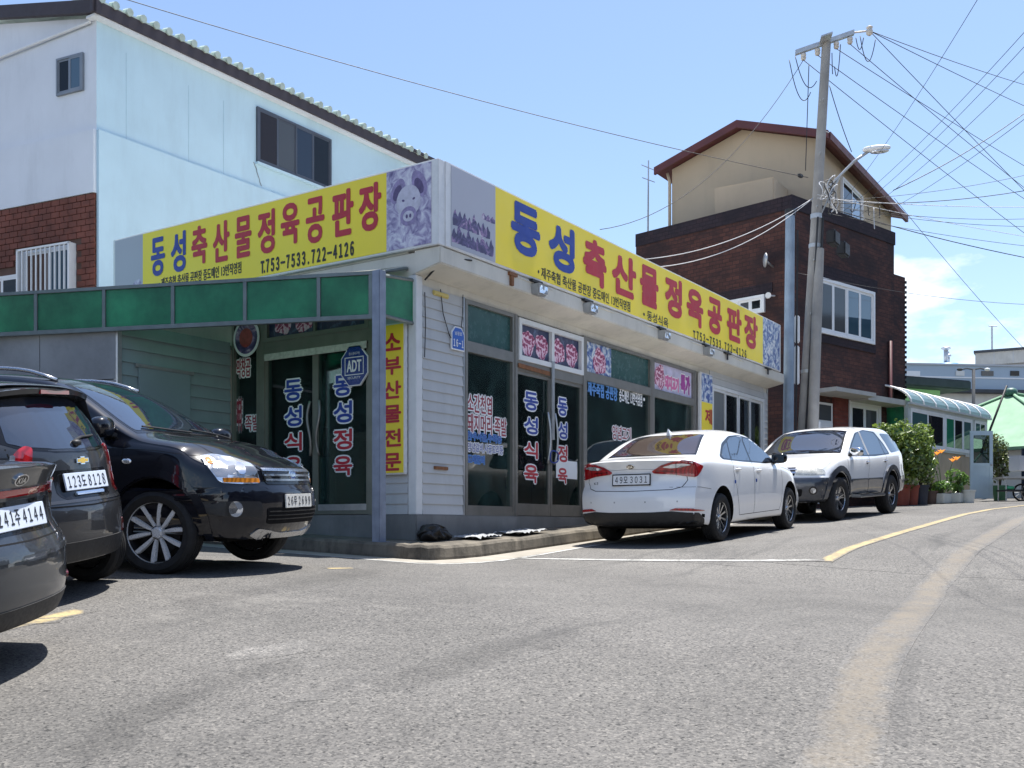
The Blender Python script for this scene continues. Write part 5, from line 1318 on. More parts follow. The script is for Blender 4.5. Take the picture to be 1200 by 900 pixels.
    MB().box(.5, 1.4, 4.78, 4.80, 2.2, 3.2).build('wall_poster', MATS['print_leaf'], s); MB().box(4.9, 6.1, 4.78, 4.80, 2.7, 3.6).build('wall_poster', MATS['ink_skyblue'], s)
    # wing with grey-green boarding, front face of old cement boards
    def lapw(u0, u1, h=.165): return lambda: MB().hexa([(u0, 3.27, 0), (u1, 3.27, 0), (u1, 3.33, 0), (u0, 3.33, 0), (u0, 3.29, h), (u1, 3.29, h), (u1, 3.33, h), (u0, 3.33, h)])
    planks(s, 'wing_plank', 18, .165, lapw(-1.83, -.04), MATS['siding_green'], (0, 0, .62))
    MB().box(-1.86, -1.80, 3.25, 3.34, .55, 3.6).build('wing_corner_trim', MATS['alu_steel'], s)
    MB().box(-1.55, -.75, 3.245, 3.27, .62, 3.05).build('wing_hatch', MATS['hatch_green'], s, bevel=.004)
    MB().box(-1.6, -.7, 3.235, 3.27, 3.05, 3.09).build('hatch_lintel', MATS['alu_steel'], s)
    e0 = Vector((-1.83, 3.30)); e1 = Vector((-3.35, 7.5)); dr = (e1 - e0).normalized(); nr = Vector((-dr.y, dr.x)); L = (e1 - e0).length
    if nr.x > 0: nr = -nr
    row_h = [(.55, 1.2), (1.2, 2.0), (2.0, 2.86), (2.86, 3.52)]; rnd = random.Random(2)
    for z0, z1 in row_h:
        x = 0.0; widths = [1.1, 1.35, 1.2, 1.3, 1.0]
        if z0 < 2.5: widths = [.7, 1.3, 1.25, 1.3, 1.0]
        for w in widths:
            if x >= L: break
            a = e0 + dr * (x + .006); b = e0 + dr * (min(L, x + w) - .006); t = .03 + rnd.uniform(0, .008)
            m = MB(); m.hexa([(p.x, p.y, z) for z in (z0 + .006, z1 - .006) for p in (a, b, b - nr * t, a - nr * t)]); 
            q = m.build('cement_board', MATS['cement_board'], s); x += w
            q.location = (nr.x * t, nr.y * t, 0)
    a, b = e0 - nr * .03, e1 - nr * .03; m = MB(); m.hexa([(p.x, p.y, z) for z in (.5, 3.53) for p in (a, b, b - nr * .1, a - nr * .1)]); m.build('wing_wall', MATS['plinth_stone'], s)
    MB().hexa([(-1.8, 3.33, 3.5), (.02, 3.33, 3.5), (.02, 7.4, 3.5), (-3.2, 7.4, 3.5), (-1.8, 3.33, 3.56), (.02, 3.33, 3.56), (.02, 7.4, 3.56), (-3.2, 7.4, 3.56)]).build('wing_roof', MATS['plinth_stone'], s)
    # cable run, rust stains and junction bits along the eave
    for path, r in (([(.12, -.05, 4.05), (.1, -.2, 4.14), (.25, -.36, 4.30), (.6, -.41, 4.34)], .012), ([(.45, -.035, 4.0), (.5, -.04, 3.7), (.62, -.045, 3.45), (.75, -.04, 3.36)], .006), ([(.92, -.04, 4.02), (.9, -.045, 3.75), (.86, -.045, 3.5)], .005), ([(.13, -.04, 3.9), (.14, -.045, 3.5), (.12, -.045, 3.1)], .006)):
        m = MB(); m.tube(path, r, 6); m.build('cable_run', MATS['cable_dark'], s)
    m = MB(); path = [(.7 + i * .5, -.395 + .02 * math.sin(i * 1.7), 4.36 - .025 * abs(math.sin(i * 1.3))) for i in range(22)]; m.tube(path, .010, 6); m.build('conduit', MATS['eave_cream'], s)
    MB().box(.30, .62, -.05, -.015, 3.905, 3.965).build('bee_comb', MATS['sign_dull_yellow'], s, bevel=.012)
    MB().box(.33, .60, -.045, -.02, 1.735, 1.775).build('vent_slot', MATS['rust'], s)
    return s
simple('screen_grey', (.16, .17, .17), .7, var=.08); simple('blind_teal', (.10, .15, .16), .7, var=.15, scale=1.2); simple('alu_olive', (.20, .205, .17), .42, .45, var=.1, scale=5, grime=.2)
simple('strip_pale', (.45, .47, .42), .5, var=.25, scale=18); simple('hatch_green', (.19, .25, .255), .55, var=.08, scale=1.5, grime=.2); simple('cement_board', (.235, .25, .265), .85, var=.2, scale=1.2, grime=.45, bump=.25)
simple('cable_dark', (.02, .02, .022), .6, var=.2); simple('cable_pale', (.55, .55, .56), .6, var=.1); simple('sign_dull_yellow', (.6, .48, .16), .6, var=.1)

# ------------------------------------------------------------------ signs of the shop
def picture(parent, name, mat, lo, hi, plane, d):
    """thin printed sheet on the sign face; plane 's' (street) or 'l' (left)"""
    (a, z0), (b, z1) = lo, hi
    m = MB(); (m.box(a, b, d, d + .004, z0, z1) if plane == 's' else m.box(d, d + .004, a, b, z0, z1)); return m.build(name, mat, parent)
def build_signs():
    VF = -.425
    s = thing('shop_sign', 'long yellow sign board above the street windows with blue and red lettering', 'sign', (6, -.33, 4.39)); s.location = (0, 0, 0)
    MB().box(.055, 12.02, VF + .006, -.20, 4.392, 5.42).build('sign_box', MATS['sign_frame'], s, bevel=.008)
    MB().box(1.10, 10.90, VF, VF + .01, 4.42, 5.395).build('face_panel', MATS['sign_yellow'], s)
    p = picture(s, 'picture_panel', MATS['print_grey'], (.16, 4.42), (1.10, 5.395), 's', VF)
    rnd = random.Random(8)
    for row, (zz, n) in enumerate(((4.47, 9), (4.68, 8), (4.90, 3))):      # printed row of animals
        for i in range(n):
            a = .17 + i * .098 + (.02 if row % 2 else 0) + (.62 if row == 2 else 0)
            if a > 1.0: break
            h = rnd.uniform(.16, .26) if row < 2 else .09
            poly = [(a, zz), (a + .10, zz + .01), (a + .105, zz + h * .6), (a + .075, zz + h * .72), (a + .05, zz + h), (a + .02, zz + h * .8), (a - .005, zz + h * .4)]
            m = MB(); m.add([(x, VF - .001 - .0004 * row - .0001 * i, z) for x, z in poly], [tuple(range(len(poly)))]); m.build('printed_animal', MATS['print_herd'], p, fix=False)
    picture(s, 'picture_panel', MATS['print_leaf'], (10.90, 4.42), (11.93, 5.395), 's', VF)
    rows = dict(zip('동성축산물정육공판장', [(128, 243, 262, 472), (275, 378, 340, 532), (410, 502, 400, 588), (522, 618, 458, 630), (632, 705, 505, 670), (730, 797, 548, 710), (815, 880, 595, 745), (897, 953, 630, 775), (972, 1030, 665, 805), (1040, 1093, 695, 832)]))
    B, R, K = MATS['ink_blue'], MATS['ink_red'], MATS['ink_black']
    for i, (ch, (x0, x1, y0, y1)) in enumerate(rows.items()):
        x0, x1, y0, y1 = 560 + x0 / 3.3333, 560 + x1 / 3.3333, 160 + y0 / 3.3333, 160 + y1 / 3.3333; xm = (x0 + x1) / 2
        sl = (x1 - x0) * .10 / 2          # the row runs downhill in the picture: box heights are measured at the centre
        a = on_street(x0, y0, VF)[0]; b = on_street(x1, y0, VF)[0]; zt = on_street(xm, y0 + sl * .9, VF)[1]; zb = on_street(xm, y1 - sl * .9, VF)[1]
        letter_street(s, ch, a, zb, b, zt, B if i < 2 else R, VF - .004, .055)
    def small(txt, p0, p1, y0, h, off=.022):
        a, z = on_street(p0, y0, VF); b, _ = on_street(p1, y0, VF); letter_street(s, txt, a, z - h / 2, b, z + h / 2, K, VF - .003, off, name='small_letters')['kind'] = 'stuff'
    small('• 제주축협 축산물 공판장 중도매인 13번직영점', 630, 738.5, 317.5, .165); small('• 동성식육', 753.5, 783, 367.5, .165); small('T.753-7533 . 722-4126', 812, 874.5, 391.5, .17, .045)
    # left board
    UF = -.075
    l = thing('shop_sign', 'yellow sign board above the green awning on the side wall', 'sign', (0, 3, 4.39)); l.location = (0, 0, 0)
    MB().box(UF + .006, .10, -.405, 5.90, 4.392, 5.42).build('sign_box', MATS['sign_frame'], l, bevel=.008)
    MB().box(UF, UF + .01, .40, 5.17, 4.42, 5.395).build('face_panel', MATS['sign_yellow'], l)
    p = picture(l, 'picture_panel', MATS['print_pig'], (-.30, 4.42), (.40, 5.395), 'l', UF)
    def disc(cy, cz, ry, rz, mat, d, tilt=0.0, name='printed_shape'):
        N = 20; m = MB(); pts = []
        for k in range(N):
            x, y = ry * math.cos(2 * math.pi * k / N), rz * math.sin(2 * math.pi * k / N); pts.append((UF - d, cy + x * math.cos(tilt) - y * math.sin(tilt), cz + x * math.sin(tilt) + y * math.cos(tilt)))
        m.add(pts, [tuple(range(N))]); m.build(name, mat, p, fix=False)
    pale = simple('print_pale', (.52, .50, .60), .45, var=.18, scale=12); mauve = simple('print_mauve', (.26, .21, .38), .45, var=.3, scale=14); dk = simple('print_deep', (.09, .06, .16), .45, var=.3, scale=14)
    disc(.22, 5.13, .10, .16, mauve, .001, .5); disc(-.12, 5.17, .10, .18, mauve, .001, -.5); disc(.225, 5.11, .06, .10, dk, .0014, .5); disc(-.115, 5.14, .06, .11, dk, .0014, -.5)
    disc(.05, 4.98, .19, .20, pale, .0018); disc(.05, 4.80, .13, .12, mauve, .0022); disc(.05, 4.80, .085, .065, pale, .0026); disc(.075, 4.80, .018, .026, dk, .003); disc(.02, 4.80, .018, .026, dk, .003); disc(.13, 5.0, .022, .014, dk, .0028, .3); disc(-.035, 5.0, .022, .014, dk, .0028, -.3)
    p2 = picture(l, 'picture_panel', MATS['print_grey'], (5.17, 4.42), (5.84, 5.395), 'l', UF)
    m = MB(); m.add([(UF - .001, y, z) for y, z in ((5.20, 4.42), (5.17, 4.62), (5.25, 4.74), (5.36, 4.72), (5.46, 4.6), (5.5, 4.42))], [(0, 1, 2, 3, 4, 5)]); m.build('printed_animal', MATS['print_pig'], p2, fix=False)
    rows = dict(zip('동성축산물정육공판장', [(190, 245, 325, 480), (268, 327, 303, 465), (348, 410, 280, 435), (432, 497, 262, 425), (518, 583, 242, 408), (607, 675, 218, 393), (697, 770, 190, 358), (795, 868, 168, 352), (897, 982, 138, 325), (1002, 1090, 113, 305)]))
    for i, (ch, (x0, x1, y0, y1)) in enumerate(rows.items()):
        x0, x1, y0, y1 = 120 + x0 / 3.3333, 120 + x1 / 3.3333, 180 + y0 / 3.3333, 180 + y1 / 3.3333; xm = (x0 + x1) / 2; sl = (x1 - x0) * .06 / 2
        a = on_left(x0, y0, UF)[0]; b = on_left(x1, y0, UF)[0]; zt = on_left(xm, y0 + sl * .9, UF)[1]; zb = on_left(xm, y1 - sl * .9, UF)[1]
        letter_left(l, ch, a, zb, b, zt, B if i < 2 else R, UF - .004, .055)
    def small2(txt, p0, p1, y1, h, off=.022):
        a, z = on_left(p0, y1, UF); b, _ = on_left(p1, y1, UF); letter_left(l, txt, a, z - h / 2, b, z + h / 2, K, UF - .003, off, name='small_letters')['kind'] = 'stuff'
    small2('• 제주축협 축산물 공판장 중도매인 13번직영점', 186, 283, 333, .165); small2('T.753-7533 . 722-4126', 305.5, 415, 313, .19, .045)
    # vertical banner behind the awning post
    b = thing('banner_sign', 'narrow yellow vertical sign with red lettering behind the awning post', 'sign', (0, 0, 0))
    MB().box(-.085, -.033, .10, .585, 1.66, 3.52).build('sign_case', MATS['sign_frame'], b, bevel=.006); MB().box(-.092, -.084, .12, .565, 1.68, 3.50).build('face_panel', MATS['sign_yellow'], b)
    for i, ch in enumerate('소부산물전문'):
        z = 3.40 - i * .295; letter_left(b, ch, .44, z - .22, .15, z, R, -.095, .04)
    # column sign with pictures on top
    c = thing('column_sign', 'white and yellow column sign beside the sliding window', 'sign', (0, 0, 0))
    MB().box(8.42, 8.99, -.11, -.03, FLOOR + .0, 3.98).build('sign_case', MATS['sign_frame'], c, bevel=.02); MB().box(8.45, 8.96, -.116, -.108, FLOOR + .05, 3.41).build('face_panel', MATS['sign_yellow'], c); MB().box(8.45, 8.96, -.116, -.108, 3.42, 3.95).build('picture_panel', MATS['print_leaf'], c)
    for i, ch in enumerate('제주축협'): z = 3.30 - i * .42; letter_street(c, ch, 8.60, z - .3, 8.93, z, R, -.119, .04)
    # small blue house-number plate
    n = thing('house_number', 'small blue house number plate on the white siding', 'sign', (0, 0, 0))
    prof = [(.66, 3.28), (.93, 3.28), (.93, 3.50), (.89, 3.55), (.86, 3.58), (.73, 3.58), (.70, 3.55), (.66, 3.50)]
    MB().prism(prof, lambda x, z, d: (x, d, z), -.055, -.034).build('plate', MATS['ink_white'], n); MB().prism([(x * .9 + .795 * .1, z * .9 + 3.43 * .1) for x, z in prof], lambda x, z, d: (x, d, z), -.058, -.054).build('plate_face', MATS['plate_number_blue'], n)
    letter_street(n, '16-1', .69, 3.32, .90, 3.42, MATS['ink_white'], -.0605, .03); letter_street(n, '남광로', .72, 3.47, .87, 3.52, MATS['ink_white'], -.0605, .01)
    # octagonal alarm sign on the door glass
    a = thing('alarm_sign', 'blue octagonal alarm sign with white letters on the dark glass door', 'sign', (0, 0, 0))
    cy, cz, r = .96, 3.06, .245
    octo = lambda k, d: [(d, cy - k * r * math.cos(math.pi / 8 + math.pi / 4 * i), cz + k * r * 1.12 * math.sin(math.pi / 8 + math.pi / 4 * i)) for i in range(8)]
    for k, d0, d1, mt, nm in ((1.0, -.018, -.045, 'ink_white', 'rim'), (.95, -.04, -.048, 'alarm_blue', 'field')):
        p0, p1 = octo(k, d0), octo(k, d1); m = MB(); m.add(p0 + p1, [tuple(range(8)), tuple(range(8, 16))] + [(i, (i + 1) % 8, 8 + (i + 1) % 8, 8 + i) for i in range(8)]); m.build(nm, MATS[mt], a)
    m = MB()
    for y0, y1, z0, z1 in ((.80, 1.12, 2.945, 2.955), (.80, 1.12, 3.165, 3.175), (.80, .81, 2.955, 3.165), (1.11, 1.12, 2.955, 3.165)): m.box(-.0505, -.048, y0, y1, z0, z1)
    m.build('letter_border', MATS['ink_white'], a)
    letter_left(a, 'ADT', 1.085, 2.985, .835, 3.135, MATS['ink_white'], -.0505, .03); letter_left(a, '캡스경비구역', 1.05, 3.20, .87, 3.235, MATS['ink_white'], -.0505, .0); letter_left(a, 'SECURITY', 1.07, 2.895, .85, 2.925, MATS['ink_white'], -.0505, .0)
    # round paper emblem over the side light
    e = thing('round_emblem', 'round white paper emblem with a red centre under the green awning', 'sign', (0, 0, 0))
    for rr, d, mt, nm in ((.26, -.05, 'ink_white', 'disc'), (.22, -.054, 'print_herd', 'printed_ring'), (.13, -.058, 'emblem_red', 'centre')):
        m = MB(); m.lathe([(0, d), (rr, d), (rr, d + .006), (0, d + .006)], 28, 'x', (0, 2.95, 3.62)); m.build(nm, MATS[mt], e)
simple('plate_number_blue', (.03, .12, .46), .4, var=.05); simple('alarm_blue', (.01, .035, .20), .3, var=.05); simple('emblem_red', (.35, .06, .05), .5, var=.3, scale=14)

# ------------------------------------------------------------------ awning with its post
def build_awning():
    a = thing('awning', 'green corrugated plastic awning on grey steel posts along the side wall', 'awning', (0, 0, 0))
    p0 = Vector((-.65, .02)); d = Vector((-.358, .9337)).normalized(); n = Vector((-d.y, d.x)); n = -n if n.x > 0 else n
    def at_px(px):      # distance along the front of the awning of a picture column, used once to space the mullions
        k = (px - 600) / 1200.0; A_, B_ = -1.55, 12.0; q = (A_ - k * B_) / (.97 + k * .24); return q
    marks = [at_px(x) for x in (436, 376, 291, 208, 129, 51)]; step = marks[-1] - marks[-2]; marks += [marks[-1] + step * i for i in range(1, 5)]
    zb, zt = 3.50, 3.965; L = marks[-1]
    pt = lambda q, o=0.0: p0 + d * q + n * o
    def bar(q0, q1, z0, z1, o0, o1, name='frame_bar', mat='awning_steel'):
        m = MB(); c = [pt(q0, o0), pt(q1, o0), pt(q1, o1), pt(q0, o1)]; m.hexa([(p.x, p.y, z) for z in (z0, z1) for p in c]); return m.build(name, MATS[mat], a)
    bar(0, L, zb - .05, zb, -.03, .03); bar(0, L, zt, zt + .04, -.03, .035)
    for i, q in enumerate(marks): bar(q - .022, q + .022, zb, zt, -.02, .03)
    for q0, q1 in zip(marks, marks[1:]): bar(q0 + .024, q1 - .024, zb + .003, zt - .003, .002, .010, 'fascia_sheet', 'polycarb_green')
    # roof sheets from the front edge up to the wall
    for q0, q1 in zip(marks, marks[1:]):
        f0, f1 = pt(q0 + .02), pt(q1 - .02); m = MB()
        w0, w1 = Vector((-.03, f0.y)), Vector((-.03, f1.y)); k = 12; rows = []
        for i in range(k + 1):
            t = i / k; f = f0.lerp(f1, t); w = w0.lerp(w1, t); h = .012 * math.sin(t * 2 * math.pi * 6); rows.append(((f.x, f.y, zt + .05 + h), (w.x, w.y, 4.22 + h)))
        for r0, r1 in zip(rows, rows[1:]): m.quad(r0[0], r0[1], r1[1], r1[0])
        m.build('roof_sheet', MATS['polycarb_roof'], a, smooth=True, fix=False)
    for q in marks[::2]:
        f = pt(q); m = MB(); m.tube([(f.x, f.y, zt + .02), (-.03, f.y, 4.18)], .022, 6); m.build('rafter', MATS['awning_steel'], a)
    # end panel back to the wall
    e0 = pt(0.0); m = MB(); m.hexa([(e0.x, e0.y - .004, zb), (-.03, .02, zb - .0), (-.03, .03, zb), (e0.x, e0.y + .006, zb), (e0.x, e0.y - .004, zt), (-.03, .02, zt + .06), (-.03, .03, zt + .06), (e0.x, e0.y + .006, zt)]); m.build('end_sheet', MATS['polycarb_green'], a)
    for z0, z1 in ((zb, zb), (zt, zt + .06)): m = MB(); m.tube([(e0.x, e0.y, z0), (-.03, .025, z1)], .024, 6); m.build('frame_bar', MATS['awning_steel'], a)
    base = gz(e0.x, e0.y) + .16
    m = MB(); m.box(e0.x - .06, e0.x + .06, e0.y - .06, e0.y + .06, base, zt + .045); m.build('post', MATS['post_blue'], a, bevel=.008)
    MB().box(e0.x - .09, e0.x + .09, e0.y - .09, e0.y + .09, base - .01, base + .012).build('base_plate', MATS['post_blue'], a)
    f = pt(marks[6]); 
simple('awning_steel', (.17, .20, .20), .5, .5, var=.15, scale=6, grime=.3); simple('post_blue', (.235, .27, .34), .5, .3, var=.16, scale=7, grime=.45, streak=True)

def build_spotlights():
    for u, lab in ((2.1, 'silver floodlight under the eave above the first shop window'), (3.52, 'silver floodlight under the eave above the street doors'), (6.05, 'silver floodlight under the eave at the middle of the shop'), (7.95, 'silver floodlight under the eave beside the column sign')):
        t = thing('floodlight', lab, 'floodlight', (u, -.41, 4.365), 0.0, 'floodlights under the eave')
        MB().box(-.16, .10, -.05, .02, -.015, .015).build('bracket', MATS['cable_dark'], t)
        m = MB(); m.hexa([(-.10, -.10, -.20), (.10, -.10, -.20), (.10, .05, -.17), (-.10, .05, -.17), (-.12, -.13, -.04), (.12, -.13, -.04), (.12, .06, -.04), (-.12, .06, -.04)]); m.build('housing', MATS['alu_steel'], t, bevel=.012)
        MB().box(-.10, .10, -.125, -.115, -.17, -.06).build('lamp_glass', MATS['lamp_clear'], t)
        m = MB(); m.tube([(-.05, .0, .0), (-.05, -.02, -.05)], .012, 6); m.build('arm', MATS['cable_dark'], t)
    for u, lab in ((8.95, 'empty black lamp bracket beside the third floodlight'), (11.2, 'empty black lamp bracket near the end of the eave')):
        m = MB(); m.box(u - .14, u + .14, -.46, -.40, 4.35, 4.375); m.box(u - .02, u + .02, -.44, -.42, 4.24, 4.35); o = m.build('lamp_bracket', MATS['cable_dark'], None); tag(o, lab, 'bracket', 'empty lamp brackets')
    m = MB(); m.box(1.42, 1.60, -.44, -.40, 4.33, 4.37); m.box(1.46, 1.52, -.435, -.40, 4.20, 4.33); o = m.build('lamp_bracket', MATS['rust'], None); tag(o, 'rusty bracket stub under the eave near the shop corner', 'bracket', 'empty lamp brackets')
def build_litter():
    m = MB(); rnd = random.Random(3); z = gz(.1, -.1) + .18
    blob(m, (.10, -.17, z + .08), (.2, .12, .10), .9, 28, 18); blob(m, (.27, -.18, z + .055), (.14, .10, .07), .9, 22, 14)
    m.v = [(x + .03 * math.sin(y * 40 + zz * 50), y + .03 * math.sin(x * 37 + zz * 40), zz + .025 * math.sin(x * 41 + y * 29)) for x, y, zz in m.v]
    o = m.build('bin_bag', simple('bag_black', (.018, .017, .016), .45, var=.3), None, smooth=True); tag(o, 'crumpled black bag lying against the shop plinth', 'bag')
    for i, (x, L, lab) in enumerate(((.75, .5, 'flattened grey plastic sheet on the pavement beside the black bag'), (1.75, .7, 'crumpled pale plastic sheet on the pavement under the first window'))):
        g = MB(); nx, ny = 14, 6; z0 = gz(x, -.3) + .19
        for a in range(nx + 1):
            for b in range(ny + 1): px_ = x - L / 2 + L * a / nx; g.v.append((px_, -.62 + .45 * b / ny, gz(px_, -.5) + .185 + .03 * abs(math.sin(a * 1.3 + b * .9 + i)) + .02 * rnd.random()))
        for a in range(nx):
            for b in range(ny): q = a * (ny + 1) + b; g.f.append((q, q + ny + 1, q + ny + 2, q + 1))
        o = g.build('plastic_sheet', simple('plastic_grey', (.36, .37, .38), .35, var=.25, scale=6), None, smooth=True); tag(o, lab, 'sheet')
# ------------------------------------------------------------------ helpers for other buildings
def on_line(px, py, o, d):
    """point of a vertical wall (through o along d) in a picture column: distance along the wall and height"""
    k = (px - 600) / 1200.0
    def cam_(x, y): return (-1.1775 + x * _S - y * _C, 12.5 + x * _C + y * _S)
    X0, Y0 = cam_(*o); X1, Y1 = cam_(o[0] + d[0], o[1] + d[1]); dx, dy = X1 - X0, Y1 - Y0
    t = (k * Y0 - X0) / (dx - k * dy); Y = Y0 + dy * t
    return t, EYE + (619 - py) / 1200.0 * Y
class Wall:
    """builds boxes on a vertical wall: t along it, z up, d outwards"""
    def __init__(s, o, d, n_hint):
        s.o = Vector(o); s.d = Vector(d).normalized(); s.n = Vector((-s.d.y, s.d.x))
        if s.n.dot(Vector(n_hint)) < 0: s.n = -s.n
    def p(s, t, z, d): q = s.o + s.d * t + s.n * d; return (q.x, q.y, z)
    def px(s, px, py): return on_line(px, py, s.o, s.d)
    def box(s, t0, t1, z0, z1, d0, d1, mb=None):
        mb = mb or MB(); mb.hexa([s.p(t0, z0, d0), s.p(t1, z0, d0), s.p(t1, z0, d1), s.p(t0, z0, d1), s.p(t0, z1, d0), s.p(t1, z1, d0), s.p(t1, z1, d1), s.p(t0, z1, d1)]); return mb
    def window(s, parent, t0, t1, z0, z1, n, fw, mat, glass, d=.03, sash=.04, name='window', back=None):
        mb = MB(); d = max(d, .03) + .02; s.box(t0, t0 + fw, z0, z1, -.02, d, mb); s.box(t1 - fw, t1, z0, z1, -.02, d, mb); s.box(t0 + fw, t1 - fw, z1 - fw, z1, -.02, d, mb); s.box(t0 + fw, t1 - fw, z0, z0 + fw, -.02, d, mb)
        w = mb.build(name, mat, parent); a, b = t0 + fw, t1 - fw; wd = (b - a) / n
        for i in range(n):
            x0, x1 = a + i * wd, a + (i + 1) * wd; dd = .034 - .012 * (i % 2); mb = MB()
            s.box(x0, x0 + sash, z0 + fw, z1 - fw, dd - .012, dd + .012, mb); s.box(x1 - sash, x1, z0 + fw, z1 - fw, dd - .012, dd + .012, mb); s.box(x0 + sash, x1 - sash, z1 - fw - sash, z1 - fw, dd - .012, dd + .012, mb); s.box(x0 + sash, x1 - sash, z0 + fw, z0 + fw + sash, dd - .012, dd + .012, mb)
            mb.build('sash', mat, w)
            s.box(x0 + sash, x1 - sash, z0 + fw + sash, z1 - fw - sash, dd - .005, dd + .005).build('pane', glass[i % len(glass)] if isinstance(glass, (list, tuple)) else glass, w)
        return w
def brick_mat(name, colors, mortar, scale, bw=.5, rh=.25, streak=0.0):
    t = NT(name); c = t.n('ShaderNodeTexCoord'); b = t.n('ShaderNodeTexBrick')
    # brick courses follow height; horizontal coordinate runs along whichever way the wall faces
    g = t.n('ShaderNodeNewGeometry'); sx = t.n('ShaderNodeSeparateXYZ'); t.l(g.outputs['Position'], sx.inputs[0]); sn = t.n('ShaderNodeSeparateXYZ'); t.l(g.outputs['True Normal'], sn.inputs[0])
    use_y = t.math('GREATER_THAN', t.math('ABSOLUTE', sn.outputs[0]), .7)
    h = t.math('ADD', t.math('MULTIPLY', use_y, sx.outputs[1]), t.math('MULTIPLY', t.math('SUBTRACT', 1.0, use_y), sx.outputs[0]))
    cb = t.n('ShaderNodeCombineXYZ'); t.l(h, cb.inputs[0]); t.l(sx.outputs[2], cb.inputs[1])
    t.l(cb.outputs[0], b.inputs['Vector']); b.inputs['Scale'].default_value = scale; b.inputs['Mortar Size'].default_value = .018; b.inputs['Brick Width'].default_value = bw; b.inputs['Row Height'].default_value = rh; b.offset = .5
    b.inputs['Color1'].default_value = colors[0] + (1,); b.inputs['Color2'].default_value = colors[1] + (1,); b.inputs['Mortar'].default_value = mortar + (1,); b.inputs['Bias'].default_value = 0.0
    big = t.noise(t.wpos((1, 1, 1.6)), .7, 5, .6, 1.0); col = t.mixc(t.ramp(big, [(.44, (0, 0, 0)), (.60, (.85, .85, .85))]), b.outputs['Color'], colors[2])
    fine = t.noise(t.wpos((4, 4, 12)), 1.2, 4, .7); col = t.mixc(.5, col, t.ramp(fine, [(.25, (.45, .45, .45)), (.75, (1.6, 1.5, 1.45))]), 'MULTIPLY')
    t.set(color=col, rough=.85, spec=.25); t.bump(b.outputs['Fac'], -.5, .01); MATS[name] = t.mat
brick_mat('brick_brown', ((.095, .042, .034), (.060, .029, .026), (.030, .021, .023)), (.030, .022, .022), 2.6)
brick_mat('brick_dark', ((.030, .024, .032), (.042, .028, .034), (.022, .018, .024)), (.016, .014, .016), 2.6)
brick_mat('brick_redder', ((.21, .06, .042), (.16, .045, .035), (.12, .035, .03)), (.10, .07, .06), 2.6)
simple('brick_unit', (.155, .050, .034), .85, var=.38, scale=2.4, bump=.3); simple('brick_mortar', (.105, .062, .048), .9, var=.2, scale=5)
simple('render_blue', (.50, .67, .755), .8, var=.06, scale=.7, grime=.22, streak=True, bump=.06); simple('render_white', (.70, .725, .77), .8, var=.06, scale=.7, grime=.24, streak=True)
simple('render_beige', (.47, .375, .265), .85, var=.08, scale=.8, grime=.22, streak=True, bump=.1); simple('fascia_brown', (.04, .03, .036), .6, var=.15, scale=2); simple('fascia_maroon', (.105, .028, .03), .6, var=.15, scale=2, grime=.2)
simple('tile_pale', (.42, .50, .45), .7, var=.2, scale=4, grime=.4); simple('pvc_white', (.74, .75, .76), .45, var=.04, scale=3, grime=.12)
tint('pane_dark', (.010, .012, .015), ior=1.35); tint('pane_blue', (.035, .075, .11), ior=1.7); tint('pane_grey', (.07, .075, .08), rough=.08, ior=1.45); tint('pane_brown', (.022, .014, .012), ior=1.4)
simple('concrete_pole', (.30, .285, .265), .85, var=.16, scale=3, grime=.35, streak=True, bump=.2); simple('pole_blue', (.27, .34, .42), .55, .3, var=.15, scale=4, grime=.35, streak=True); simple('galv', (.48, .49, .50), .45, .7, var=.15, scale=6, grime=.2)
simple('insulator', (.55, .50, .44), .3, var=.15); simple('concrete_lt', (.42, .41, .38), .85, var=.12, scale=1.5, grime=.3, streak=True)

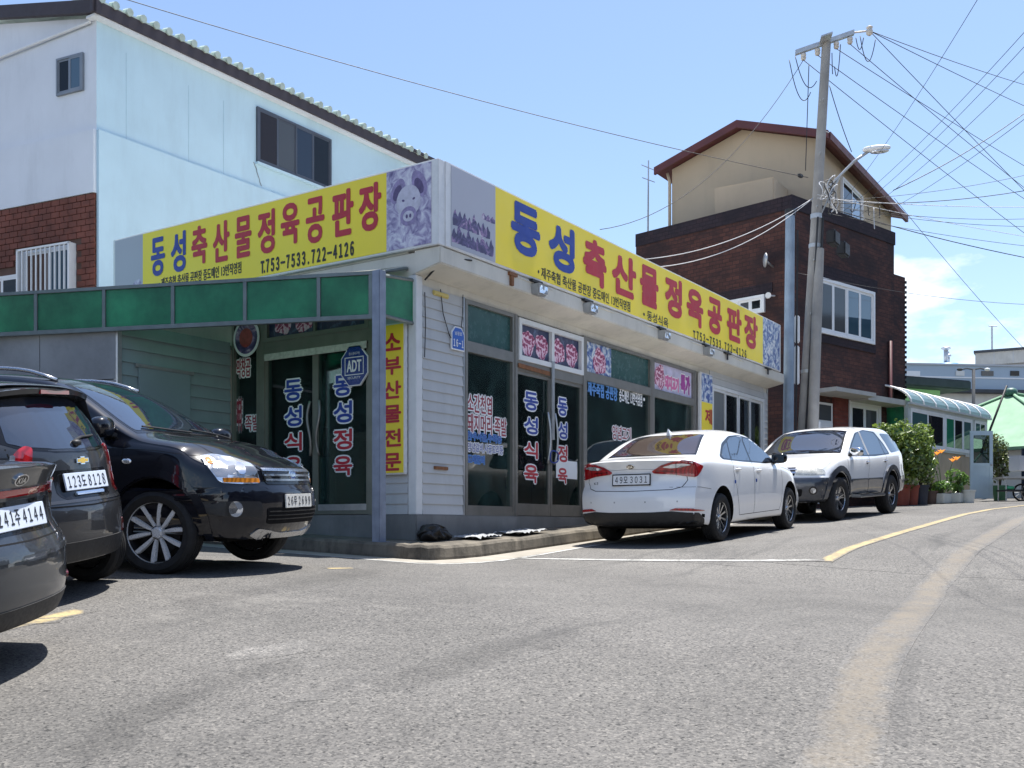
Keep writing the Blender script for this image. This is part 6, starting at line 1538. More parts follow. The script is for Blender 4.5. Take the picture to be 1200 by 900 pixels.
def build_blue_house():
    h = thing('painted_house', 'tall pale blue painted house with brick lower gable behind the shop', 'house', (0, 0, 0))
    C0 = (1.78, 9.04); W1 = Wall(C0, (1, -.0), (0, -1)); W2 = Wall(C0, (-.149, .989), (-1, 0)); zt = 10.42; zb = 8.39
    W1.box(0, 9.75, zb, zt, -.25, 0).build('upper_side_wall', MATS['render_blue'], h)
    W1.box(0, 9.75, .5, zb, -.25, .07).build('lower_side_wall', MATS['render_blue'], h)
    m = MB(); LG = 7.0
    top = [(0.0, zt + .05), (LG / 2, zt + .62), (LG, zt + .05)]
    f = [W2.p(0.0, zb, 0), W2.p(LG, zb, 0), W2.p(LG, top[2][1], 0), W2.p(LG / 2, top[1][1], 0), W2.p(0, top[0][1], 0)]; b = [W2.p(0.0, zb, -.25), W2.p(LG, zb, -.25), W2.p(LG, top[2][1], -.25), W2.p(LG / 2, top[1][1], -.25), W2.p(0, top[0][1], -.25)]
    m.add(f + b, [(0, 1, 2, 3, 4), (9, 8, 7, 6, 5)] + [(i, 5 + i, 5 + (i + 1) % 5, (i + 1) % 5) for i in range(5)]); m.build('upper_gable_wall', MATS['render_white'], h)
    W2.box(-.0, LG, 7.22, zb, -.25, .07).build('lower_gable_wall', MATS['render_white'], h)
    W2.box(0.0, LG, .5, 7.22, -.25, .03).build('brick_backing', MATS['brick_mortar'], h)
    # each brick of the visible panel
    w1 = (W2.px(91, 300)[0] - .04, W2.px(29, 300)[0] + .04, 5.0, W2.px(60, 291)[1] + .05); w2 = (W2.px(28, 330)[0], 4.0, 4.9, W2.px(14, 322)[1] + .05)
    bw, bh, g = .215, .104, .010; me = None; cnt = 0; row = 0; z = 7.205 - bh
    rnd = random.Random(6)
    while z > 5.05:
        t = -.0 if row % 2 == 0 else -bw / 2 - g / 2
        while t < 3.25:
            a, e = max(t, .0), min(t + bw, 3.25)
            hidden = any(a > q[0] and e < q[1] and z < q[3] for q in (w1, w2)) or any(a < q[1] - .01 and e > q[0] + .01 and z < q[3] - .02 for q in (w1, w2))
            if e - a > .05 and not hidden and cnt < 298:
                if e - a > bw - .01:
                    if me is None: o = W2.box(0, bw, 0, bh, -.02, .058).build('brick', MATS['brick_unit'], h, bevel=.004); me = o.data; o.location = (0, 0, 0); o.data = me
                    else: o = link(bpy.data.objects.new('brick', me), h)
                    q = W2.d * a + W2.n * rnd.uniform(-.004, .004); o.location = (q.x, q.y, z); cnt += 1
                else:
                    o = W2.box(a, e, z, z + bh, -.02, .058).build('brick', MATS['brick_unit'], h, bevel=.004); cnt += 1
            t += bw + g
        z -= bh + g; row += 1
    for o in [c for c in h.children if c.name.startswith('brick') and c.data is me]: pass
    # windows
    u0, z1 = W1.px(300, 125); u1, _ = W1.px(387, 162); z0 = W1.px(300, 190)[1]
    W1.box(u0 - .02, u1 + .02, z0 - .05, z0, -.02, .09).build('sill', MATS['render_blue'], h)
    W1.window(h, u0, u1, z0, z1, 4, .05, MATS['frame_dark'], [MATS['pane_brown'], MATS['pane_grey'], MATS['pane_blue_dark'], MATS['pane_dark']], .03, .035)
    a, z1 = W2.px(99, 62); b2, _ = W2.px(68, 72); z0 = W2.px(99, 106)[1]
    W2.window(h, a, b2, z0, z1, 2, .04, MATS['frame_grey'], [MATS['pane_blue'], MATS['pane_dark']], .03, .035)
    # barred window and its plain neighbour
    a, b2 = W2.px(90, 300)[0], W2.px(30, 300)[0]; z1 = W2.px(60, 291)[1]; w = W2.window(h, a, b2, 5.1, z1, 2, .05, MATS['pvc_white'], [MATS['pane_blue'], MATS['pane_dark']], .03)
    n = 11; m = MB()
    for z in (5.12, z1 - .03): W2.box(a - .02, b2 + .02, z, z + .035, .16, .20, m)
    W2.box(a - .02, a + .02, 5.12, z1, .03, .20, m); W2.box(b2 - .02, b2 + .02, 5.12, z1, .03, .20, m); m.build('bar_cage', MATS['pvc_white'], w)
    for i in range(1, n): t = a + (b2 - a) * i / n; W2.box(t - .012, t + .012, 5.15, z1 - .02, .165, .19).build('window_bar', MATS['pvc_white'], w)
    a2, b3 = W2.px(27, 330)[0], 4.0; z1 = W2.px(14, 323)[1]; W2.window(h, a2, b3, 4.95, z1, 4, .05, MATS['pvc_white'], [MATS['pane_dark'], MATS['pane_grey']], .03)
    # roof: dark fascia, pale ribbed tile edge
    W1.box(-.15, 9.9, zt + .0, zt + .04, -.1, .16).build('soffit', MATS['render_white'], h)
    f = W1.box(-.22, 9.95, zt + .04, zt + .27, .12, .20).build('fascia', MATS['fascia_brown'], h)
    W1.box(9.0, 9.95, zt + .28, zt + .36, .10, .22).build('fascia_end', MATS['fascia_brown'], h)
    m = MB()
    for s_ in (0, 1):
        p0, p1 = (-.22, LG / 2) if s_ == 0 else (LG / 2, LG + .22); za, zb_ = (zt + .02, zt + .66) if s_ == 0 else (zt + .66, zt + .02)
        m.hexa([W2.p(p0, za, .1), W2.p(p1, zb_, .1), W2.p(p1, zb_, .2), W2.p(p0, za, .2), W2.p(p0, za + .24, .1), W2.p(p1, zb_ + .24, .1), W2.p(p1, zb_ + .24, .2), W2.p(p0, za + .24, .2)])
    m.build('gable_fascia', MATS['fascia_brown'], h)
    def rp(t, q, dz=0.0):      # roof surface: t along the eave, q up the slope
        return (1.78 + t, 8.84 + q, zt + .27 + q * .165 + dz)
    m = MB(); m.hexa([rp(-.22, 0), rp(9.95, 0), rp(9.95, 3.6), rp(-.22, 3.6), rp(-.22, 0, .03), rp(9.95, 0, .03), rp(9.95, 3.6, .03), rp(-.22, 3.6, .03)]); m.hexa([rp(-.7, 3.6), rp(9.95, 3.6), (11.73, 15.9, zt + .3), (.4, 15.9, zt + .3), rp(-.7, 3.6, .03), rp(9.95, 3.6, .03), (11.73, 15.9, zt + .34), (.4, 15.9, zt + .34)]); m.build('roof_deck', MATS['tile_pale'], h)
    me = None
    for i in range(33):
        if me is None:
            m = MB(); m.tube([rp(0, -.04, .035), rp(0, 3.6, .035)], .062, 8); m.tube([rp(0, -.05, .05), rp(0, .10, .05)], .075, 8); o = m.build('roof_rib', MATS['tile_pale'], h, smooth=True, angle=.8); me = o.data
        else: o = link(bpy.data.objects.new('roof_rib', me), h)
        o.location = (-.05 + i * .298, 0, 0)
    m = MB(); a, z = W2.px(108, 27); e, z2 = W2.px(2, 69); m.tube([W2.p(a, z, .05), W2.p(e, z2, .05), W2.p(e + .6, z2 - .25, .05)], .03, 8); m.build('drain_pipe', MATS['pvc_white'], h)
    for px, y0, y1 in ((148, 62, 176), (221, 100, 205), (262, 118, 215)):
        t = W1.px(px, 100)[0]; za, zc = W1.px(px, y0)[1], zb + .02; W1.box(t - .006, t + .006, zc, za, 0, .004).build('render_joint', MATS['joint_blue'], h)
    m = MB(); rr = random.Random(11); pts = [W1.px(297 + i * 1.3, 190 + i * 4.0) for i in range(8)]; m.tube([W1.p(t + rr.uniform(-.02, .02), z, .012 if z > zb else .08) for t, z in pts], .008, 5); m.build('cable_run', MATS['frame_grey'], h)
simple('joint_blue', (.40, .56, .64), .85, var=.1); simple('frame_dark', (.09, .10, .12), .45, .4, var=.1); simple('frame_grey', (.22, .24, .27), .45, .4, var=.1); tint('pane_blue_dark', (.02, .03, .05), ior=1.5)

def build_brick_house():
    h = thing('brick_house', 'dark brown brick house with beige attic beyond the end of the shop', 'house', (0, 0, 0))
    C0 = (14.35, .117); WR = Wall(C0, (.964, -.265), (-.2, -1)); WL = Wall(C0, (.196, .98), (-1, .1)); ZT = 8.98
    LR, LL = 4.79, 4.7; bot = .9
    # closed brick body
    c = [WR.p(0, 0, 0), WR.p(LR, 0, 0), None, WL.p(LL, 0, 0)]; p = Vector(c[1]) + Vector(c[3]) - Vector(c[0]); c[2] = tuple(p)
    m = MB(); m.hexa([(q[0], q[1], z) for z in (bot, ZT - .34) for q in c]); m.build('brick_wall', MATS['brick_brown'], h)
    WR.box(-.03, LR + .03, ZT - .34, ZT, -.28, .025).build('parapet_course', MATS['brick_dark'], h); WL.box(.25, LL, ZT - .34, ZT, -.28, .025).build('parapet_course', MATS['brick_dark'], h)
    # stepped-back end with toothed corner
    W3 = Wall(WR.p(LR, 0, -.35)[:2], (.964, -.265), (-.2, -1)); W3.box(0, 1.25, bot, ZT - .95, -3, 0).build('rear_wing', MATS['brick_brown'], h)
    me = None
    for i in range(46):
        if me is None: o = W3.box(1.24, 1.29, 0, .07, -.12, .03).build('corner_brick', MATS['brick_dark'], h); me = o.data
        else: o = link(bpy.data.objects.new('corner_brick', me), h)
        o.location = (0, 0, ZT - 1.12 - i * .14)
    # windows on the street side
    t0, z1 = WR.px(956.5, 324); t1, _ = WR.px(1023, 343); z0 = WR.px(1022, 404)[1]
    WR.box(t0 - .35, t1 + .2, z1 + .02, z1 + .34, -.1, .02).build('lintel_course', MATS['brick_dark'], h); WR.box(t0 - .1, t1 + .1, z0 - .22, z0 - .02, -.1, .03).build('sill_course', MATS['brick_dark'], h)
    WR.window(h, t0, t1, z0, z1, 4, .075, MATS['pvc_white'], [MATS['pane_grey'], MATS['pane_grey'], MATS['pane_blue'], MATS['pane_blue']], .05, .06)
    t0, z1 = WL.px(897, 345); t1, _ = WL.px(857, 354); z0 = WL.px(897, 366)[1]; WL.window(h, t0, t1 + .5, z0, z1, 4, .07, MATS['pvc_white'], [MATS['pane_dark'], MATS['pane_grey']], .05, .05); WL.box(t0 - .2, t1 + .7, z1 + .02, z1 + .26, -.1, .02).build('lintel_course', MATS['brick_dark'], h)
    # ground floor front: canopies, white door, brick pier, window
    a, z = WR.px(948, 459); b, _ = WR.px(995, 463); WR.box(a, b, z - .05, z + .05, 0, .75).build('door_canopy', MATS['concrete_lt'], h)
    a, z = WR.px(994, 468); b, _ = WR.px(1049, 473); WR.box(a, b + .1, z - .06, z + .08, 0, .55).build('canopy', MATS['concrete_lt'], h)
    a, b = WR.px(946, 470)[0], WR.px(975, 470)[0]; zt = WR.px(960, 471)[1]; WR.box(a, b, bot + .7, zt, -.05, .02).build('door_surround', MATS['pvc_white'], h)
    d = WR.box(a + .06, b - .06, bot + .75, zt - .5, .02, .06).build('front_door', MATS['pvc_white'], h); WR.box(a + .08, b - .08, zt - .44, zt - .06, .021, .03).build('fanlight', MATS['pane_grey'], d)
    for q0, q1 in ((.14, .28), (.66, .84)): WR.box(a + (b - a) * q0, a + (b - a) * q1, zt - 1.25, zt - .65, .061, .068).build('door_pane', MATS['pane_blue'], d)
    a, b = WR.px(975.5, 470)[0], WR.px(992, 470)[0]; zt = WR.px(985, 466)[1]; WR.box(a, b, bot, zt, -.05, .06).build('brick_pier', MATS['brick_redder'], h)
    a, b = WR.px(993, 475)[0], WR.px(1030, 475)[0]; zt = WR.px(1010, 472)[1]; WR.window(h, a, b, zt - 1.5, zt, 2, .1, MATS['pvc_white'], [MATS['pane_dark'], MATS['pane_grey']], .05, .07)
    m = MB(); a = WR.px(1041, 400)[0]; m.tube([WR.p(a, WR.px(1041, 400)[1], .06), WR.p(a, 1.4, .06)], .05, 8); m.build('downpipe', MATS['fascia_maroon'], h, smooth=True)
    # satellite dish, camera
    t, z = WL.px(906, 308); m = MB(); q = Vector(WL.p(t, z, .35)); blob(m, q, (.22, .05, .17), 1, 16, 10, Matrix.Rotation(.5, 3, 'Z')); m.tube([WL.p(t, z - .1, 0), q], .025, 6); o = m.build('satellite_dish', MATS['galv'], None, smooth=True); tag(o, 'small grey satellite dish on the brown brick wall', 'dish')
    t, z = WL.px(908, 349); m = MB(); q = Vector(WL.p(t, z, .3)); m.tube([q, q + Vector((-.28, -.1, -.05))], .07, 10); m.tube([WL.p(t, z + .05, 0), q], .02, 6); o = m.build('security_camera', MATS['pvc_white'], None, smooth=True, angle=.8); tag(o, 'white security camera on the brown brick wall beside the blue pole', 'camera')
    # attic storey
    a = (16.69, .216); AL = 7.7; AW = 4.1; z0, ze, zr = ZT - .6, 11.08, 11.75
    prof = [(0, z0), (AW, z0), (AW, ze), (AW / 2, zr), (0, ze)]; m = MB(); m.prism(prof, lambda y, z, d: (a[0] + d, a[1] + y, z), 0, AL); m.build('attic_wall', MATS['render_beige'], h)
    def slab(y0, za, y1, zb, x0, x1, th, mat, name):
        mm = MB(); mm.hexa([(x0, y0, za), (x1, y0, za), (x1, y1, zb), (x0, y1, zb), (x0, y0, za + th), (x1, y0, za + th), (x1, y1, zb + th), (x0, y1, zb + th)]); mm.build(name, mat, h)
    k = (zr - ze) / (AW / 2); o = .38
    slab(a[1] - o, ze - o * k + .02, a[1] + AW / 2, zr + .02, a[0] - o + .1, a[0] + AL + .5, .10, MATS['fascia_maroon'], 'roof_slope'); slab(a[1] + AW / 2, zr + .021, a[1] + AW + o, ze - o * k + .021, a[0] - o + .1, a[0] + AL + .5, .10, MATS['fascia_maroon'], 'roof_slope')
    for s_, (y0, za, y1, zb) in enumerate(((a[1] - o, ze - o * k - .05, a[1] + AW / 2, zr - .05), (a[1] + AW / 2, zr - .05, a[1] + AW + o, ze - o * k - .05))): slab(y0, za, y1, zb, a[0] - o, a[0] - o + .09, .20, MATS['fascia_maroon'], 'barge_board')
    m = MB(); m.box(a[0] - o + .1, a[0] + AL + .5, a[1] - o - .04, a[1] - o + .05, ze - o * k - .06, ze - o * k + .13); m.build('eave_board', MATS['fascia_maroon'], h)
    WA = Wall(a, (1, 0), (0, -1)); t0, z1 = WA.px(985, 207); t1, _ = WA.px(1009, 224); zb = WA.px(985, 255)[1]; WA.window(h, t0, t1, zb, z1, 2, .07, MATS['pvc_white'], [MATS['pane_dark'], MATS['pane_blue']], .05, .05)
    m = MB(); m.tube([(a[0] - .05, a[1] + AW + .12, ze - .1), (a[0] - .05, a[1] + AW + .05, ze - .35), (a[0] - .05, a[1] + AW + .05, z0)], .045, 8); m.build('downpipe', MATS['render_beige'], h, smooth=True)
    m = MB(); m.box(a[0] - 1.1, a[0] - .02, 1.0, 2.6, ZT - .5, ZT + .95); m.build('stair_head', MATS['render_beige'], h, bevel=.02)
    # aerial mast on the roof
    p0 = P3(759, 276, 29.5); p1 = P3(760, 188, 29.5); m = MB(); m.tube([p0 - Vector((0, 0, .8)), p1], [.035, .02], 6)
    for z, w in ((.2, .35), (.55, .3)): m.tube([p1 - Vector((-w, .05, z)), p1 - Vector((w, -.05, z + .02))], .012, 5)
    o = m.build('aerial_mast', MATS['galv'], None); tag(o, 'thin aerial mast on the brown brick roof', 'aerial')

def build_poles():
    b = bearing(936, 21.5); tp = P3(969, 42, 21.5); zb = gz(*b) - .1
    t = thing('utility_pole', 'leaning concrete utility pole carrying cables and a street lamp', 'pole', (0, 0, 0))
    base = Vector((b[0], b[1], zb)); ax = (tp - base)
    at_h = lambda f: base + ax * f
    m = MB(); n = 14; m.tube([at_h(i / n) for i in range(n + 1)], [.135 - .045 * i / n for i in range(n + 1)], 16); m.build('shaft', MATS['concrete_pole'], t, smooth=True, angle=.8)
    # steel cross arm with insulators
    ca = P3(932, 62, 21.6); cb = P3(1001, 38, 21.4); d = (cb - ca).normalized(); sd = d.cross(Vector((0, 0, 1))).normalized(); c = (ca + cb) / 2
    m = MB(); m.obox(c, d * (cb - ca).length / 2, sd * .045, Vector((0, 0, 1)) * .05); m.obox(c + sd * .19, d * .12, sd * .19, Vector((0, 0, 1)) * .02); m.build('cross_arm', MATS['galv'], t, bevel=.006)
    ins = []
    for f in (.14, .38, .70, .93):
        q = ca + (cb - ca) * f - Vector((0, 0, .06)); m = MB(); m.lathe([(.025, 0), (.055, -.02), (.06, -.06), (.045, -.09), (.06, -.11), (.04, -.15), (0, -.15)], 12, 'z', q); m.build('insulator', MATS['insulator'], t, smooth=True, angle=.9); ins.append(q - Vector((0, 0, .15)))
    q = P3(1019, 36, 21.3); m = MB(); m.lathe([(.03, -.1), (.07, -.06), (.07, 0), (.05, .03), (.07, .07), (.03, .1)], 12, 'z', q); m.tube([cb, q], .02, 6); m.build('insulator', MATS['insulator'], t, smooth=True, angle=.9); ins.append(q)
    for i in range(9):
        f = .42 + i * .055; p = at_h(f); m = MB(); e = Vector((.9 if i % 2 else -.9, -.3, 0)).normalized(); m.tube([p, p + e * .26], .011, 5); m.build('climbing_peg', MATS['galv'], t)
    for f, h_ in ((.62, .10), (.56, .08), (.30, .07)): p = at_h(f); m = MB(); r = .135 - .045 * f + .010; m.lathe([(r, 0), (r, h_)], 16, 'z', p, cap=False); m.build('strap', MATS['galv'], t, smooth=True)
    # street lamp
    p0 = at_h(.655); head = P3(1020, 176, 21.2); m = MB(); mid = (p0 + head) / 2 + Vector((0, 0, .12)); m.tube([p0, p0.lerp(head, .3) + Vector((0, 0, .08)), p0.lerp(head, .7) + Vector((0, 0, .1)), head], .03, 8); br = m.build('lamp_arm', MATS['galv'], t, smooth=True)
    m = MB(); m.tube([at_h(.61), p0.lerp(head, .45) + Vector((0, 0, .09))], .018, 6); m.build('lamp_brace', MATS['galv'], t)
    hd = (head - p0); hd.z = 0; hd.normalize(); ang = math.atan2(hd.y, hd.x); m = MB(); blob(m, head + hd * .12 + Vector((0, 0, .02)), (.28, .11, .06), .8, 20, 12, Matrix.Rotation(ang, 3, 'Z')); lh = m.build('lamp_head', MATS['pvc_white'], t, smooth=True)
    m = MB(); blob(m, head + hd * .18 + Vector((0, 0, -.045)), (.19, .085, .035), .8, 16, 8, Matrix.Rotation(ang, 3, 'Z')); m.build('lamp_glass', MATS['lamp_clear'], lh, smooth=True)
    # conduits strapped to the shaft, meter box
    for o, r in ((Vector((-.02, -.19, 0)), .028), (Vector((.16, -.12, 0)), .022), (Vector((-.17, -.10, 0)), .02)): m = MB(); m.tube([at_h(f) + o * (1 - .35 * f) for f in (.1, .25, .4, .55, .62)], r, 6); m.build('conduit', MATS['cable_dark'], t)
    p = at_h(.16) + Vector((.1, -.25, .2)); m = MB(); m.obox(p, (.09, 0, 0), (0, .06, 0), (0, 0, .2)); m.build('meter_box', MATS['pvc_white'], t, bevel=.01)
    p = at_h(.60) + Vector((.75, -.1, -.05))
    for k, nm in ((0, .0), (.75, .1)): m = MB(); m.obox(p + Vector((k, -.05, -.1 * k)), (.2, 0, 0), (0, .1, 0), (0, 0, .15)); m.build('splice_case', MATS['cable_dark'], t, bevel=.03)
    # shorter prop pole beside it
    b2 = bearing(949, 21.0); m = MB(); top2 = P3(960, 292, 21.4); m.tube([Vector((b2[0], b2[1], gz(*b2) - .1)), top2], [.12, .10], 14); o = m.build('prop_pole', MATS['concrete_pole'], None, smooth=True, angle=.8); tag(o, 'short grey concrete pole propped against the leaning utility pole', 'pole')
    # blue painted steel pole
    b3 = bearing(923, 22.6); tp3 = P3(926, 252, 22.6); t3 = thing('steel_pole', 'pale blue steel pole beside the end of the shop', 'pole', (0, 0, 0)); bs = Vector((b3[0], b3[1], gz(*b3) - .05))
    m = MB(); m.tube([bs, tp3], [.125, .10], 16); m.build('shaft', MATS['pole_blue'], t3, smooth=True, angle=.8); m = MB(); m.lathe([(.115, -.02), (.115, .12), (0, .14)], 16, 'z', tp3); m.build('cap', MATS['cable_dark'], t3, smooth=True, angle=.8)
    for f, z in ((.62, .6), (.50, .85)): p = bs.lerp(tp3, f) + Vector((.17, -.12, 0)); m = MB(); m.obox(p, (.055, 0, 0), (0, .05, 0), (0, 0, z / 2)); m.build('junction_box', MATS['pvc_white'], t3, bevel=.02)
    m = MB(); m.tube([bs.lerp(tp3, f) + Vector((.12, -.13, 0)) for f in (.15, .3, .45, .7, .95)], .02, 6); m.build('conduit', MATS['cable_dark'], t3)
    build_cables(t, at_h, ins, ca, cb)
def catenary(a, b, sag, n=22):
    return [a.lerp(b, i / n) - Vector((0, 0, 4 * sag * (i / n) * (1 - i / n))) for i in range(n + 1)]
def cable(a, b, sag, r, label, mat='cable_dark', group='overhead cables on the pole'):
    m = MB(); m.tube(catenary(Vector(a), Vector(b), sag), r * .55, 5); o = m.build('cable', MATS[mat], None, smooth=True); tag(o, label, 'cable', group); return o
def build_cables(t, at_h, ins, ca, cb):
    p_mid = P3(947, 208, 21.4); 
    cable(P3(-140, -92, 15.0), p_mid, .25, .013, 'single dark cable crossing the sky over the shop to the pole')
    m = MB(); m.obox(P3(938, 206, 21.4), (.09, 0, .01), (0, .03, 0), (0, 0, .03)); o = m.build('cable_clamp', MATS['cable_dark'], None); tag(o, 'dark clamp on the cable beside the pole', 'clamp')
    cable(ins[0], P3(703, 269, 19.0), .75, .012, 'dark service cable drooping from the cross arm to the shop roof')
    for px, py, s in ((752, 304, .25), (768, 313, .3)): cable(P3(953, 232, 21.4), P3(px, py, 19.5), s, .014, 'white service cable from the pole down to the shop roof', 'cable_pale', 'white service cables')
    far = 'dark cable running from the cross arm along the street to the right'
    for q, (px, py), s in zip((ins[0], ins[1], ins[2], ins[3], ins[4], ins[4], ins[4]), ((1420, 425), (1420, 365), (1420, 310), (1420, 372), (1420, 138), (1420, 208), (1500, 500)), (.3, .3, .3, .4, .5, .3, .4)):
        Y = 46; cable(q, P3(px, py, Y), s, .014, far)
    over = 'thin cable sweeping from the brick house over the street'
    for (x0, y0), (x1, y1) in (((980, 245), (1240, -160)), ((985, 250), (1330, -110)), ((992, 254), (1330, -90)), ((1000, 257), (1340, -60)), ((1008, 262), (1350, 20))):
        cable(P3(x0, y0, 23.5), P3(x1, y1, 9.0), .2, .007, over, group='thin cables over the street')
    side = 'dark cable from the splice boxes towards the right-hand houses'
    for (x0, y0), (x1, y1), s, r in (((1047, 223), (1330, 20), .8, .018), ((958, 236), (1420, 135), .9, .010), ((975, 238), (1420, 160), 1.0, .016), ((985, 243), (1420, 225), .9, .010), ((1000, 246), (1400, 250), .7, .010), ((960, 240), (1400, 330), .5, .018), ((970, 250), (1380, 300), .4, .010), ((1048, 232), (1230, 440), .2, .010)):
        cable(P3(x0, y0, 22.0), P3(x1, y1, 26.0), s * .5, r, side, group='cables to the right-hand houses')
    cable(P3(935, 320, 22.4), P3(1420, 345, 30), .5, .010, 'low dark cable from the blue pole past the brick house'); cable(P3(958, 232, 21.2), P3(1420, 225, 30), .3, .015, 'pale thick cable running right from the pole', 'cable_pale'); cable(P3(958, 228, 21.2), P3(1400, 300, 30), .2, .012, 'pale thin cable sloping right from the pole', 'cable_pale')
    # drooping jumpers at the cross arm and coils of spare cable
    rnd = random.Random(5)
    for (x0, y0), (x1, y1), s in (((932, 66), (957, 95), .7), ((925, 70), (950, 108), .9), ((948, 76), (944, 200), .05), ((985, 52), (978, 78), .8), ((1003, 44), (1012, 44), .5), ((1008, 42), (1026, 46), 1.0), ((975, 62), (976, 86), .3), ((972, 100), (998, 178), .12)):
        m = MB(); m.tube(catenary(P3(x0, y0, 21.4), P3(x1, y1, 21.35), s * .5, 16), .009, 5); m.build('jumper', MATS['cable_dark'], t, smooth=True)
    for i in range(7):
        c = P3(964 + rnd.uniform(0, 16), 226 + rnd.uniform(-8, 16), 21.2); R = rnd.uniform(.12, .28); m = MB(); ph = rnd.uniform(0, 3)
        m.tube([c + Vector((R * math.cos(a_ * .42), .05 * math.sin(a_ + ph), R * 1.1 * math.sin(a_ * .42))) for a_ in range(15)], .010, 5, closed=True); m.build('cable_coil', MATS['cable_pale' if i % 3 else 'cable_dark'], t, smooth=True)
    for i in range(5):
        c = P3(1003 + i * 7, 238 + i * 1.2 + rnd.uniform(-2, 2), 22.2); m = MB(); m.tube(catenary(c, c + Vector((rnd.uniform(-.2, .35), rnd.uniform(-.1, .1), rnd.uniform(-.55, -.1))), .12, 10), .010, 5); m.build('cable_tail', MATS['cable_pale' if i % 2 else 'cable_dark'], t, smooth=True)
# ------------------------------------------------------------------ lean-to porch, pots and plants at the bend
simple('porch_frame', (.52, .55, .55), .45, .2, var=.08, scale=3, grime=.2); simple('tan_panel', (.42, .35, .25), .75, var=.12, scale=2, grime=.25, streak=True); simple('door_paleblue', (.42, .52, .57), .45, var=.05, scale=2, grime=.15)
poly_carb('polycarb_clear', (.22, .38, .37), .6); simple('tile_white', (.6, .6, .58), .35, var=.06)
simple('pot_red', (.27, .055, .03), .6, var=.15, scale=6, grime=.25); simple('pot_dark', (.03, .035, .05), .55, var=.2); simple('pot_brown', (.10, .06, .045), .65, var=.2); simple('pot_white', (.60, .61, .56), .5, var=.08, scale=6, grime=.3); simple('soil', (.05, .035, .025), .95, var=.3, scale=20)
def leaf_mat(name, a, b, trans=.35):
    t = NT(name); t.t.nodes.remove(t.b); oi = t.n('ShaderNodeNewGeometry'); n = t.noise(t.wpos(), 9, 3, .6)
    r = t.math('ADD', t.math('MULTIPLY', oi.outputs['Random Per Island'], .6), t.math('MULTIPLY', n, .4)); c = t.ramp(r, [(.2, a), (.8, b)])
    df = t.n('ShaderNodeBsdfDiffuse'); t.l(c, df.inputs[0]); tl = t.n('ShaderNodeBsdfTranslucent'); t.l(c, tl.inputs[0]); gl = t.n('ShaderNodeBsdfGlossy'); gl.inputs['Roughness'].default_value = .35
    m = t.n('ShaderNodeMixShader'); m.inputs[0].default_value = trans; t.l(df.outputs[0], m.inputs[1]); t.l(tl.outputs[0], m.inputs[2])
    m2 = t.n('ShaderNodeMixShader'); m2.inputs[0].default_value = .07; t.l(m.outputs[0], m2.inputs[1]); t.l(gl.outputs[0], m2.inputs[2]); t.l(m2.outputs[0], t.out.inputs[0]); MATS[name] = t.mat
leaf_mat('leaf_shrub', (.05, .10, .02), (.24, .33, .06)); leaf_mat('leaf_light', (.07, .16, .03), (.18, .32, .06)); leaf_mat('leaf_olive', (.05, .075, .02), (.16, .19, .05)); leaf_mat('petal_orange', (.75, .22, .03), (.85, .38, .06), .5)
simple('bark', (.07, .05, .035), .9, var=.3, scale=12, bump=.3)
def leaf_cloud(mb, c, r, n, size, rnd, shell=.55, up=.3, squash=1.0, lumps=6):
    """leaf blades scattered through lumpy volumes"""
    cs = [(Vector(c) + Vector((rnd.uniform(-.55, .55) * r[0], rnd.uniform(-.55, .55) * r[1], rnd.uniform(-.6, .6) * r[2])), rnd.uniform(.42, .68)) for _ in range(lumps)]
    for i in range(n):
        q, k = cs[i % lumps]; d = Vector((rnd.gauss(0, 1), rnd.gauss(0, 1), rnd.gauss(0, 1))).normalized() * (shell + (1 - shell) * rnd.random()) ; p = q + Vector((d.x * r[0] * k, d.y * r[1] * k, d.z * r[2] * k))
        nrm = (d + Vector((rnd.gauss(0, .5), rnd.gauss(0, .5), up + rnd.gauss(0, .5)))).normalized(); a = nrm.orthogonal().normalized(); a = (Matrix.Rotation(rnd.uniform(0, 6.28), 3, nrm) @ a); b = nrm.cross(a); s = size * rnd.uniform(.65, 1.25)
        mb.add([p - a * s * .5, p + b * s * .27 + nrm * s * .06, p + a * s * .55 - nrm * s * .05, p - b * s * .27 + nrm * s * .06], [(0, 1, 2, 3)])
def pot(name, label, px, py, Y, r, h, mat, square=False, group=None, sx=1.0, rot=0.0):
    x, y = bearing(px, Y); z = max(gz(x, y), 0); t = thing(name, label, 'pot', (x, y, z), rot, group)
    m = MB()
    if square: m.hexa([(-r * sx * .9, -r * .9, 0), (r * sx * .9, -r * .9, 0), (r * sx * .9, r * .9, 0), (-r * sx * .9, r * .9, 0), (-r * sx, -r, h), (r * sx, -r, h), (r * sx, r, h), (-r * sx, r, h)]); o = m.build('vessel', mat, t, bevel=.015)
    else: m.lathe([(r * .78, 0), (r * .98, h * .88), (r * 1.08, h * .88), (r * 1.08, h), (r * .92, h), (r * .9, h * .9), (0, h * .9)], 22, 'z', cap=False); m.lathe([(0, 0), (r * .78, 0)], 22, 'z', cap=False); o = m.build('vessel', mat, t, smooth=True, angle=.6)
    m = MB()
    if square: m.box(-r * sx * .9, r * sx * .9, -r * .9, r * .9, h + .001, h + .012)
    else: m.lathe([(0, h * .93), (r * .91, h * .93)], 20, 'z', cap=False)
    m.build('soil', MATS['soil'], t); return (x, y, z + h)
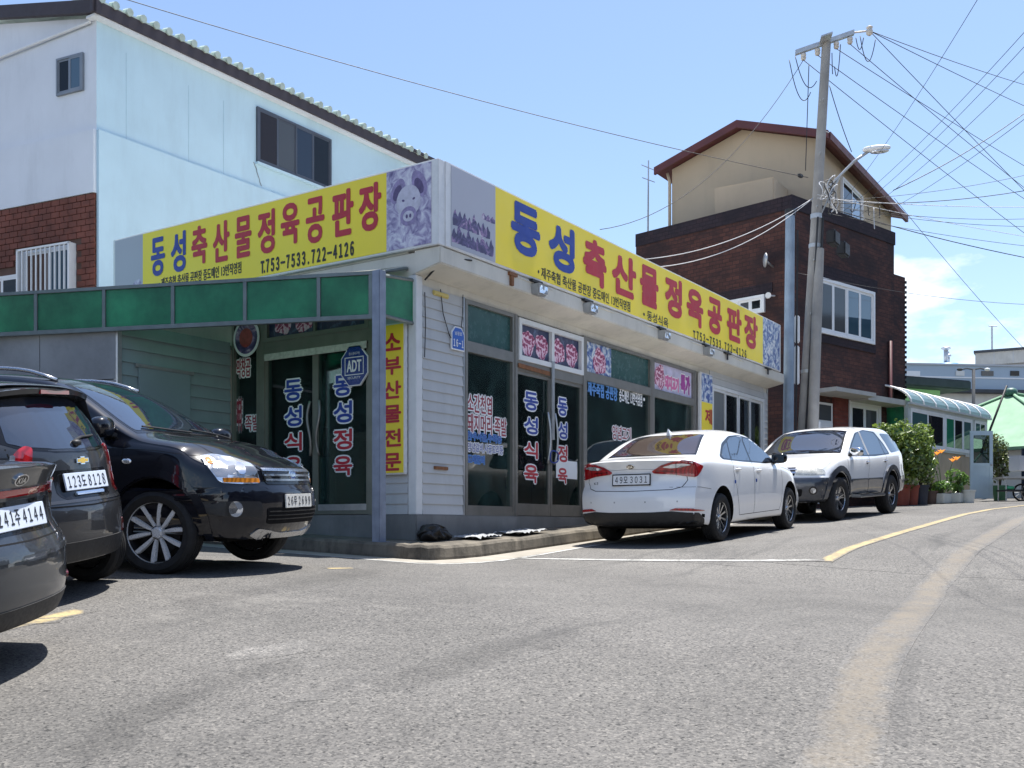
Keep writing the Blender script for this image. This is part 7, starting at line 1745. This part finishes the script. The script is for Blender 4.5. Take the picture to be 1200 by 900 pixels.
def plant(name, label, base, r, hh, n, size, mat, rnd, stems=5, lift=.0, lumps=6, cat='plant', group=None):
    t = thing(name, label, cat, base, 0, group); m = MB(); c = Vector((0, 0, lift + hh / 2))
    for i in range(stems):
        a = rnd.uniform(0, 6.28); e = Vector((math.cos(a) * r * .55, math.sin(a) * r * .55, lift + hh * rnd.uniform(.5, .85))); m.tube([(0, 0, -.05), e * .5 + Vector((rnd.uniform(-.04, .04), 0, .05)), e], [.018, .012, .006], 5)
    m.build('stem', MATS['bark'] if stems < 20 else mat, t); m = MB(); leaf_cloud(m, c, (r, r, hh / 2), n, size, rnd, lumps=lumps); m.build('foliage', mat, t, fix=False); return t
def build_porch():
    o = (18.5, -1.62); d = Vector((.98, -.188)).normalized(); W = Wall(o, d, (-.2, -1)); L = 5.5; g0 = gz(*o) ; p = thing('porch', 'lean-to porch with curved plastic roof and sliding windows beside the brick house', 'porch', (0, 0, 0))
    zr = 4.26; gtop = lambda t: gz(o[0] + d.x * t, o[1] + d.y * t)
    sill = 3.18
    # lower panels
    n = 6
    for i in range(n):
        a, b = L * .78 * i / n, L * .78 * (i + 1) / n; W.box(a + .008, b - .008, 1.2, sill - .06, -.06, 0).build('wall_panel', MATS['tan_panel'], p)
    W.box(0, L * .80, sill - .06, sill, -.1, .04).build('sill', MATS['porch_frame'], p); W.box(-.05, L, zr - .08, zr, -.1, .05).build('head_rail', MATS['porch_frame'], p)
    W.box(-.06, .04, 1.2, zr, -.08, .03).build('corner_post', MATS['porch_frame'], p); W.box(L - .06, L + .04, 1.2, zr, -.08, .03).build('corner_post', MATS['porch_frame'], p); W.box(L * .79, L * .81, 1.2, zr, -.08, .03).build('corner_post', MATS['porch_frame'], p)
    W.window(p, .06, L * .42, sill, zr - .08, 2, .05, MATS['pvc_white'], [MATS['pane_teal'], MATS['pane_dark']], .03, .05); W.window(p, L * .42 + .02, L * .785, sill, zr - .08, 3, .05, MATS['pvc_white'], [MATS['pane_green'], MATS['pane_dark'], MATS['pane_teal']], .03, .05); W.window(p, L * .82, L - .08, zr - .6, zr - .08, 2, .04, MATS['pvc_white'], [MATS['pane_teal'], MATS['pane_dark']], .03, .04)
    W.box(L * .70, L * .79, sill - .1, zr - .7, .005, .03).build('tile_strip', MATS['tile_white'], p)
    # doorway behind the open leaf, left flank glazing
    W.box(L * .82, L - .08, 1.2, zr - .62, -1.4, -1.38).build('inner_wall', MATS['pane_teal'], p)
    W2 = Wall(o, (-d.y, d.x), (-1, 0)); W2.box(.05, 1.6, 2.6, zr, .0, .012).build('flank_sheet', MATS['polycarb_green'], p); W2.box(0, 1.6, 1.2, 2.6, -.02, .02).build('flank_panel', MATS['tan_panel'], p); W2.box(.0, 1.6, zr - .04, zr + .02, -.03, .04).build('flank_rail', MATS['porch_frame'], p); W2.box(.75, .82, 2.6, zr, -.02, .03).build('flank_rail', MATS['porch_frame'], p)
    # quarter-barrel roof: white ribs and clear sheets
    R, H = 1.5, .62; arcp = [(-.12 + R * (1 - math.cos(math.pi / 2 * i / 8)) - R * 0, H * math.sin(math.pi / 2 * i / 8)) for i in range(9)]
    nb = 7
    for i in range(nb + 1):
        t = -.08 + (L + .16) * i / nb; m = MB(); m.tube([W.p(t, zr + .03 + z, -q) for q, z in arcp], .028, 6); m.build('roof_rib', MATS['pvc_white'], p, smooth=True)
    for i in range(nb):
        t0, t1 = -.08 + (L + .16) * i / nb + .02, -.08 + (L + .16) * (i + 1) / nb - .02; m = MB()
        for (q0, z0), (q1, z1) in zip(arcp, arcp[1:]): m.quad(W.p(t0, zr + .025 + z0, -q0), W.p(t1, zr + .025 + z0, -q0), W.p(t1, zr + .025 + z1, -q1), W.p(t0, zr + .025 + z1, -q1))
        m.build('roof_sheet', MATS['polycarb_clear'], p, smooth=True, fix=False)
    W.box(-.12, L + .12, zr - .0, zr + .05, .04, .14).build('gutter', MATS['porch_frame'], p)
    W.box(-.1, L + .1, 1.2, zr + .5, -1.75, -1.6).build('back_wall', MATS['render_beige'], p)
    # open door leaf facing down the street
    c = P3(1150, 583, 28.0); zb = gz(c.x, c.y) + .08; X = Vector((_S, -_C, 0)); X = Vector((X.x, X.y, 0)).normalized(); cam_right = Vector(cw(1, 0) + (0,)) - Vector(cw(0, 0) + (0,)); cam_right.normalize(); fw = Vector((-cam_right.y, cam_right.x, 0))
    D = Wall((c.x - cam_right.x * .31, c.y - cam_right.y * .31), (cam_right.x, cam_right.y), (-fw.x, -fw.y)); H = 1.85
    dd = thing('porch_door', 'pale blue porch door standing open towards the street', 'door', (0, 0, 0))
    m = MB(); 
    for a, b, z0, z1 in ((0, .09, 0, H), (.53, .62, 0, H), (.09, .53, H - .12, H), (.09, .53, H * .47, H * .47 + .1), (.09, .53, 0, .1)): D.box(a, b, zb + z0, zb + z1, -.02, .02, m)
    m.build('door_frame', MATS['door_paleblue'], dd); D.box(.09, .53, zb + .1, zb + H * .47, -.008, .008).build('lower_panel', MATS['door_paleblue'], dd)
    for i in range(1, 9): D.box(.09 + .44 * i / 9 - .004, .09 + .44 * i / 9 + .004, zb + .1, zb + H * .47, .008, .012).build('groove_bead', MATS['door_paleblue'], dd)
    D.box(.09, .53, zb + H * .47 + .1, zb + H - .12, -.005, .005).build('pane', MATS['house_glass'], dd); m = MB(); blob(m, D.p(.57, zb + H * .5, .05), (.03, .03, .03), 1, 10, 8); m.build('knob', MATS['alu_steel'], dd, smooth=True)
tint('pane_teal', (.05, .11, .11), ior=1.35); tint('pane_green', (.02, .17, .09), ior=1.35)
def build_pots():
    rnd = random.Random(12)
    a = pot('flower_pot', 'red plastic pot at the white car end of the pot row', 1057, 585, 25.7, .21, .52, MATS['pot_red'], group=None); b = pot('flower_pot', 'red plastic pot between the other red pot and the dark pot', 1068, 585, 26.0, .19, .50, MATS['pot_red'])
    c = pot('flower_pot', 'dark blue pot in the middle of the pot row', 1079, 585, 26.3, .20, .50, MATS['pot_dark']); e = pot('flower_pot', 'brown pot beside the white planter box', 1091, 585, 26.5, .17, .34, MATS['pot_brown'])
    plant('leafy_shrub', 'big rounded leafy shrub growing from the red pots', (a[0], a[1], a[2] - .03), .74, 1.62, 4600, .125, MATS['leaf_shrub'], rnd, 9, .0, 14, 'shrub')
    plant('leafy_shrub', 'leafy shrub with lighter tips growing from the dark pot', (c[0], c[1], c[2] - .03), .50, 1.5, 1500, .115, MATS['leaf_shrub'], rnd, 6, .1, 6, 'shrub')
    plant('trailing_plant', 'small drooping plant in the brown pot', (e[0], e[1], e[2] - .02), .2, .35, 160, .08, MATS['leaf_olive'], rnd, 4, 0, 4)
    f = pot('planter_box', 'white planter box under the orange lilies', 1104, 585, 26.6, .17, .26, MATS['pot_white'], True, 'white planter boxes', 1.9, -.2); g = pot('planter_box', 'white planter box beside the white bucket', 1122, 585, 26.8, .17, .26, MATS['pot_white'], True, 'white planter boxes', 1.7, -.2)
    k = pot('plant_bucket', 'white bucket at the door end of the pot row', 1135, 585, 26.7, .17, .34, MATS['pot_white'])
    plant('bedding_plant', 'low bright green plants under the orange lilies', (f[0], f[1], f[2]), .42, .42, 420, .10, MATS['leaf_light'], rnd, 6, -.02, 6); plant('bedding_plant', 'bright green leafy plant in the planter beside the bucket', (g[0], g[1], g[2]), .36, .62, 420, .12, MATS['leaf_light'], rnd, 6, 0, 6)
    m = thing('lily_plant', 'tall orange lilies above the white planter box', 'flower', (f[0], f[1], f[2])); s = MB()
    for i, (x, z) in enumerate(((-.12, 1.0), (.28, .82), (-.26, .92))):
        cr = Vector(cw(1, 0) + (0,)) - Vector(cw(0, 0) + (0,)); e_ = cr * x + Vector((0, 0, z)); st = MB(); st.tube([(0, 0, -.05), e_ * .5 + Vector((.03, 0, .03)), e_], [.012, .01, .008], 5); st.build('stem', MATS['leaf_light'], m)
        for j in range(2 if i < 2 else 1):
            h_ = MB(); q = e_ + cr * (.10 * j) + Vector((0, 0, .05 * j))
            for k_ in range(6):
                an = k_ * math.pi / 3 + i; dr = Vector((math.cos(an), math.sin(an), .35)).normalized(); sd = dr.cross(Vector((0, 0, 1))).normalized(); h_.add([q, q + dr * .06 + sd * .03 + Vector((0, 0, .05)), q + dr * .12 + Vector((0, 0, .06)), q + dr * .06 - sd * .03 + Vector((0, 0, .05))], [(0, 1, 2, 3)])
            h_.build('flower_head', MATS['petal_orange'], m, fix=False)
    bx = bearing(1172, 28.6); pb = pot('flower_pot', 'green pot behind the open porch door', 1172, 585, 28.6, .2, .42, simple('pot_green', (.05, .16, .08), .5)); plant('leafy_shrub', 'loose olive-green shrub behind the open porch door', (pb[0], pb[1], pb[2] - .02), .50, 1.55, 900, .11, MATS['leaf_olive'], rnd, 7, .15, 7, 'shrub')
    # low plank the planters stand in front of, small hand cart by the right-hand house
    c = P3(1192, 580, 27.5); z = gz(c.x, c.y); cr = Vector(cw(1, 0) + (0,)) - Vector(cw(0, 0) + (0,)); fw = Vector((-cr.y, cr.x, 0)); t = thing('hand_cart', 'small metal hand cart with a flat grey top beside the porch door', 'cart', (c.x, c.y, z)); mat = MATS['galv']
    MB().obox(cr * .1 + Vector((0, 0, .62)), cr * .62, fw * .3, Vector((0, 0, .025))).build('table_top', MATS['concrete_lt'], t); MB().obox(cr * .0 + Vector((0, 0, .28)), cr * .45, fw * .25, Vector((0, 0, .02))).build('shelf', MATS['cable_dark'], t)
    for sx in (-.4, .5):
        for sy in (-.22, .22): m = MB(); m.tube([cr * sx + fw * sy + Vector((0, 0, .0)), cr * sx + fw * sy + Vector((0, 0, .6))], .018, 6); m.build('leg', mat, t)
    for sy in (-.27, .27):
        m = MB(); q = cr * .25 + fw * sy + Vector((0, 0, .24)); m.tube([q + (cr * math.cos(a_) + Vector((0, 0, 1)) * math.sin(a_)) * .22 for a_ in [2 * math.pi * i / 20 for i in range(20)]], .025, 6, closed=True); w = m.build('wheel', MATS['rubber'], t, smooth=True)
        m = MB()
        for i in range(5): a_ = math.pi * i / 5; e_ = (cr * math.cos(a_) + Vector((0, 0, 1)) * math.sin(a_)) * .21; m.tube([q - e_, q + e_], .006, 4)
        m.build('spokes', mat, w)
    blob_m = MB(); blob(blob_m, (0, 0, 0), (.16, .12, .05), .6, 12, 6); o = blob_m.build('green_basin', simple('basin_green', (.06, .4, .2), .4), None, smooth=True); o.location = (c.x - cr.x * .25 - fw.x * .1, c.y - cr.y * .25 - fw.y * .1, z + .35); tag(o, 'small green plastic basin on the hand cart shelf', 'basin')
    # leaning aerial mast on a tripod
    p0, p1 = P3(1150, 531, 28.9), P3(1180, 452, 28.9); t = thing('aerial_mast', 'leaning dark mast on a forked foot in front of the green roof', 'mast', (0, 0, 0)); m = MB(); m.tube([p0, p1], [.035, .028], 8); m.build('mast', MATS['cable_dark'], t, smooth=True)
    g0 = gz(p0.x, p0.y)
    for e in (P3(1166, 531.5, 28.9), P3(1142, 541, 28.8), P3(1166, 545, 28.8)): m = MB(); m.tube([p0, e], .024, 6); m.build('foot_arm', MATS['mast_green'], t)
    m = MB(); m.tube([P3(1166, 545, 28.8), P3(1170, 560, 28.8), Vector((P3(1170, 575, 28.8).x, P3(1170, 575, 28.8).y, g0))], .022, 6); m.build('foot_pipe', MATS['cable_dark'], t)
simple('mast_green', (.05, .13, .10), .5, var=.1)

# ------------------------------------------------------------------ houses further up the hill
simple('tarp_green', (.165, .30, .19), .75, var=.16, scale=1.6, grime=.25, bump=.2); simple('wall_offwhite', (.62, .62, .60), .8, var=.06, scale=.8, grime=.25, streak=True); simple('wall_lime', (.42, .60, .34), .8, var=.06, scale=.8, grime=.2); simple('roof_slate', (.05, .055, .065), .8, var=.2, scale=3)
simple('clad_greyblue', (.34, .42, .50), .55, var=.05, scale=.4, grime=.1, streak=True); simple('clad_grey', (.42, .44, .47), .6, var=.05, scale=.4, grime=.15, streak=True); simple('tank_blue', (.08, .25, .50), .5, var=.08)
def build_background():
    # house with a patched green roof
    h = thing('green_roof_house', 'low white house with a patched pale green hipped roof', 'house', (0, 0, 0)); cx, cy = bearing(1192, 35.5); ze = 3.75; za = height(461, 35.0); hw = 4.4; ang = math.radians(-14)
    R = Matrix.Rotation(ang, 2); P = lambda x, y, z: (cx + (R @ Vector((x, y))).x, cy + (R @ Vector((x, y))).y, z)
    ap = [(-.5, 0), (2.0, 0)]
    cor = [(-hw, -3.4), (hw + 3, -3.4), (hw + 3, 3.4), (-hw, 3.4)]
    def roof_face(pts, name, cuts=7):
        m = MB(); m.add([P(*q) for q in pts] + [P(q[0], q[1], q[2] - .10) for q in pts], [tuple(range(len(pts)))] + [tuple(range(len(pts), 2 * len(pts)))[::-1]] + [(i, (i + 1) % len(pts), len(pts) + (i + 1) % len(pts), len(pts) + i) for i in range(len(pts))]); m.build(name, MATS['tarp_green'], h)
    e = [(x, y, ze - .25) for x, y in cor]; a0, a1 = (-.5, 0, za), (2.0, 0, za)
    roof_face([e[0], e[1], a1, a0], 'roof_slope'); roof_face([e[3], e[0], a0], 'roof_slope'); roof_face([e[1], e[2], a1], 'roof_slope'); roof_face([e[2], e[3], a0, a1], 'roof_slope')
    for q0, q1 in ((e[0], a0), (e[1], a1), (a0, a1), (e[3], a0)): m = MB(); m.tube([Vector(P(*q0)) + Vector((0, 0, .03)), Vector(P(*q0)).lerp(Vector(P(*q1)), .5) + Vector((0, 0, .06)), Vector(P(*q1)) + Vector((0, 0, .04))], .05, 6); m.build('hip_roll', MATS['tarp_green'], h, smooth=True)
    rnd = random.Random(9)
    for i in range(12):       # overlapped sheets and battens on the front slope
        s, t = rnd.uniform(.12, .85), rnd.uniform(.05, .7); q = Vector(e[0]).lerp(Vector(e[1]), s).lerp(Vector(a0).lerp(Vector(a1), s), t); q2 = Vector(e[0]).lerp(Vector(e[1]), min(1, s + rnd.uniform(.04, .16))).lerp(Vector(a0).lerp(Vector(a1), s), t + .02); m = MB(); m.tube([Vector(P(*q)) + Vector((0, 0, .05)), Vector(P(*q2)) + Vector((0, 0, .05))], .035, 5); m.build('roof_batten', MATS['tarp_green' if i % 3 else 'bark'], h)
    m = MB(); blob(m, Vector(P(*a0)) + Vector((0, 0, .05)), (.3, .2, .16), .8, 14, 8); m.build('ridge_cap', MATS['mast_green'], h, smooth=True)
    m = MB(); m.hexa([P(x * .93, y * .9, z) for z in (1.2, ze - .2) for x, y in cor]); m.build('wall', MATS['wall_offwhite'], h); m = MB(); m.hexa([P(x * .985, y * .985, z) for z in (ze - .34, ze - .26) for x, y in cor]); m.build('dark_eave_board', MATS['roof_slate'], h)  # wall, and a thin dark slate board just below the eaves
    WF = Wall(P(-hw * .93, -3.4 * .9, 0)[:2], (math.cos(ang), math.sin(ang)), (-.2, -1)); t0 = WF.px(1186, 550)[0]; t1 = WF.px(1197, 550)[0]
    WF.box(t1, t1 + 1.0, 1.6, 3.2, .0, .04).build('doorway', MATS['pane_blue_dark'], h); WF.box(t0 - .25, t0 + .2, 2.55, 2.95, .02, .3).build('wall_unit', MATS['clad_grey'], h)
    # lime house
    h = thing('lime_house', 'small lime green house with a dark flat eave behind the porch', 'house', (0, 0, 0)); W = Wall(bearing(1030, 37), (_S * .85 + .5, -_C * .75), (-.3, -1)); zt = height(457, 38)
    W.box(0, 2.95, 1.5, zt, -5, 0).build('wall', MATS['wall_lime'], h); W.box(-.3, 3.9, zt, zt + .35, -5.2, .6).build('eave', MATS['roof_slate'], h, bevel=.05); a = W.px(1071, 468)[0]; W.box(a, a + .75, zt - .75, zt - .25, .0, .03).build('window', MATS['pane_dark'], h)
    # long grey-blue hall with white plinth storey
    h = thing('long_hall', 'long grey-blue metal-clad building on the hill behind the houses', 'building', (0, 0, 0)); W = Wall(bearing(1000, 62), (cw(1, .12)[0] - cw(0, 0)[0], cw(1, .12)[1] - cw(0, 0)[1]), (-fwd().x, -fwd().y)); zt = height(429, 63); zm = height(457, 63)
    W.box(0, 22, zm, zt, -10, 0).build('upper_wall', MATS['clad_greyblue'], h); W.box(0, 22, 2.0, zm - .15, -10, -.3).build('lower_wall', MATS['wall_offwhite'], h); W.box(-.1, 22, zm - .2, zm, -10, .35).build('ledge', MATS['roof_slate'], h); W.box(-.1, 22.1, zt, zt + .1, -10, .1).build('coping', MATS['clad_grey'], h)
    z = height(443, 63); W.box(0, 22, z - .03, z + .05, 0, .03).build('trim_band', MATS['pvc_white'], h)
    for px0, px1, mt in ((1062, 1078, 'pvc_white'), (1120, 1130, 'tile_white'), (1150, 1164, 'pane_grey'), (1184, 1194, 'pane_dark')): a, b = W.px(px0, 438)[0], W.px(px1, 438)[0]; zc = W.px(px0, 437.5)[1]; W.box(a, b, zc - .15, zc + .15, 0, .05).build('window', MATS[mt], h)
    # rooftop tank with vents
    q = P3(1109, 428, 66); t = thing('roof_tank', 'blue rooftop water tank with small vents on the long grey building', 'tank', (q.x, q.y, zt + .1)); m = MB(); m.lathe([(.9, 0), (.9, .35), (.7, .5), (0, .52)], 20, 'z'); m.build('vessel', MATS['tank_blue'], t, smooth=True, angle=.6)
    for dx, hh, rr in ((-.1, 1.1, .14), (.45, .9, .05), (.75, .75, .08)): m = MB(); m.tube([(dx, 0, .4), (dx, 0, .4 + hh)], rr, 8); blob(m, (dx, 0, .4 + hh), (rr * 2.2, rr * 2.2, .12), 1, 10, 6); m.build('vent', MATS['galv'], t, smooth=True)
    # white-grey block above on the right
    h = thing('hill_block', 'pale grey concrete block with a sloping parapet higher up the hill', 'building', (0, 0, 0)); o_ = bearing(1143, 78); dd = (cw(1, -.55)[0] - cw(0, 0)[0], cw(1, -.55)[1] - cw(0, 0)[1]); W = Wall(o_, dd, (-fwd().x, -fwd().y)); zt = height(414, 78); zl = height(428.5, 78)
    W.box(0, 9, zl, zt, -8, 0).build('upper_wall', MATS['concrete_lt'], h); W.box(-.1, 9, zt, zt + .18, -8, .15).build('coping', MATS['roof_slate'], h); W.box(.4, 9, 3.0, zl, -8, -.8).build('lower_wall', MATS['clad_grey'], h)
    for t_ in (1.3, 2.6, 3.9): W.box(t_ - .02, t_ + .02, zl, zt, 0, .02).build('panel_joint', MATS['clad_grey'], h)
    a = W.px(1178, 428)[0]; W.box(a, a + 1.6, zl - 1.0, zl - .2, -.8, -.76).build('window', MATS['pane_dark'], h)
    q0, q1 = P3(1163, 412, 80), P3(1162.5, 382, 80); m = MB(); m.tube([q0 - Vector((0, 0, 2)), q1], .07, 6); cr = Vector(cw(1, 0) + (0,)) - Vector(cw(0, 0) + (0,)); m.tube([q1 - cr * .25, q1 + cr * .4], .05, 5); o = m.build('aerial_mast', MATS['galv'], None); tag(o, 'thin rusty aerial on the hill block roof', 'aerial')
    # black street lamp
    q0, q1 = P3(1141, 475, 46), P3(1141, 433, 46); t = thing('street_lamp', 'black twin-arm street lamp in front of the long grey building', 'street lamp', (0, 0, 0)); b = Vector((q0.x, q0.y, 1.9)); m = MB(); m.tube([b, q1], [.10, .07], 8); m.build('post', MATS['roof_slate'], t, smooth=True)
    for s in (-1, 1): m = MB(); m.tube([q1, q1 + cr * s * .3 + Vector((0, 0, .05)), q1 + cr * s * .55], .035, 6); ar = m.build('arm', MATS['roof_slate'], t); m = MB(); blob(m, q1 + cr * s * .62, (.22, .12, .06), .8, 12, 6); m.build('lamp_head', MATS['pvc_white'] if s > 0 else MATS['roof_slate'], ar, smooth=True)
    # slope of earth behind the houses so that the skyline is closed
    return
def fwd(): a, b = cw(0, 1), cw(0, 0); return Vector((a[0] - b[0], a[1] - b[1]))

simple('clad_dark', (.06, .07, .075), .7, var=.2, scale=1)
def build_far_side():
    """dark out-of-view houses, added to darken reflections in shop glass and car paint"""
    for i, (u0, u1, zt, col, lab) in enumerate(((-7, 1.5, 5.2, 'brick_dark', 'dark brick house across the street from the shop'), (2.2, 12, 6.4, 'clad_dark', 'dark grey two-storey house across the street from the shop'), (12.8, 22, 5.0, 'brick_brown', 'brown brick house across the street from the white cars'), (22.6, 33, 9.5, 'clad_dark', 'dark house across the street opposite the brick house'), (33.6, 52, 9.5, 'brick_dark', 'dark brick house at the far bend across the street'))):
        h = thing('unseen_house', lab, 'house', (0, 0, 0), 0, 'houses across the street'); W = Wall((u0, -13.2), (1, 0), (0, 1)); W.box(0, u1 - u0, 0.0, zt, -6, 0).build('wall', MATS[col], h); W.box(-.2, u1 - u0 + .2, zt, zt + .2, -6.2, .4).build('roof', MATS['roof_slate'], h)
        W.box(1.0, 2.1, .2, 2.9, 0, .05).build('door', MATS['fascia_brown'], h); W.window(h, 3.2, 5.6, 1.9, 3.3, 3, .08, MATS['pvc_white'], [MATS['pane_dark']]); W.window(h, 6.2, 7.8, 1.9, 3.3, 2, .08, MATS['pvc_white'], [MATS['pane_dark']])
        W.box(0, u1 - u0, .0, 1.7, .0, .06).build('dado', MATS['plinth_stone'], h)
    h = thing('unseen_house', 'dark house across the side lot from the black car', 'house', (0, 0, 0), 0, 'houses across the street'); W = Wall((-15, -1), (0, 1), (1, 0)); W.box(0, 19, -.6, 5.5, -6, 0).build('wall', MATS['clad_dark'], h); W.box(-.2, 19.2, 5.5, 5.7, -6.2, .4).build('roof', MATS['roof_slate'], h); W.box(2, 3.1, 0, 2.3, 0, .05).build('door', MATS['fascia_brown'], h); W.window(h, 5, 7.4, 1.5, 3, 3, .08, MATS['pvc_white'], [MATS['pane_dark']])
build_ground(); build_far_side(); build_shop(); build_signs(); build_awning(); build_spotlights(); build_litter()
build_blue_house(); build_brick_house(); build_poles(); build_porch(); build_background()
build_cars(); build_pots()
